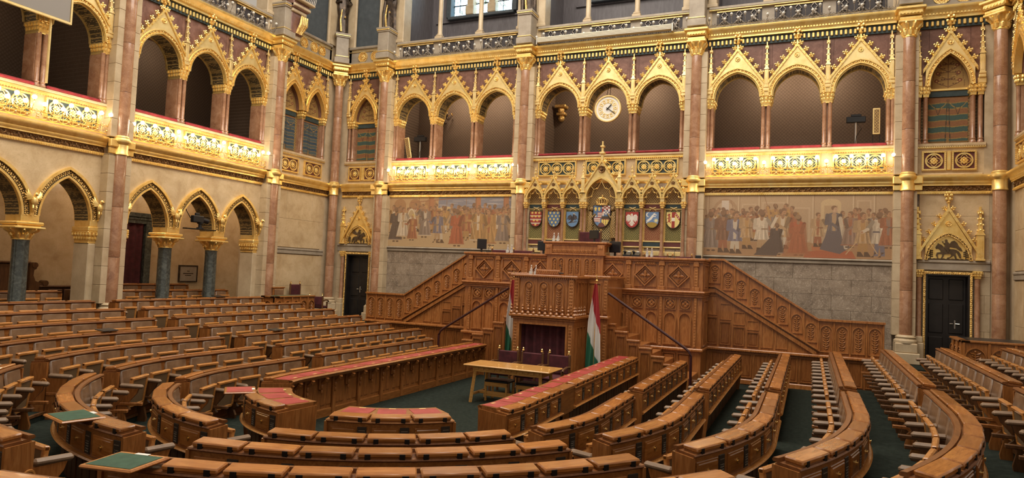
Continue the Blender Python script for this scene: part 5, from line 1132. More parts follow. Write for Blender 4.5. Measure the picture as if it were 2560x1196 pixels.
for i in range(3): lf.tube([(.30, -.25 + .12 * i, 8.7), (.4, -.25 + .14 * i, 9.0), (.4, -.25 + .15 * i, 9.25)], .05, 6, (.7, 1.1, .5))
part('corbel_leaves', lf, 'carved_gold', t)
rl = MB().tube([(-.35, -.54, 10.1), (.53, -.54, 10.1), (.53, .05, 10.1)], .02, 5)
for i in range(12): rl.tube([(-.33 + .078 * i, -.54, 9.74), (-.30 + .078 * i, -.57, 9.9), (-.33 + .078 * i, -.54, 10.1)], .012, 4)
for i in range(8): rl.tube([(.53, -.5 + .078 * i, 9.74), (.56, -.5 + .078 * i, 9.9), (.53, -.5 + .078 * i, 10.1)], .012, 4)
part('iron_railing', rl, 'iron_lace', t)
# ------------------------------------------------------------------ rostrum of carved oak
FW = -1.56       # floor of the well
def carved_panel(w, h, sty=0):
    # arched frame with a leafy stem in relief; origin at the foot, front towards -y
    b = MB(); hw = w / 2 - .02; z0 = .03; sp = h - hw * 1.15 - .03
    A = [(-hw, z0)] + arch(hw, sp, hw * 1.12, 5) + [(hw, z0)]; O = [(-hw - .022, z0 - .022)] + arch(hw, sp, hw * 1.12, 5, .022) + [(hw + .022, z0 - .022)]
    b.ring(A, O, -.035, .01, True)
    if sty == 0:
        b.tube([(0, -.012, z0 + .04), (0, -.014, h - .09)], .010, 4)
        n = max(4, int((h - .12) / .06))
        for i in range(n):
            z = z0 + .06 + (h - .2) * i / n
            for s in (-1, 1):
                b.tube([(0, -.012, z), (s * hw * (.3 + .14 * (i % 2)), -.016, z + .022), (s * hw * (.36 + .2 * (i % 2)), -.012, z + .052)], .011, 4, (.6, 1.2, .4))
        b.ball((0, -.014, h - .1), .026, 5, 4)
    return b
def cross_panel(w):
    # quatrefoil in a square
    b = MB(); n = 24; inn = [(w * .36 * math.cos(2 * PI * i / n), w * .36 * math.sin(2 * PI * i / n)) for i in range(n)]; b.ring(inn, [(x * 1.16, z * 1.16) for x, z in inn], -.03, .01, True)
    b.ring([(-w * .46, -w * .46), (-w * .46, w * .46), (w * .46, w * .46), (w * .46, -w * .46)], [(-w * .5, -w * .5), (-w * .5, w * .5), (w * .5, w * .5), (w * .5, -w * .5)], -.02, .01, True)
    for i in range(4):
        a = i * PI / 2; b.ball((w * .17 * math.cos(a), -.008, w * .17 * math.sin(a)), w * .13, 7, 4, (1, .2, 1)); a += PI / 4; b.ball((w * .44 * math.cos(a), -.008, w * .44 * math.sin(a)), w * .035, 5, 3, (1, .5, 1))
    return b
def field(w, h, d=.02):
    # plain panel with a moulded frame
    b = MB(); b.ring([(-w / 2 + .02, .02), (-w / 2 + .02, h - .02), (w / 2 - .02, h - .02), (w / 2 - .02, .02)], [(-w / 2, 0), (-w / 2, h), (w / 2, h), (w / 2, 0)], -.035, .01, True)
    return b.cbox(-w / 2 + .045, w / 2 - .045, -.014, .01, .045, h - .045, .014)
def diamond(w):
    b = MB(); q = lambda s: [(-w * s, 0), (0, w * s), (w * s, 0), (0, -w * s)]
    b.ring(q(.86), q(1.0), -.05, .01, True); b.ring(q(.66), q(.72), -.03, .01, True)
    for i in range(4):
        a = i * PI / 2; b.ball((w * .27 * math.cos(a), -.006, w * .27 * math.sin(a)), w * .15, 7, 4, (.8 if i % 2 else 1.5, .16, 1.5 if i % 2 else .8))
    b.lathe([(w * .12, -.05), (w * .15, -.01)], 8, ax='y')
    for sx in (-1, 1):
        for sz in (-1, 1): b.ring([(sx * w * .98, sz * w * .25), (sx * w * .98, sz * w * .98), (sx * w * .25, sz * w * .98)], [(sx * w * 1.03, sz * w * .15), (sx * w * 1.03, sz * w * 1.03), (sx * w * .15, sz * w * 1.03)], -.015, .01)
    return b
def leaf_strip(w, h):
    b = MB().cbox(-w / 2, w / 2, -.03, .01, 0, h, .008); n = max(2, int(h / .07))
    for i in range(n):
        z = h * (i + .5) / n
        for s in (-1, 1): b.ball((s * w * .16, -.032, z), w * .17, 5, 3, (1, .5, 1.3))
    return b
def zig(w, h):
    b = MB().cbox(-w / 2, w / 2, -.012, .01, 0, h, .006); n = int(w / .05)
    for i in range(n):
        x = -w / 2 + w * (i + .5) / n; b.tube([(x - w / n / 2, -.014, h * .2), (x, -.016, h * .8), (x + w / n / 2, -.014, h * .2)], .009, 4)
    return b
t = thing('rostrum', 'wide carved oak rostrum with diamond panels and flanking stair walls', 'rostrum', (0, 0, 0))
YM, YS = -2.55, -1.5
b = MB(); b.box(-3.36, 3.36, YM + .02, YS, FW, 1.56)
part('rostrum_core', b, 'dais_oak', t)
part('desk_top', MB().cbox(-3.42, 3.42, YM - .08, YS + .2, 1.57, 1.635, .015).cbox(-3.39, 3.39, YM - .04, YS, 1.52, 1.57, .012), 'dais_oak', t)
part('middle_ledge', MB().cbox(-3.42, 3.42, YM - .09, YS, .70, .74, .012).cbox(-3.44, 3.44, YM - .12, YS, .74, .80, .02).cbox(-3.4, 3.4, YM - .05, YS, .64, .70, .012), 'dais_oak', t)
part('base_rail', MB().cbox(-3.42, 3.42, YM - .07, YS, -.72, -.64, .02).merge(bead_row(-3.4, 3.4, -.69, YM - .07, .06, .014)), 'dais_oak', t)
part('plinth', MB().cbox(-3.44, 3.44, YM - .04, YS, FW, FW + .14, .02), 'dais_oak', t)
for s in (-1, 1):
    for x in (1.03, 1.9, 2.76):
        part('diamond_panel', shared('diamond', lambda: diamond(.285)), 'dais_oak', t, (s * x, YM, 1.165))
        part('frieze_panel', shared('zig', lambda: zig(.52, .07)), 'dais_carved', t, (s * x, YM, 1.435))
        for q in (-.19, .19):
            part('cross_panel', shared('cross', lambda: cross_panel(.30)), 'dais_carved', t, (s * (x + q), YM, .46))
            part('arched_panel', shared('archp', lambda: carved_panel(.31, .84, 1).merge(MB().cbox(-.17, .17, -.02, .01, -.02, .02, .006))), 'dais_oak', t, (s * (x + q), YM, -.58))
            part('low_panel', shared('lowp', lambda: field(.33, .6)), 'dais_shaded', t, (s * (x + q), YM, -1.38))
    for x in (.60, 1.46, 2.33, 3.2):
        part('carved_strip', shared('strip_up', lambda: leaf_strip(.10, .52).merge(MB().cbox(-.075, .075, -.05, .01, .52, .60, .01).add([(-.075, -.05, .60), (.075, -.05, .60), (0, -.04, .70), (-.075, .01, .60), (.075, .01, .60), (0, .01, .70)], [(0, 1, 2), (0, 2, 5, 3), (1, 4, 5, 2)]).cbox(-.09, .09, -.05, .01, -.1, .0, .01))), 'dais_carved', t, (s * x, YM, .90))
        part('carved_strip', shared('strip_low', lambda: leaf_strip(.07, 1.25)), 'dais_carved', t, (s * x, YM, -.62))
    # the return at the side of the middle block
    part('side_panel', shared('sidep', lambda: field(.7, .62)), 'dais_oak', t, (s * 3.36, -2.05, .86), (0, 0, s * PI / 2)); part('side_panel', shared('sidep2', lambda: field(.7, 1.15)), 'dais_oak', t, (s * 3.36, -2.05, -.58), (0, 0, s * PI / 2))
    # stair wall: flat stretch, slope, panels
    tl = lambda x: .24 + max(0, 6.06 - max(x, 3.75)) * .619
    bl = lambda x: -.64 + max(0, 6.03 - max(x, 3.57)) * .592
    sg = lambda L: [(s * x, z) for x, z in L]
    b = MB(); b.prism(sg([(7.5, FW), (7.5, .20), (6.06, .20), (3.75, 1.63), (3.36, 1.63), (3.36, FW)]), YS + .02, YS + .14)
    part('stair_wall', b, 'dais_oak', t)
    def rail(L, w, d0, d1): return MB().ring(sg([(x, z - w) for x, z in L]), sg(L), YS - d0, YS + d1)
    part('stair_rail', rail([(7.54, .25), (6.06, .25), (3.75, 1.68), (3.36, 1.68)], .05, .05, .18), 'dais_oak', t)
    part('lower_rail', rail([(6.03, -.58), (3.57, .88), (3.36, .88)], .10, .05, .02).merge(rail([(6.10, -.52), (3.54, .96), (3.36, .96)], .04, .08, .02)), 'dais_oak', t)
    part('base_rail', MB().cbox(min(s * 3.36, s * 7.54), max(s * 3.36, s * 7.54), YS - .07, YS + .02, -.72, -.64, .02).merge(bead_row(min(s * 3.4, s * 7.5), max(s * 3.4, s * 7.5), -.69, YS - .07, .06, .014)), 'dais_oak', t)
    part('plinth', MB().cbox(min(s * 3.36, s * 7.52), max(s * 3.36, s * 7.52), YS - .03, YS + .02, FW, FW + .14, .02), 'dais_oak', t)
    for i in range(4):
        x = 6.06 + .36 * (i + .5); part('carved_panel', shared('cp_flat', lambda: carved_panel(.30, .70)), 'dais_carved', t, (s * x, YS + .02, -.58)); part('stile', shared('stile_f', lambda: MB().cbox(-.022, .022, -.03, .02, 0, .84, .008)), 'dais_oak', t, (s * (x + .18), YS + .02, -.64))
    for i in range(8):
        x = 6.06 - .3375 * (i + .5); zb = bl(x) + .20; part('carved_panel', shared('cp_sl', lambda: carved_panel(.29, .52)), 'dais_carved', t, (s * x, YS + .02, zb))
        xe = x + .169; part('stile', MB().cbox(s * xe - .02, s * xe + .02, YS - .012, YS + .02, bl(xe) + .05, tl(xe) - .02, .006), 'dais_oak', t)
    # panels under the slope
    for i in range(7):
        x = 5.55 - .345 * i; h = bl(x + .15) - .06 + .58
        if h > .62: part('under_panel', field(.29, h * .55), 'dais_shaded', t, (s * x, YS + .02, -.58)); h2 = h * .45 - .06; part('under_panel', MB().ring(sg_ := [(-.125, .02), (-.125, h2 - .02 + (.0)), (.125, h2 - .02), (.125, .02)], [(-.145, 0), (-.145, h2), (.145, h2), (.145, 0)], -.022, .01, True), 'dais_oak', t, (s * x, YS + .02, -.58 + h * .55 + .05))
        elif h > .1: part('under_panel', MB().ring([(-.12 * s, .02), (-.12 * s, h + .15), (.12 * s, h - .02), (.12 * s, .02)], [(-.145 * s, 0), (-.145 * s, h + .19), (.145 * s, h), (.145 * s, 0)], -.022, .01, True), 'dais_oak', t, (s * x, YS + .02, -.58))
    for i in range(11): part('low_panel', shared('lowp2', lambda: field(.32, .62)), 'dais_shaded', t, (s * (3.62 + .365 * i), YS + .02, -1.38))
    # steps up from the well with a stepped string wall
    for i in range(6):
        x1 = 3.0 - .30 * i; x0 = x1 - .30; z = -1.38 + .22 * (i + 1)
        z = [-.95, -.78, -.60, -.44, -.25, -.08][i]
        part('stringer_step', MB().cbox(min(s * x0, s * x1), max(s * x0, s * x1), -3.86, -3.74, FW, z, .01).cbox(min(s * x0 - .012, s * x1 - .012), max(s * x0 + .012, s * x1 + .012), -3.89, -3.74, z - .03, z + .02, .01), 'dais_oak', t)
        part('step_panel', field(.23, z - FW - .22), 'dais_shaded', t, (s * (x0 + x1) / 2, -3.86, FW + .12))
        part('stair_tread', MB().cbox(min(s * x0, s * x1), max(s * x0, s * x1), -3.74, YM, FW, z - .12, .01), 'dais_oak', t)
    part('stair_tread', MB().cbox(min(s * 3.0, s * 3.3), max(s * 3.0, s * 3.3), -3.9, YM, FW, -1.22, .01), 'dais_oak', t)
pd = part('president_desk', MB().cbox(-.80, .80, YM - .16, YM + .5, 1.0, 1.93, .015), 'dais_oak', t)
part('desk_top', MB().cbox(-.90, .90, YM - .22, YM + .55, 1.93, 1.99, .015).cbox(-.86, .86, YM - .19, YM + .5, 1.89, 1.93, .01), 'dais_oak', pd)
part('cornice', MB().cbox(-.86, .86, YM - .21, YM + .3, 1.62, 1.66, .01).merge(MB().merge(zig(1.3, .09), 0, YM - .165, 1.68)), 'dais_carved', pd)
for x in (-.46, 0, .46):
    for q in (-.095, .095): part('arched_panel', shared('pdp', lambda: carved_panel(.17, .5)), 'dais_carved', pd, (x + q, YM - .16, 1.06))
for x in (-.74, .74): part('corner_block', MB().cbox(x - .1, x + .1, YM - .22, YM, 1.62, 1.9, .01).cbox(x - .06, x + .06, YM - .23, YM, 1.79, 1.86, .008), 'dais_oak', pd)
# speaker's pulpit in front of the rostrum
t = thing('pulpit', 'carved oak speaking pulpit with curtained opening below the president desk', 'pulpit', (0, -4.95, FW))
H = lambda z: z - FW
part('pulpit_core', MB().box(-.78, -.60, .02, .95, 0, H(-.13)).box(.60, .78, .02, .95, 0, H(-.13)).box(-.78, .78, .02, .95, H(-.13), H(1.0)).box(-.6, .6, .5, .95, 0, H(-.1)), 'dais_oak', t)
part('pulpit_wings', MB().box(-1.32, -.78, .97, 2.4, 0, H(1.02)).box(.78, 1.32, .97, 2.4, 0, H(1.02)).box(-.78, .78, .95, 2.4, 0, H(.1)), 'dais_oak', t)
part('pulpit_rail', MB().cbox(-.86, .86, -.06, .12, H(1.0), H(1.06), .012).cbox(-.86, -.7, .12, .92, H(1.0), H(1.06), .012).cbox(.7, .86, .12, .92, H(1.0), H(1.06), .012).cbox(-1.38, -.7, .92, 1.1, H(1.03), H(1.09), .012).cbox(.7, 1.38, .92, 1.1, H(1.03), H(1.09), .012).cbox(-1.38, -1.25, 1.1, 2.35, H(1.03), H(1.09), .012).cbox(1.25, 1.38, 1.1, 2.35, H(1.03), H(1.09), .012).merge(bead_row(-.83, .83, H(.985), -.02, .05, .014)), 'dais_oak', t)
part('pulpit_ledge', MB().cbox(-.86, .86, -.09, .9, H(.03), H(.11), .02).cbox(-.82, .82, -.04, .9, H(-.02), H(.03), .012).cbox(-1.36, 1.36, .9, 1.2, H(.03), H(.11), .02), 'dais_oak', t)
part('opening_frame', MB().ring([(-.59, 0), (-.59, H(-.14)), (.59, H(-.14)), (.59, 0)], [(-.64, 0), (-.64, H(-.09)), (.64, H(-.09)), (.64, 0)], -.02, .06), 'dais_oak', t)
part('pulpit_curtain', MB().sweep([(-.01, .02), (-.01, H(-.14)), (.01, H(-.14)), (.01, .02)], lambda u, q: (u, .18 + q + .035 * math.sin(u * 31) + .015 * math.sin(u * 13)), [-.6 + 1.2 * i / 70 for i in range(71)]), 'maroon_velvet', t)
for x in (-.70, .70):
    part('carved_strip', shared('pul_strip', lambda: leaf_strip(.13, .84)), 'dais_carved', t, (x, 0, H(.13))); part('carved_strip', shared('pul_strip2', lambda: leaf_strip(.11, 1.1)), 'dais_carved', t, (x, .02, H(-1.2)))
for x in (-.385, 0, .385): part('arched_panel', shared('pulp', lambda: carved_panel(.25, .74).lathe([(.05, -.03), (.07, -.012), (.07, .0)], 10, (0, 0, .60), 'y')), 'dais_carved', t, (x, .02, H(.18))); part('panel_frame', shared('pulpf', lambda: MB().cbox(-.02, .02, -.02, .02, 0, .85, .006)), 'dais_oak', t, (x + .19, .02, H(.12)))
for i in range(12): part('turned_finial', shared('turned', lambda: MB().lathe([(.045, 0), (.05, .03), (.018, .07), (.04, .12), (.016, .15), (.03, .18), (.0, .24)], 8)), 'dais_oak', t, (-.80 + .1455 * i, -.05, H(.11)))
for i in range(6): part('turned_finial', shared('turned', lambda: None), 'dais_oak', t, (.80, .06 + .14 * i, H(.11)))
for s in (-1, 1):
    for y in (.25, .5, .75): part('side_panel', shared('pspan', lambda: field(.2, .76)), 'dais_oak', t, (s * .78, y, H(.16)), (0, 0, s * PI / 2)); part('side_panel', shared('pspan2', lambda: field(.22, 1.2)), 'dais_oak', t, (s * .78, y, H(-1.35)), (0, 0, s * PI / 2))
    part('wing_panel', shared('wingp', lambda: field(.34, .76)), 'dais_oak', t, (s * .98, .97, H(.16))); part('wing_panel', shared('wingp2', lambda: field(.34, 1.2)), 'dais_oak', t, (s * .98, .97, H(-1.35))); part('carved_strip', shared('wing_strip', lambda: leaf_strip(.10, .84)), 'dais_carved', t, (s * 1.26, .97, H(.14))); part('carved_strip', shared('wing_strip2', lambda: leaf_strip(.10, 1.3)), 'dais_carved', t, (s * 1.26, .97, H(-1.4)))
part('lectern_board', MB().add([(-.32, .25, H(1.06)), (.32, .25, H(1.06)), (.32, .6, H(1.06)), (-.32, .6, H(1.06)), (-.32, .25, H(1.20)), (.32, .25, H(1.20)), (.32, .6, H(1.08)), (-.32, .6, H(1.08))], [(0, 3, 2, 1), (4, 5, 6, 7), (0, 1, 5, 4), (1, 2, 6, 5), (2, 3, 7, 6), (3, 0, 4, 7)]).merge(MB().merge(zig(.6, .1), 0, .25, H(1.08))), 'dais_oak', t)
part('lectern_shelf', MB().cbox(-.7, .7, .12, .92, H(1.0), H(1.04), .01), 'dais_oak', t)
for s, lb in ((-1, 'dark handrail on the left steps to the rostrum'), (1, 'dark handrail on the right steps to the rostrum')):
    h = tag(part('stair_handrail', MB().tube([(s * 1.33, -4.0, .68), (s * 3.2, -4.0, -.50), (s * 3.30, -4.0, -.58), (s * 3.345, -4.0, -.68), (s * 3.35, -4.0, FW)], .032, 8), 'maroon_shell', None), lb, 'handrail')
# ------------------------------------------------------------------ things on the rostrum
def monitor(loc, rz, label, w=.34, h=.27):
    t = thing('monitor', label, 'monitor', loc, rz, 'monitors on the rostrum')
    part('screen_housing', MB().cbox(-w / 2, w / 2, -.03, .02, .10, .10 + h, .012).cbox(-w * .3, w * .3, .0, .045, .14, .06 + h, .01), 'black_plastic', t)
    part('monitor_stand', MB().cbox(-.03, .03, -.01, .03, .01, .2, .008).lathe([(.1, 0), (.1, .008), (.03, .014)], 14), 'black_plastic', t)
TOPZ = 1.637
monitor((-3.05, -2.2, TOPZ), .9, 'black monitor seen from the side at the left end of the rostrum', .30, .30); monitor((-1.08, -2.25, TOPZ), .35, 'black monitor left of the president desk'); monitor((.99, -2.25, TOPZ), -.35, 'black monitor right of the president desk', .36, .30); monitor((.42, -2.35, 1.992), -.5, 'black monitor on the president desk in front of a maroon chair', .34, .24)
def bottle_pair(x, y, z, lb):
    for i, q in enumerate((-.062, .062)):
        b = thing('water_bottle', lb + (', left one' if i == 0 else ', right one'), 'bottle', (x + q, y, z), 0, 'water bottles'); part('bottle_body', shared('bottle', lambda: MB().lathe([(.036, 0), (.036, .11), (.03, .15), (.013, .19), (.013, .22)], 12)), 'glass', b); part('cap', shared('bcap', lambda: MB().lathe([(.016, .22), (.016, .25)], 8)), 'globe_unlit', b); part('label_band', shared('blab', lambda: MB().lathe([(.037, .03), (.037, .08)], 12)), 'paper', b)
        g = tag(part('drinking_glass', shared('dglass', lambda: MB().lathe([(.028, 0), (.034, .09), (.032, .09), (.026, .005)], 12)), 'glass', None, (x + q + .01, y - .09, z)), 'clear glass in front of ' + lb + (', left one' if i == 0 else ', right one'), 'glass', 'drinking glasses')
bottle_pair(-2.12, -2.25, TOPZ, 'water bottle on the left end of the rostrum'); bottle_pair(-.66, -2.4, 1.992, 'water bottle on the president desk'); bottle_pair(1.93, -2.25, TOPZ, 'water bottle on the right end of the rostrum'); bottle_pair(-.44, -4.55, 1.045, 'water bottle on the pulpit')
def low_chair_back(x, lb, z=TOPZ, y=-1.75, w=.5, h=.10):
    t = thing('rostrum_chair', lb, 'chair', (x, y, .75), 0, 'chairs behind the rostrum'); part('backrest', MB().cbox(-w / 2, w / 2, -.03, .03, .4, z + h - .75, .02), 'maroon_velvet', t); part('seat', MB().cbox(-w / 2, w / 2, -.1, .35, .35, .42, .02), 'maroon_velvet', t)
    part('frame', MB().cbox(-w / 2 - .03, -w / 2 + .02, -.03, .03, 0, z + h - .72, .01).cbox(w / 2 - .02, w / 2 + .03, -.03, .03, 0, z + h - .72, .01), 'dark_oak', t)
    for s in (-1, 1): part('brass_finial', MB().lathe([(.012, 0), (.026, .02), (.02, .045), (.0, .06)], 8, (s * w / 2, 0, z + h - .72)), 'brass', t)
low_chair_back(-2.6, 'maroon chair back behind the left end of the rostrum', w=.62); low_chair_back(-1.9, 'maroon chair back behind the left water bottles', w=.62); low_chair_back(2.0, 'maroon chair back behind the right water bottles', w=.62, h=.06); low_chair_back(2.7, 'maroon chair back at the right end of the rostrum', w=.5, h=.06); low_chair_back(.12, 'tall maroon chair back behind the president desk', w=.62, h=.68)
def mic(loc, rz, lb):
    t = thing('microphone', lb, 'microphone', loc, rz, 'desk microphones'); part('mic_base', MB().cbox(-.06, .06, -.05, .05, 0, .03, .008), 'black_plastic', t); part('gooseneck', MB().tube([(0, 0, .03), (0, 0, .14), (.03, 0, .19), (.1, 0, .21)], .006, 5), 'black_metal', t); part('mic_head', MB().tube([(.1, 0, .21), (.16, 0, .205)], .013, 6), 'black_plastic', t)
mic((-2.75, -2.35, TOPZ), 0, 'gooseneck microphone on the left end of the rostrum'); mic((-1.35, -2.35, TOPZ), 2.6, 'gooseneck microphone left of the black monitor'); mic((2.6, -2.35, TOPZ), 1.6, 'gooseneck microphone on the right end of the rostrum'); mic((.35, -4.75, 1.1), 2.2, 'gooseneck microphone on the pulpit')
for i, (x, lb) in enumerate(((1.34, 'black desk telephone right of the monitor'), (1.58, 'larger black desk console left of the water bottles'))):
    t = thing('desk_phone', lb, 'phone', (x, -2.3, TOPZ), 0); part('phone_body', MB().add([(-.1, -.08, 0), (.1, -.08, 0), (.1, .1, 0), (-.1, .1, 0), (-.1, -.08, .05), (.1, -.08, .05), (.1, .1, .14), (-.1, .1, .14)], [(0, 3, 2, 1), (4, 5, 6, 7), (0, 1, 5, 4), (1, 2, 6, 5), (2, 3, 7, 6), (3, 0, 4, 7)]), 'black_plastic', t)
    part('handset', MB().cbox(-.095, -.045, -.07, .11, .11, .16, .015), 'black_plastic', t); part('phone_label', MB().box(.0, .07, .06, .065, .13, .16), 'paper', t)
t = tag(part('black_box', MB().cbox(-.07, .07, -.05, .05, 0, .09, .01), 'black_plastic', None, (3.2, -2.3, TOPZ)), 'small black box at the right corner of the rostrum', 'box')
# ------------------------------------------------------------------ flags
def flag(loc, rz, label, full=True):
    t = thing('flag', label, 'flag', loc, rz)
    part('flag_pole', MB().tube([(0, 0, 0), (0, 0, 2.5)], .014, 8), 'table_oak', t); part('pole_tip', MB().lathe([(.012, 2.5), (.03, 2.53), (.012, 2.57), (.022, 2.6), (0, 2.7)], 8), 'brass', t); part('pole_foot', MB().lathe([(.16, 0), (.16, .03), (.03, .06), (.02, .2)], 16), 'brass', t)
    nu, nv = 56, 70; V = []; Cc = []; rs = np.random.RandomState(5)
    for j in range(nv + 1):
        v = j / nv; z = 2.46 - 1.98 * v
        w0 = .03 + .08 * min(1, v * 2.2) + .07 * v
        for i in range(nu + 1):
            u = i / nu; x = -w0 * 1.05 + 2.1 * w0 * u + .05 * v * (0 if full else 1); y = -.05 - .035 * math.sin(u * 19 + 3 * v) * (.35 + v) + .02 * math.sin(u * 7 - 2 * v)
            V.append((x, y, z - .05 * (1 - abs(2 * u - 1)) * v))
            # bands slope down across the hanging cloth
            s = v * .95 + (.5 - u) * .42
            c = (.38, .03, .035) if s < .36 else ((.68, .66, .62) if s < .75 else (.025, .14, .075)); Cc.append(c)
    f = [(j * (nu + 1) + i, j * (nu + 1) + i + 1, (j + 1) * (nu + 1) + i + 1, (j + 1) * (nu + 1) + i) for j in range(nv) for i in range(nu)]
    me = bpy.data.meshes.new('flag_cloth'); me.from_pydata(V, [], f); me.shade_smooth(); a = me.color_attributes.new('paint', 'FLOAT_COLOR', 'POINT'); c = np.ones((len(Cc), 4), np.float32); c[:, :3] = Cc; a.data.foreach_set('color', c.ravel()); part('flag_cloth', me, 'cloth_layer', t)
flag((1.2, -4.6, FW), 0, 'red, white and green flag hanging on a pole right of the pulpit'); flag((-1.12, -4.2, FW), .2, 'red, white and green flag half hidden left of the pulpit', False)
# ------------------------------------------------------------------ table, chairs and stools in the well
t = thing('clerk_table', 'plain light oak table standing in the well before the pulpit', 'table', (.365, -7.5, FW))
part('tabletop', MB().cbox(-.93, .93, -.40, .40, .725, .76, .012), 'table_oak', t); part('apron', MB().cbox(-.75, .75, -.31, -.28, .62, .725, .006).cbox(-.75, .75, .28, .31, .62, .725, .006).cbox(-.75, -.72, -.3, .3, .62, .725, .006).cbox(.72, .75, -.3, .3, .62, .725, .006), 'table_oak', t)
for i in range(12): part('apron_block', shared('apb', lambda: MB().cbox(-.04, .04, -.325, -.31, .66, .72, .006)), 'table_oak', t, (-.66 + .12 * i, 0, 0))
for sx in (-1, 1):
    for sy in (-1, 1): part('leg', MB().tube([(sx * .70, sy * .28, .72), (sx * .76, sy * .34, 0)], .036, 4), 'table_oak', t)
    part('stretcher', MB().cbox(sx * .74 - .02, sx * .74 + .02, -.32, .32, .14, .19, .006), 'table_oak', t)
part('stretcher', MB().cbox(-.74, .74, -.03, .03, .14, .2, .006), 'table_oak', t)
def velvet_chair(loc, rz, lb, h=.93):
    t = thing('velvet_chair', lb, 'chair', loc, rz, 'maroon velvet chairs'); part('seat', MB().cbox(-.25, .25, -.24, .22, .40, .48, .03), 'maroon_velvet', t); part('backrest', MB().cbox(-.235, .235, .20, .25, .50, h, .02), 'maroon_velvet', t)
    for s in (-1, 1):
        part('leg', MB().cbox(s * .24 - .022, s * .24 + .022, .2, .25, 0, h + .02, .006), 'dark_oak', t); part('leg', MB().cbox(s * .23 - .022, s * .23 + .022, -.24, -.19, 0, .62, .006), 'dark_oak', t)
        part('finial', MB().lathe([(.015, 0), (.03, .02), (.018, .045), (.026, .065), (0, .09)], 8, (s * .22, .225, h + .02)), 'brass', t); part('arm', MB().tube([(s * .25, .22, .66), (s * .26, 0, .68), (s * .26, -.22, .66), (s * .26, -.28, .62)], .024, 6), 'dark_oak', t)
    part('stretcher', MB().cbox(-.22, .22, -.23, -.19, .16, .20, .006), 'dark_oak', t); return t
for x, lb in ((-.30, 'maroon velvet chair behind the left end of the oak table'), (.28, 'maroon velvet chair behind the middle of the oak table'), (.90, 'maroon velvet chair behind the right end of the oak table')): velvet_chair((x, -6.45, FW), 0, lb, .90)
for x, lb in ((.02, 'low dark-topped oak stool under the left half of the table'), (.72, 'low dark-topped oak stool under the right half of the table')):
    t = thing('low_stool', lb, 'stool', (x, -7.35, FW), 0, 'stools under the table'); part('seat', MB().cbox(-.26, .26, -.2, .2, .38, .44, .02), 'black_plastic', t); part('seat_rail', MB().ring([(-.24, .32), (-.24, .38), (.24, .38), (.24, .32)], [(-.25, .31), (-.25, .39), (.25, .39), (.25, .31)], -.2, -.17, True).cbox(-.25, .25, -.2, -.17, .32, .38, .006), 'table_oak', t)
    for sx in (-1, 1):
        for sy in (-1, 1): part('leg', MB().cbox(sx * .23 - .02, sx * .23 + .02, sy * .17 - .02, sy * .17 + .02, 0, .38, .006), 'table_oak', t)
    part('stretcher', MB().cbox(-.23, .23, -.185, -.16, .1, .14, .005), 'table_oak', t)
tag(part('floor_hatch', MB().cbox(-.22, .22, -.15, .15, 0, .008, .002).ring([(-.2, -.13), (-.2, .13), (.2, .13), (.2, -.13)], [(-.22, -.15), (-.22, .15), (.22, .15), (.22, -.15)], 0, .001, True), 'green_carpet', None, (1.12, -10.9, FW), (0, 0, .1)), 'square carpeted floor hatch near the end of the red-topped desk', 'hatch')
# ------------------------------------------------------------------ corner desks with red chairs
def corner_desk(cx, cy, hx, hy, nx, ny, s, lb):
    t = thing('corner_desk', 'oak boxed desk with arched panels in the %s corner' % lb, 'desk', (cx, cy, ZF)); b = MB(); b.cbox(-hx, hx, -hy, -hy + .06, 0, .8, .01).cbox(-hx, -hx + .06, -hy, hy, 0, .8, .01).cbox(hx - .06, hx, -hy, hy, 0, .8, .01)
    part('desk_box', b, 'oak_up', t)
    part('desk_rail', MB().cbox(-hx - .04, hx + .04, -hy - .04, -hy + .2, .8, .85, .012).cbox(-hx - .04, -hx + .14, -hy - .04, hy, .8, .85, .012).cbox(hx - .14, hx + .04, -hy - .04, hy, .8, .85, .012), 'oak', t)
    part('desk_top', MB().cbox(-hx + .1, hx - .1, -hy + .1, hy - .1, .78, .853, .006), 'green_felt' if s < 0 else 'black_plastic', t)
    wx, wy = 2 * hx / nx, 2 * hy / ny
    for i in range(nx): part('arched_panel', carved_panel(wx - .06, .62, 0), 'oak_up', t, (-hx + wx * (i + .5), -hy, .1)); part('stile', MB().cbox(-.025, .025, -.035, .0, 0, .8, .008), 'oak_up', t, (-hx + wx * i + .02, -hy, 0))
    for i in range(ny): part('arched_panel', carved_panel(wy - .06, .62, 0), 'oak_up', t, (-s * hx, -hy + wy * (i + .5), .1), (0, 0, -s * PI / 2)); part('stile', MB().cbox(-.025, .025, -.035, .0, 0, .8, .008), 'oak_up', t, (-s * hx, -hy + wy * i + .02, 0), (0, 0, -s * PI / 2))
corner_desk(-9.42, -3.0, .24, .93, 1, 5, -1, 'left'); corner_desk(9.55, -2.35, .69, .65, 3, 3, 1, 'right')
velvet_chair((-9.90, -1.95, ZF), PI / 2, 'maroon velvet chair with its back to the left side wall behind the boxed desk', 1.17); velvet_chair((9.98, -2.2, ZF), -PI / 2 - .35, 'maroon velvet chair behind the boxed desk in the right corner', 1.24); velvet_chair((-9.45, -1.55, ZF), -PI * .9, 'maroon velvet chair at the far end of the left boxed desk', .80)
t = thing('side_bench', 'short oak bench back with brown leather beside the left boxed desk', 'bench', (-9.85, -3.0, ZF), PI / 2); part('bench_frame', MB().cbox(-.24, .24, .02, .08, 0, 1.08, .012).cbox(-.27, .27, .0, .1, 1.06, 1.1, .01), 'oak', t); part('bench_leather', MB().cbox(-.2, .2, -.02, .03, .7, 1.03, .02), 'brown_leather', t)
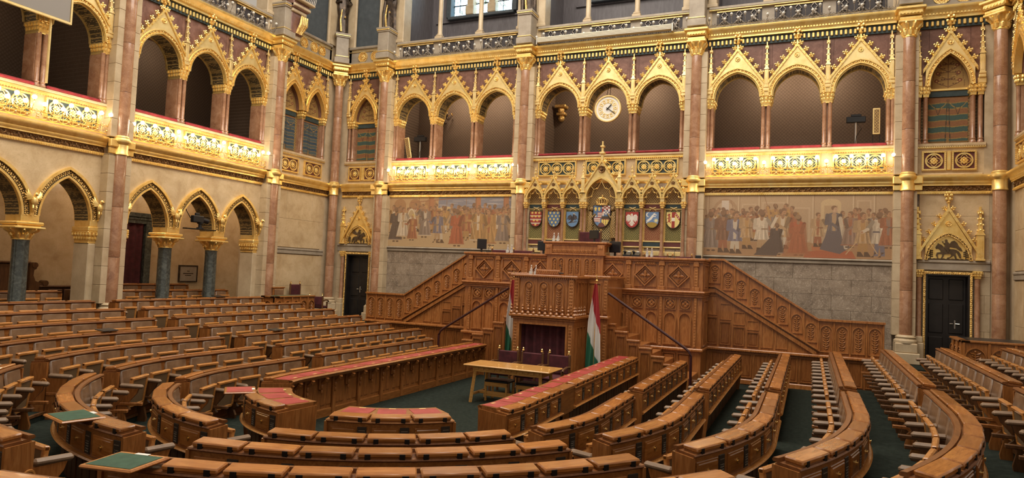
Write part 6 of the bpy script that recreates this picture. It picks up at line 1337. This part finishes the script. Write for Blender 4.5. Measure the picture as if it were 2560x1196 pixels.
# ------------------------------------------------------------------ things in the galleries
t = thing('wall_clock', 'round white and gold clock hanging in the middle gallery arch', 'clock', (-.02, .12, 6.30))
part('clock_face', MB().lathe([(.385, -.03), (.385, .03)], 40, ax='y'), 'globe_unlit', t); part('clock_rim', MB().lathe([(.375, -.03), (.385, -.06), (.42, -.06), (.435, -.02), (.42, .04), (.38, .04)], 40, ax='y', cap=False), 'pale_gold', t)
part('inner_ring', MB().lathe([(.29, -.03), (.295, -.04), (.305, -.04), (.31, -.03)], 40, ax='y', cap=False).lathe([(.17, -.03), (.175, -.04), (.185, -.04), (.19, -.03)], 40, ax='y', cap=False), 'pale_gold', t)
for i in range(12): a = i * PI / 6; part('hour_mark', shared('hourm', lambda: MB().lathe([(.03, -.03), (.032, -.042), (.045, -.042), (.047, -.03)], 10, ax='y', cap=False).box(-.006, .006, -.038, -.03, -.024, .024)), 'gold', t, (.238 * math.sin(a), 0, .238 * math.cos(a)))
for l, w, a, n in ((.17, .015, .76, 'hour_hand'), (.29, .010, 2.18, 'minute_hand')): part(n, MB().cbox(-w, w, -.06, -.05, -.06, l, .003), 'black_metal', t, (0, 0, 0), (0, a, 0))
part('clock_cord', MB().tube([(-.05, 0, .42), (-.03, .1, .8)], .008, 4).tube([(.05, 0, .42), (.03, .1, .8)], .008, 4), 'black_metal', t)
for x, y, wh in ((-7.05, .6, 'left'), (6.93, .6, 'right')):
    t = thing('camera_stand', 'black conference camera on a steel pole in the %s gallery arch' % wh, 'camera', (x, y, 4.3), 0, 'camera stands'); part('pole', MB().tube([(0, 0, 0), (0, 0, 1.35)], .028, 8), 'steel', t); part('device_box', MB().cbox(-.24, .24, -.07, .07, 1.33, 1.49, .012).cbox(-.13, .13, -.05, .05, 1.49, 1.56, .012), 'black_plastic', t); part('cable', MB().tube([(.03, 0, 1.3), (.14, -.02, 1.15), (.02, -.03, .95), (-.03, -.03, .6)], .008, 4), 'black_metal', t); part('foot', MB().lathe([(.22, 0), (.22, .03), (.03, .05)], 12), 'black_metal', t)
for x, tilt, wh in ((-7.35, -.22, 'leaning tall gold speaker panel in the left gallery arch'), (7.42, 0, 'tall narrow gold speaker panel in the right gallery arch')):
    t = thing('column_speaker', wh, 'speaker', (x, .45, 4.95), 0); part('speaker_case', MB().cbox(-.09, .09, -.04, .04, .30 if not tilt else .05, 1.02 if not tilt else .82, .01), 'pale_gold', t, (0, 0, 0), (0, tilt, 0)); part('speaker_cloth', MB().box(-.06, .06, -.048, -.04, .34 if not tilt else .09, .98 if not tilt else .78), 'gold_brocade', t, (0, 0, 0), (0, tilt, 0)); part('speaker_frame', MB().ring([(-.075, -.2), (-.075, .3), (.075, .3), (.075, -.2)], [(-.09, -.2), (-.09, .32), (.09, .32), (.09, -.2)], -.01, .01), 'black_metal', t)
for x, y, z, wh in ((-6.75, 1.8, 6.85, 'in the left rear gallery'), ):
    t = thing('chandelier', 'small dark chandelier hanging ' + wh, 'chandelier', (x, y, z)); b = MB().tube([(0, 0, .9), (0, 0, -.3)], .012, 5).ball((0, 0, 0), .1, 8, 6).ball((0, 0, -.3), .06, 8, 6)
    for i in range(8): a = i * PI / 4; b.tube([(0, 0, -.1), (.15 * math.cos(a), .15 * math.sin(a), -.18), (.26 * math.cos(a), .26 * math.sin(a), .0)], .01, 4)
    part('chandelier_frame', b, 'dark_bronze', t)
    for i in range(8): a = i * PI / 4; part('candle_cup', shared('cup', lambda: MB().lathe([(.015, 0), (.035, .03), (.02, .06)], 7)), 'brass', t, (.26 * math.cos(a), .26 * math.sin(a), 0))
t = thing('wall_bracket', 'gilded carved wall bracket seen through the arch left of the clock', 'bracket', (-2.25, 2.2, 6.6)); part('carved_bracket', MB().cbox(-.2, .2, -.35, 0, .3, .4, .02).cbox(-.16, .16, -.25, 0, .05, .15, .02).ball((0, -.12, -.05), .12, 8, 6).ball((0, -.2, .22), .12, 8, 6), 'carved_gold', t)
# projection screen hung before the left gallery, remote camera under the arcade
t = thing('projection_screen', 'grey projection screen in a gilt frame hanging before the left gallery', 'screen', (-9.95, -11.55, 6.42), PI / 2); part('screen_sheet', MB().cbox(-1.3, 1.3, -.02, .02, 0, 2.2, .01), 'screen_cloth', t); part('screen_frame', MB().ring([(-1.3, 0), (-1.3, 2.2), (1.3, 2.2), (1.3, 0)], [(-1.34, -.05), (-1.34, 2.25), (1.34, 2.25), (1.34, -.05)], -.035, .03, True), 'pale_gold', t); part('hanging_rod', MB().tube([(.95, .1, 0), (.95, .1, -1.5)], .03, 6), 'pale_gold', t)
t = thing('remote_camera', 'black remote television camera on a bar under the middle left arch', 'camera', (-10.33, -5.9, 1.95), PI / 2); part('mounting_bar', MB().cbox(-.52, .52, -.14, .04, -.02, .01, .005), 'black_metal', t); part('pan_head', MB().lathe([(.1, .01), (.1, .04), (.05, .06), (.05, .14), (.09, .16), (.09, .2)], 12, (.0, -.05, 0)), 'black_plastic', t)
part('camera_body', MB().cbox(-.3, .06, -.14, .02, .18, .38, .02).cbox(-.2, -.06, -.1, -.02, .38, .46, .015), 'black_plastic', t); part('camera_lens', MB().tube([(.05, -.06, .27), (.22, -.10, .24)], .075, 10), 'black_plastic', t); part('camera_cable', MB().tube([(-.3, 0, .3), (-.42, .05, .5), (-.45, .1, .85), (-.3, .2, 1.1)], .012, 5), 'black_metal', t)
# ------------------------------------------------------------------ tiered floor
RK = [0, 2.22, 3.37, 4.42, 5.47, 6.5, 7.5, 8.5, 9.5, 11.35, 12.3]          # radius of the outer lid edge of each row
ZK = [0, -.77, -.74, -.62, -.505, -.38, -.25, -.11, .02, .15, .28]        # height of its lids
FK = [FW, FW, -1.53, -1.41, -1.295, -1.17, -1.04, -.90, -.80, -.66, -.53]  # floor on the outer side of each row
YC = -11.2
def at(r, t, y0, sg):
    # point at distance t along a row that starts at y0 and bends round the centre; r is the radius
    L = y0 - YC
    if t <= L: return (sg * r, y0 - t)
    th = (t - L); return (sg * r * math.cos(th), YC - r * math.sin(th))
def place(k, s, u, sg):
    # u: distance from y = 0 along the lid edge of row k (straight part), then along the arc
    R = RK[k]
    if u <= -YC: return (sg * (R + s), -u, 0. if sg > 0 else PI)
    th = (u + YC) / R; c, n = math.cos(th), math.sin(th)
    return (sg * (R + s) * c, YC - (R + s) * n, -th if sg > 0 else PI + th)
def uarc(k, deg): return -YC + RK[k] * math.radians(deg)
struct('floor', MB().box(-14, 14, -24, .6, FW - .2, FW), 'green_carpet', 'dark green carpeted floor of the well and lower tier', cat='floor')
for k in range(2, 9):
    for sg in (-1, 1):
        a = 3.3 if k < 6 else (1.6 if k == 6 else 0.)
        ts = [a, -YC] + [uarc(k, d) for d in range(6, 91, 6)]
        r0 = -.24; r1 = (RK[k + 1] - RK[k] - .2) if k < 8 else 5.0
        mb = MB().sweep([(r0, FW - .1), (r0, FK[k]), (r1, FK[k]), (r1, FW - .1)], lambda t, q: place(k, q, t, sg)[:2], ts)
        o = struct('floor_tier', mb, 'green_carpet', 'green carpeted floor step %d from the well on the %s side' % (k, 'left' if sg < 0 else 'right'), cat='floor')
        part('step_nosing', MB().sweep([(r0 - .012, FK[k] - .03), (r0 - .012, FK[k] + .006), (r0 + .03, FK[k] + .006), (r0 + .03, FK[k] - .03)], lambda t, q: place(k, q, t, sg)[:2], ts), 'dark_oak', o)
struct('floor_landing', MB().box(-10.4, -7.55, -1.6, .5, FW, ZF).box(7.55, 10.4, -1.6, .5, FW, ZF).box(-7.55, 7.55, YS + .14, .1, FW, ZF), 'green_carpet', 'carpeted landing along the rear wall', cat='floor')
struct('floor_aisle', MB().box(-14.5, -10.2, -18, -2.9, FW, FK[8]).box(-14.5, -11.4, -18, -2.9, FW, FK[9]), 'green_carpet', 'carpeted floor behind the left arcade', cat='floor')
# ------------------------------------------------------------------ bench rows: oak body, flap desks outside, leather seats inside
def lid_mb(w, d):
    b = MB().cbox(-d, 0, -w / 2, w / 2, -.038, .008, .012); b.v = [(x, y, z + (-x) * .10 - .01) for x, y, z in b.v]; return b
def hinge_mb(): return MB().cbox(-.02, -.004, -.026, .026, -.075, -.012, .002)
def drawer_mb(w): return MB().cbox(-.025, .0, -w / 2, w / 2, -.345, -.125, .006).cbox(-.01, .008, -w / 2 + .022, w / 2 - .022, -.325, -.145, .008)
def knob_mb(): return MB().lathe([(.024, 0), (.024, .004), (.008, .006), (.008, .012), (.013, .015), (.013, .02)], 10, ax='x').ball((.012, 0, -.02), .010, 5, 4, (.5, 1, 1.4))
def grille_mb(w): return MB().cbox(-.02, .004, -w / 2, w / 2, -.345, -.115, .004)
def back_mb(w):
    b = MB().cbox(-.05, .02, -w / 2, w / 2, -.47, -.028, .026); b.v = [(x + (z + .25) * .16 - (.018 if x < -.03 and -.36 < z < -.12 else 0), y, z) for x, y, z in b.v]; return b
def seatframe_mb(w):
    # seat tipped up: oak frame round a woven panel
    h = .47; b = MB().cbox(-.024, .024, -w / 2, -w / 2 + .05, 0, h, .008).cbox(-.024, .024, w / 2 - .05, w / 2, 0, h, .008).cbox(-.03, .03, -w / 2, w / 2, h - .05, h, .012).cbox(-.024, .024, -w / 2, w / 2, 0, .05, .008); return b
def armrest_mb():
    b = MB().cbox(-.35, 0, -.036, .036, -.035, .03, .024); b.v = [(x, y * (1 if x > -.25 else 1.08), z - (.012 if x < -.32 else 0)) for x, y, z in b.v]; return b
def bracket_mb(h):
    return MB().prism([(-.30, -.04), (0, -.04), (0, -h), (-.14, -h), (-.15, -h + .06), (-.10, -.42), (-.19, -.36), (-.12, -.30), (-.20, -.20), (-.27, -.12)], -.022, .022).cbox(-.36, 0, -.03, .03, -.30, -.255, .006)
LIDD = .165
def bench(k, sg, u0, u1, n, label, cat='bench', inner=-.235, red=False, open_at=(), ends=(True, True), seats=True, front=False):
    zk = ZK[k]; F0, F1 = FK[k - 1], FK[k]
    um = (u0 + u1) / 2; ox, oy, _ = place(k, 0, um, sg)
    vis = [px(*place(k, -.2, u0 + (u1 - u0) * i / 8, sg)[:2], zk) for i in range(9)]
    if not any(-260 < p[0] < 2820 and -100 < p[1] < 1420 for p in vis): return None
    t = thing('bench_row', label, cat, (ox, oy, F0), 0, 'rows of members benches')
    ns = 2 if u1 <= -YC + .01 else max(3, int((u1 - max(u0, -YC)) / .16) + 2)
    ts = [u0 + (u1 - u0) * i / (ns - 1) for i in range(ns)] if u0 >= -YC or u1 <= -YC else [u0] + [-YC + (u1 + YC) * i / (ns - 1) for i in range(ns)]
    fn = lambda u, s: (place(k, s, u, sg)[0] - ox, place(k, s, u, sg)[1] - oy)
    sw = lambda prof, a=None: MB().sweep([(s, z - F0) for s, z in prof], fn, a or ts)
    D = zk - .045
    part('bench_body', sw([(-.215, D), (-.02, D - .02), (-.02, zk - .375), (-.05, zk - .42), (-.11, zk - .46), (-.11, F0), (-.20, F0), (-.21, zk - .4)]), 'oak', t)
    part('desk_ledge', sw([(inner, zk - .032), (inner - .010, zk - .016), (inner, zk - .0), (-LIDD - .02, zk + .004), (-LIDD - .012, zk - .03), (.004, zk - .045), (.012, zk - .06), (-.01, zk - .075), (inner + .05, zk - .075), (inner + .03, zk - .034)]), 'oak_edge' if not red else 'oak', t)
    part('shelf_lip', sw([(-.06, zk - .365), (.022, zk - .365), (.036, zk - .38), (.022, zk - .40), (-.03, zk - .42), (-.07, zk - .42)]), 'oak_frame', t)
    dl = (u1 - u0 - .05) / n; w = dl - .042
    def put(nm, mesh, m, u, s, z, parent=None, dz=0., tilt=0.):
        x, y, a = place(k, s, u, sg)
        o = part(nm, mesh, m, parent or t, (x - ox, y - oy, z - F0), (0, tilt, a)); return o
    kid = lambda nm, mesh, m, par, loc, rot=(0, 0, 0): part(nm, mesh, m, par, loc, rot)
    W = round(w, 2)
    for i in range(n):
        u = u0 + .025 + dl * (i + .5)
        q = px(*place(k, -.2, u, sg)[:2], zk)
        if not (-130 < q[0] < 2690 and q[1] < 1330): continue
        near = q[1] > 900 and sg * 1 > 0 or q[1] > 930
        if i in open_at:
            l = put('writing_flap', shared(('flap', W), lambda: MB().cbox(-LIDD, .26, -w / 2, w / 2, .0, .028, .012)), 'oak_lid', u, 0, zk)
            kid('felt_inset', shared(('felt', W, red), lambda: MB().box(-LIDD + .05, .225, -w / 2 + .035, w / 2 - .035, .028, .031)), 'red_leather' if red else 'green_felt', l, (0, 0, 0)); kid('card', shared('card', lambda: MB().box(-.15, -.11, -.06, .06, .0312, .033)), 'paper', l, (0, 0, 0))
        else:
            l = put('desk_lid', shared(('lid', W), lambda: lid_mb(w, LIDD)), 'oak_lid', u, 0, zk + .012)
            for s in (-1, 1): kid('hinge', shared('hinge', hinge_mb), 'black_metal', l, (.008, s * w * .32, 0))
            part('lid_case', shared(('lidcase', W), lambda: MB().box(-LIDD + .01, -.012, -w / 2 + .012, w / 2 - .012, -.055, -.015)), 'oak', l)
        d = put('drawer', shared(('drawer', round(W - .16, 2)), lambda: drawer_mb(w - .155)), 'oak_lid', u, -.012, zk + .0)
        # drawer sits left of the loudspeaker grille
        off = -.06 if sg > 0 else .06
        x, y, a = place(k, -.012, u - off, sg); d.location = (x - ox, y - oy, zk - F0)
        kid('knob', shared('knob', knob_mb), 'brass', d, (.008, 0, -.225))
        ug = u - (w / 2 - .065) * (1 if sg > 0 else -1)
        g = put('speaker_grille', shared('grille', lambda: grille_mb(.115)), 'grille', ug, -.016, zk + .0)
        kid('perforation', shared('perf', lambda: MB().box(.002, .006, -.042, .042, -.33, -.21)), 'speaker_mesh', g, (0, 0, 0)); kid('name_slot', shared('slot', lambda: MB().box(.003, .007, -.04, .04, -.165, -.157)), 'steel', g, (0, 0, 0))
        pl = put('leg_panel', shared(('legp', W, k), lambda: MB().cbox(-.02, .012, -w / 2 + .01, -w * .22, -(zk - F1), -.46, .006).cbox(-.02, .012, -w * .17, w * .17, -(zk - F1), -.46, .006).cbox(-.02, .012, w * .22, w / 2 - .01, -(zk - F1), -.46, .006)), 'dark_oak', u, -.105, zk)
        if red: put('leather_inset', shared(('redin', W, inner), lambda: MB().box(inner + (.09 if inner < -.6 else .03), -LIDD - .04, -w / 2 + (.06 if inner < -.6 else .02), w / 2 - (.06 if inner < -.6 else .02), -.01, .007)), 'red_leather', u, 0, zk); put('name_card', shared('card2', lambda: MB().box(-.02, .02, -.045, .045, .006, .009)), 'pale_gold', u, inner + .08, zk)
        if seats:
            put('backrest', shared(('back', W), lambda: back_mb(w - .07)), 'brown_leather', u, -.222, zk)
            f = put('tip_up_seat', shared(('seatf', W), lambda: seatframe_mb(w - .10)), 'oak_frame', u, -.34, zk - .61, tilt=-.12)
            kid('seat_panel', shared(('seatp', W), lambda: MB().box(-.012, .012, -(w - .2) / 2, (w - .2) / 2, .05, .42)), 'seat_mesh', f, (0, 0, 0))
    if seats:
        for i in range(n + 1):
            u = u0 + .025 + dl * i; q = px(*place(k, -.6, u, sg)[:2], zk)
            if not (-130 < q[0] < 2690 and q[1] < 1380): continue
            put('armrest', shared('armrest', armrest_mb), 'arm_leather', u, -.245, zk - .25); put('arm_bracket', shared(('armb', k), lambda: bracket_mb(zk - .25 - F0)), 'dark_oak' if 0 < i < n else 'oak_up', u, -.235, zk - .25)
    for e, u in ((0, u0), (1, u1)):
        if not ends[e]: continue
        pr = [(inner + .0, zk - .052), (.004, zk - .07), (.004, zk - .36), (-.0, zk - .44), (-.04, F1 if F1 < zk - .5 else zk - .5), (-.04, F0), (inner + .02, F0)]
        du = .02
        o = part('end_panel', sw(pr, [u - du, u + du]), 'oak_up', t)
        x, y, a = place(k, -.2, u + (du if e else -du), sg); dr = -1 if (e == 1) else 1
        o2 = part('medallion', shared('medal', lambda: MB().lathe([(.001, -.006), (.03, -.008), (.032, -.016), (.048, -.016), (.052, 0)], 16, ax='y').box(-.012, .012, -.012, 0, -.02, .02)), 'brass' if sg > 0 else 'oak_frame', t, (x - ox, y - oy, zk - .34 - F0), (0, 0, a + (0 if (e == 1) == (sg > 0) else PI)))
        if e == 1 and sg > 0 or e == 0: pass
    if front:
        # panelled front towards the well with carved corbels
        L = u1 - u0; m = int(L / .36)
        part('front_wall', sw([(inner + .16, zk - .06), (inner + .16, F0), (inner + .24, F0), (inner + .24, zk - .06)]), 'oak_up', t)
        part('front_mouldings', sw([(inner - .015, zk - .05), (inner - .03, zk - .02), (inner, zk + .0), (inner + .05, zk), (inner + .05, zk - .07), (inner + .01, zk - .08)]).merge(sw([(inner + .13, F0), (inner + .13, F0 + .13), (inner + .17, F0 + .15), (inner + .2, F0)])), 'oak', t)
        for i in range(m):
            u = u0 + L * (i + .5) / m; put('front_panel', shared(('fp', k, m), lambda: MB().cbox(-.012, .02, -L / m / 2 + .05, -.012, .2, zk - F0 - .2, .012).cbox(-.012, .02, .012, L / m / 2 - .05, .2, zk - F0 - .2, .012)), 'oak_up', u, inner + .16, F0)
        for i in range(0, m + 1):
            u = u0 + L * i / m; u = min(max(u, u0 + .04), u1 - .04)
            put('corbel', shared(('corbel', k, i % 2), lambda: MB().tube([(-.15, 0, -.08), (-.11, 0, -.14), (-.03, 0, -.2), (-.02, 0, -.32)], .035, 6, (1.2, 1, .9, .5)).ball((-.13, 0, -.12), .04, 6, 5).cbox(-.04, .01, -.045, .045, -(zk - F0) if i % 2 == 0 else -.30, -.1, .01).ball((-.045, 0, -.24), .03, 6, 4, (1, 1.2, 1.6)).ball((-.045, 0, -.33), .024, 6, 4, (1, 1.2, 1.6))), 'oak_up', u, inner + .15, zk)
    return t
ORD = ['', 'first', 'second', 'third', 'fourth', 'fifth', 'sixth', 'seventh', 'eighth', 'ninth', 'tenth']
NF = {1: 8}; NS = {1: 4, 2: 5, 3: 6, 4: 7, 5: 8, 6: 8, 7: 9, 8: 10}; NFr = {1: 3, 2: 5, 3: 7, 4: 9, 5: 11}
for k in range(1, 9):
    for sg in (1, -1):
        side = 'right' if sg > 0 else 'left'
        f0 = 4.42 if k == 1 else (4.6 if k == 2 else (3.45 if k < 7 else (3.7 if k == 7 else 4.3)))
        if k == 1:
            if sg < 0: bench(1, -1, f0, uarc(1, 16), 13, 'long red-topped front bench row with panelled front at the left side of the well', inner=-.50, red=True, front=True, seats=False)
            else:
                bench(1, 1, f0, 9.12, 8, 'red-topped straight desk row at the right side of the well', inner=-.50, red=True, front=True, seats=False, ends=(True, False))
                bench(1, 1, 9.75, uarc(1, 16), 4, 'red-topped curved desk row end nearest the table, right of the well', inner=-.50, red=True, front=True, seats=False, ends=(False, True))
        else:
            bench(k, sg, f0, 9.10, 10 if k > 2 else 8, '%s straight bench row from the well in the far %s block' % (ORD[k], side))
            bench(k, sg, 9.62, uarc(k, 27), NS[k], '%s bench row from the well, bending block on the %s side' % (ORD[k], side))
        if k <= 5:
            if k == 1: bench(1, sg, uarc(1, 38), uarc(1, 80), 3, 'short curved desk with red leather tops, %s of the centre aisle' % side, inner=-.64, red=True, front=True, seats=False, open_at=(0,) if sg < 0 else ())
            else:
                op = {(3, -1): (5,), (4, 1): (NFr[4] - 1,)}.get((k, sg), ())
                bench(k, sg, uarc(k, 34), uarc(k, (86 if k > 2 else 85) if sg < 0 else (82 if k == 2 else 83 if k == 3 else 82)), NFr[k], '%s curved bench row from the well, front block %s of the centre aisle' % (ORD[k], side), open_at=op)
# flap that closes the gap in the red-topped row on the right
t = tag(part('desk_gate', MB().cbox(-.24, .24, -.31, .31, ZK[1] - FW - .06, ZK[1] - FW, .01).cbox(.19, .22, -.31, .31, .35, ZK[1] - FW - .06, .006), 'oak', None, (1.98, -9.43, FW)), 'plain oak flap with red top closing the gap in the right red-topped row', 'gate')
part('leather_inset', MB().box(-.16, .04, -.27, .27, ZK[1] - FW, ZK[1] - FW + .006), 'red_leather', t)
# two short rows between and behind the dark arcade columns
bench(9, -1, 3.9, 8.2, 8, 'shaded bench row behind the dark columns of the left arcade'); bench(10, -1, 4.6, 8.0, 6, 'hindmost shaded bench row behind the left arcade')
bench(9, -1, 9.2, 13.5, 8, 'shaded bench row behind the near bay of the left arcade')

# black folders left lying on the bench tops of the left side
for k, u, lb in ((8, 5.9, 'thin black folder lying on the last bench row before the left arcade'), (5, 11.4, 'thin black folder lying on a bench top in the left bending block'), (4, 8.0, 'long black folder lying on a bench top in the far left block')):
    x, y, a = place(k, -.1, u, -1); tag(part('black_folder', MB().cbox(-.11, .11, -.17, .17, 0, .018, .005), 'black_plastic', None, (x, y, ZK[k] + .045), (0, -.1, a + .1)), lb, 'folder')
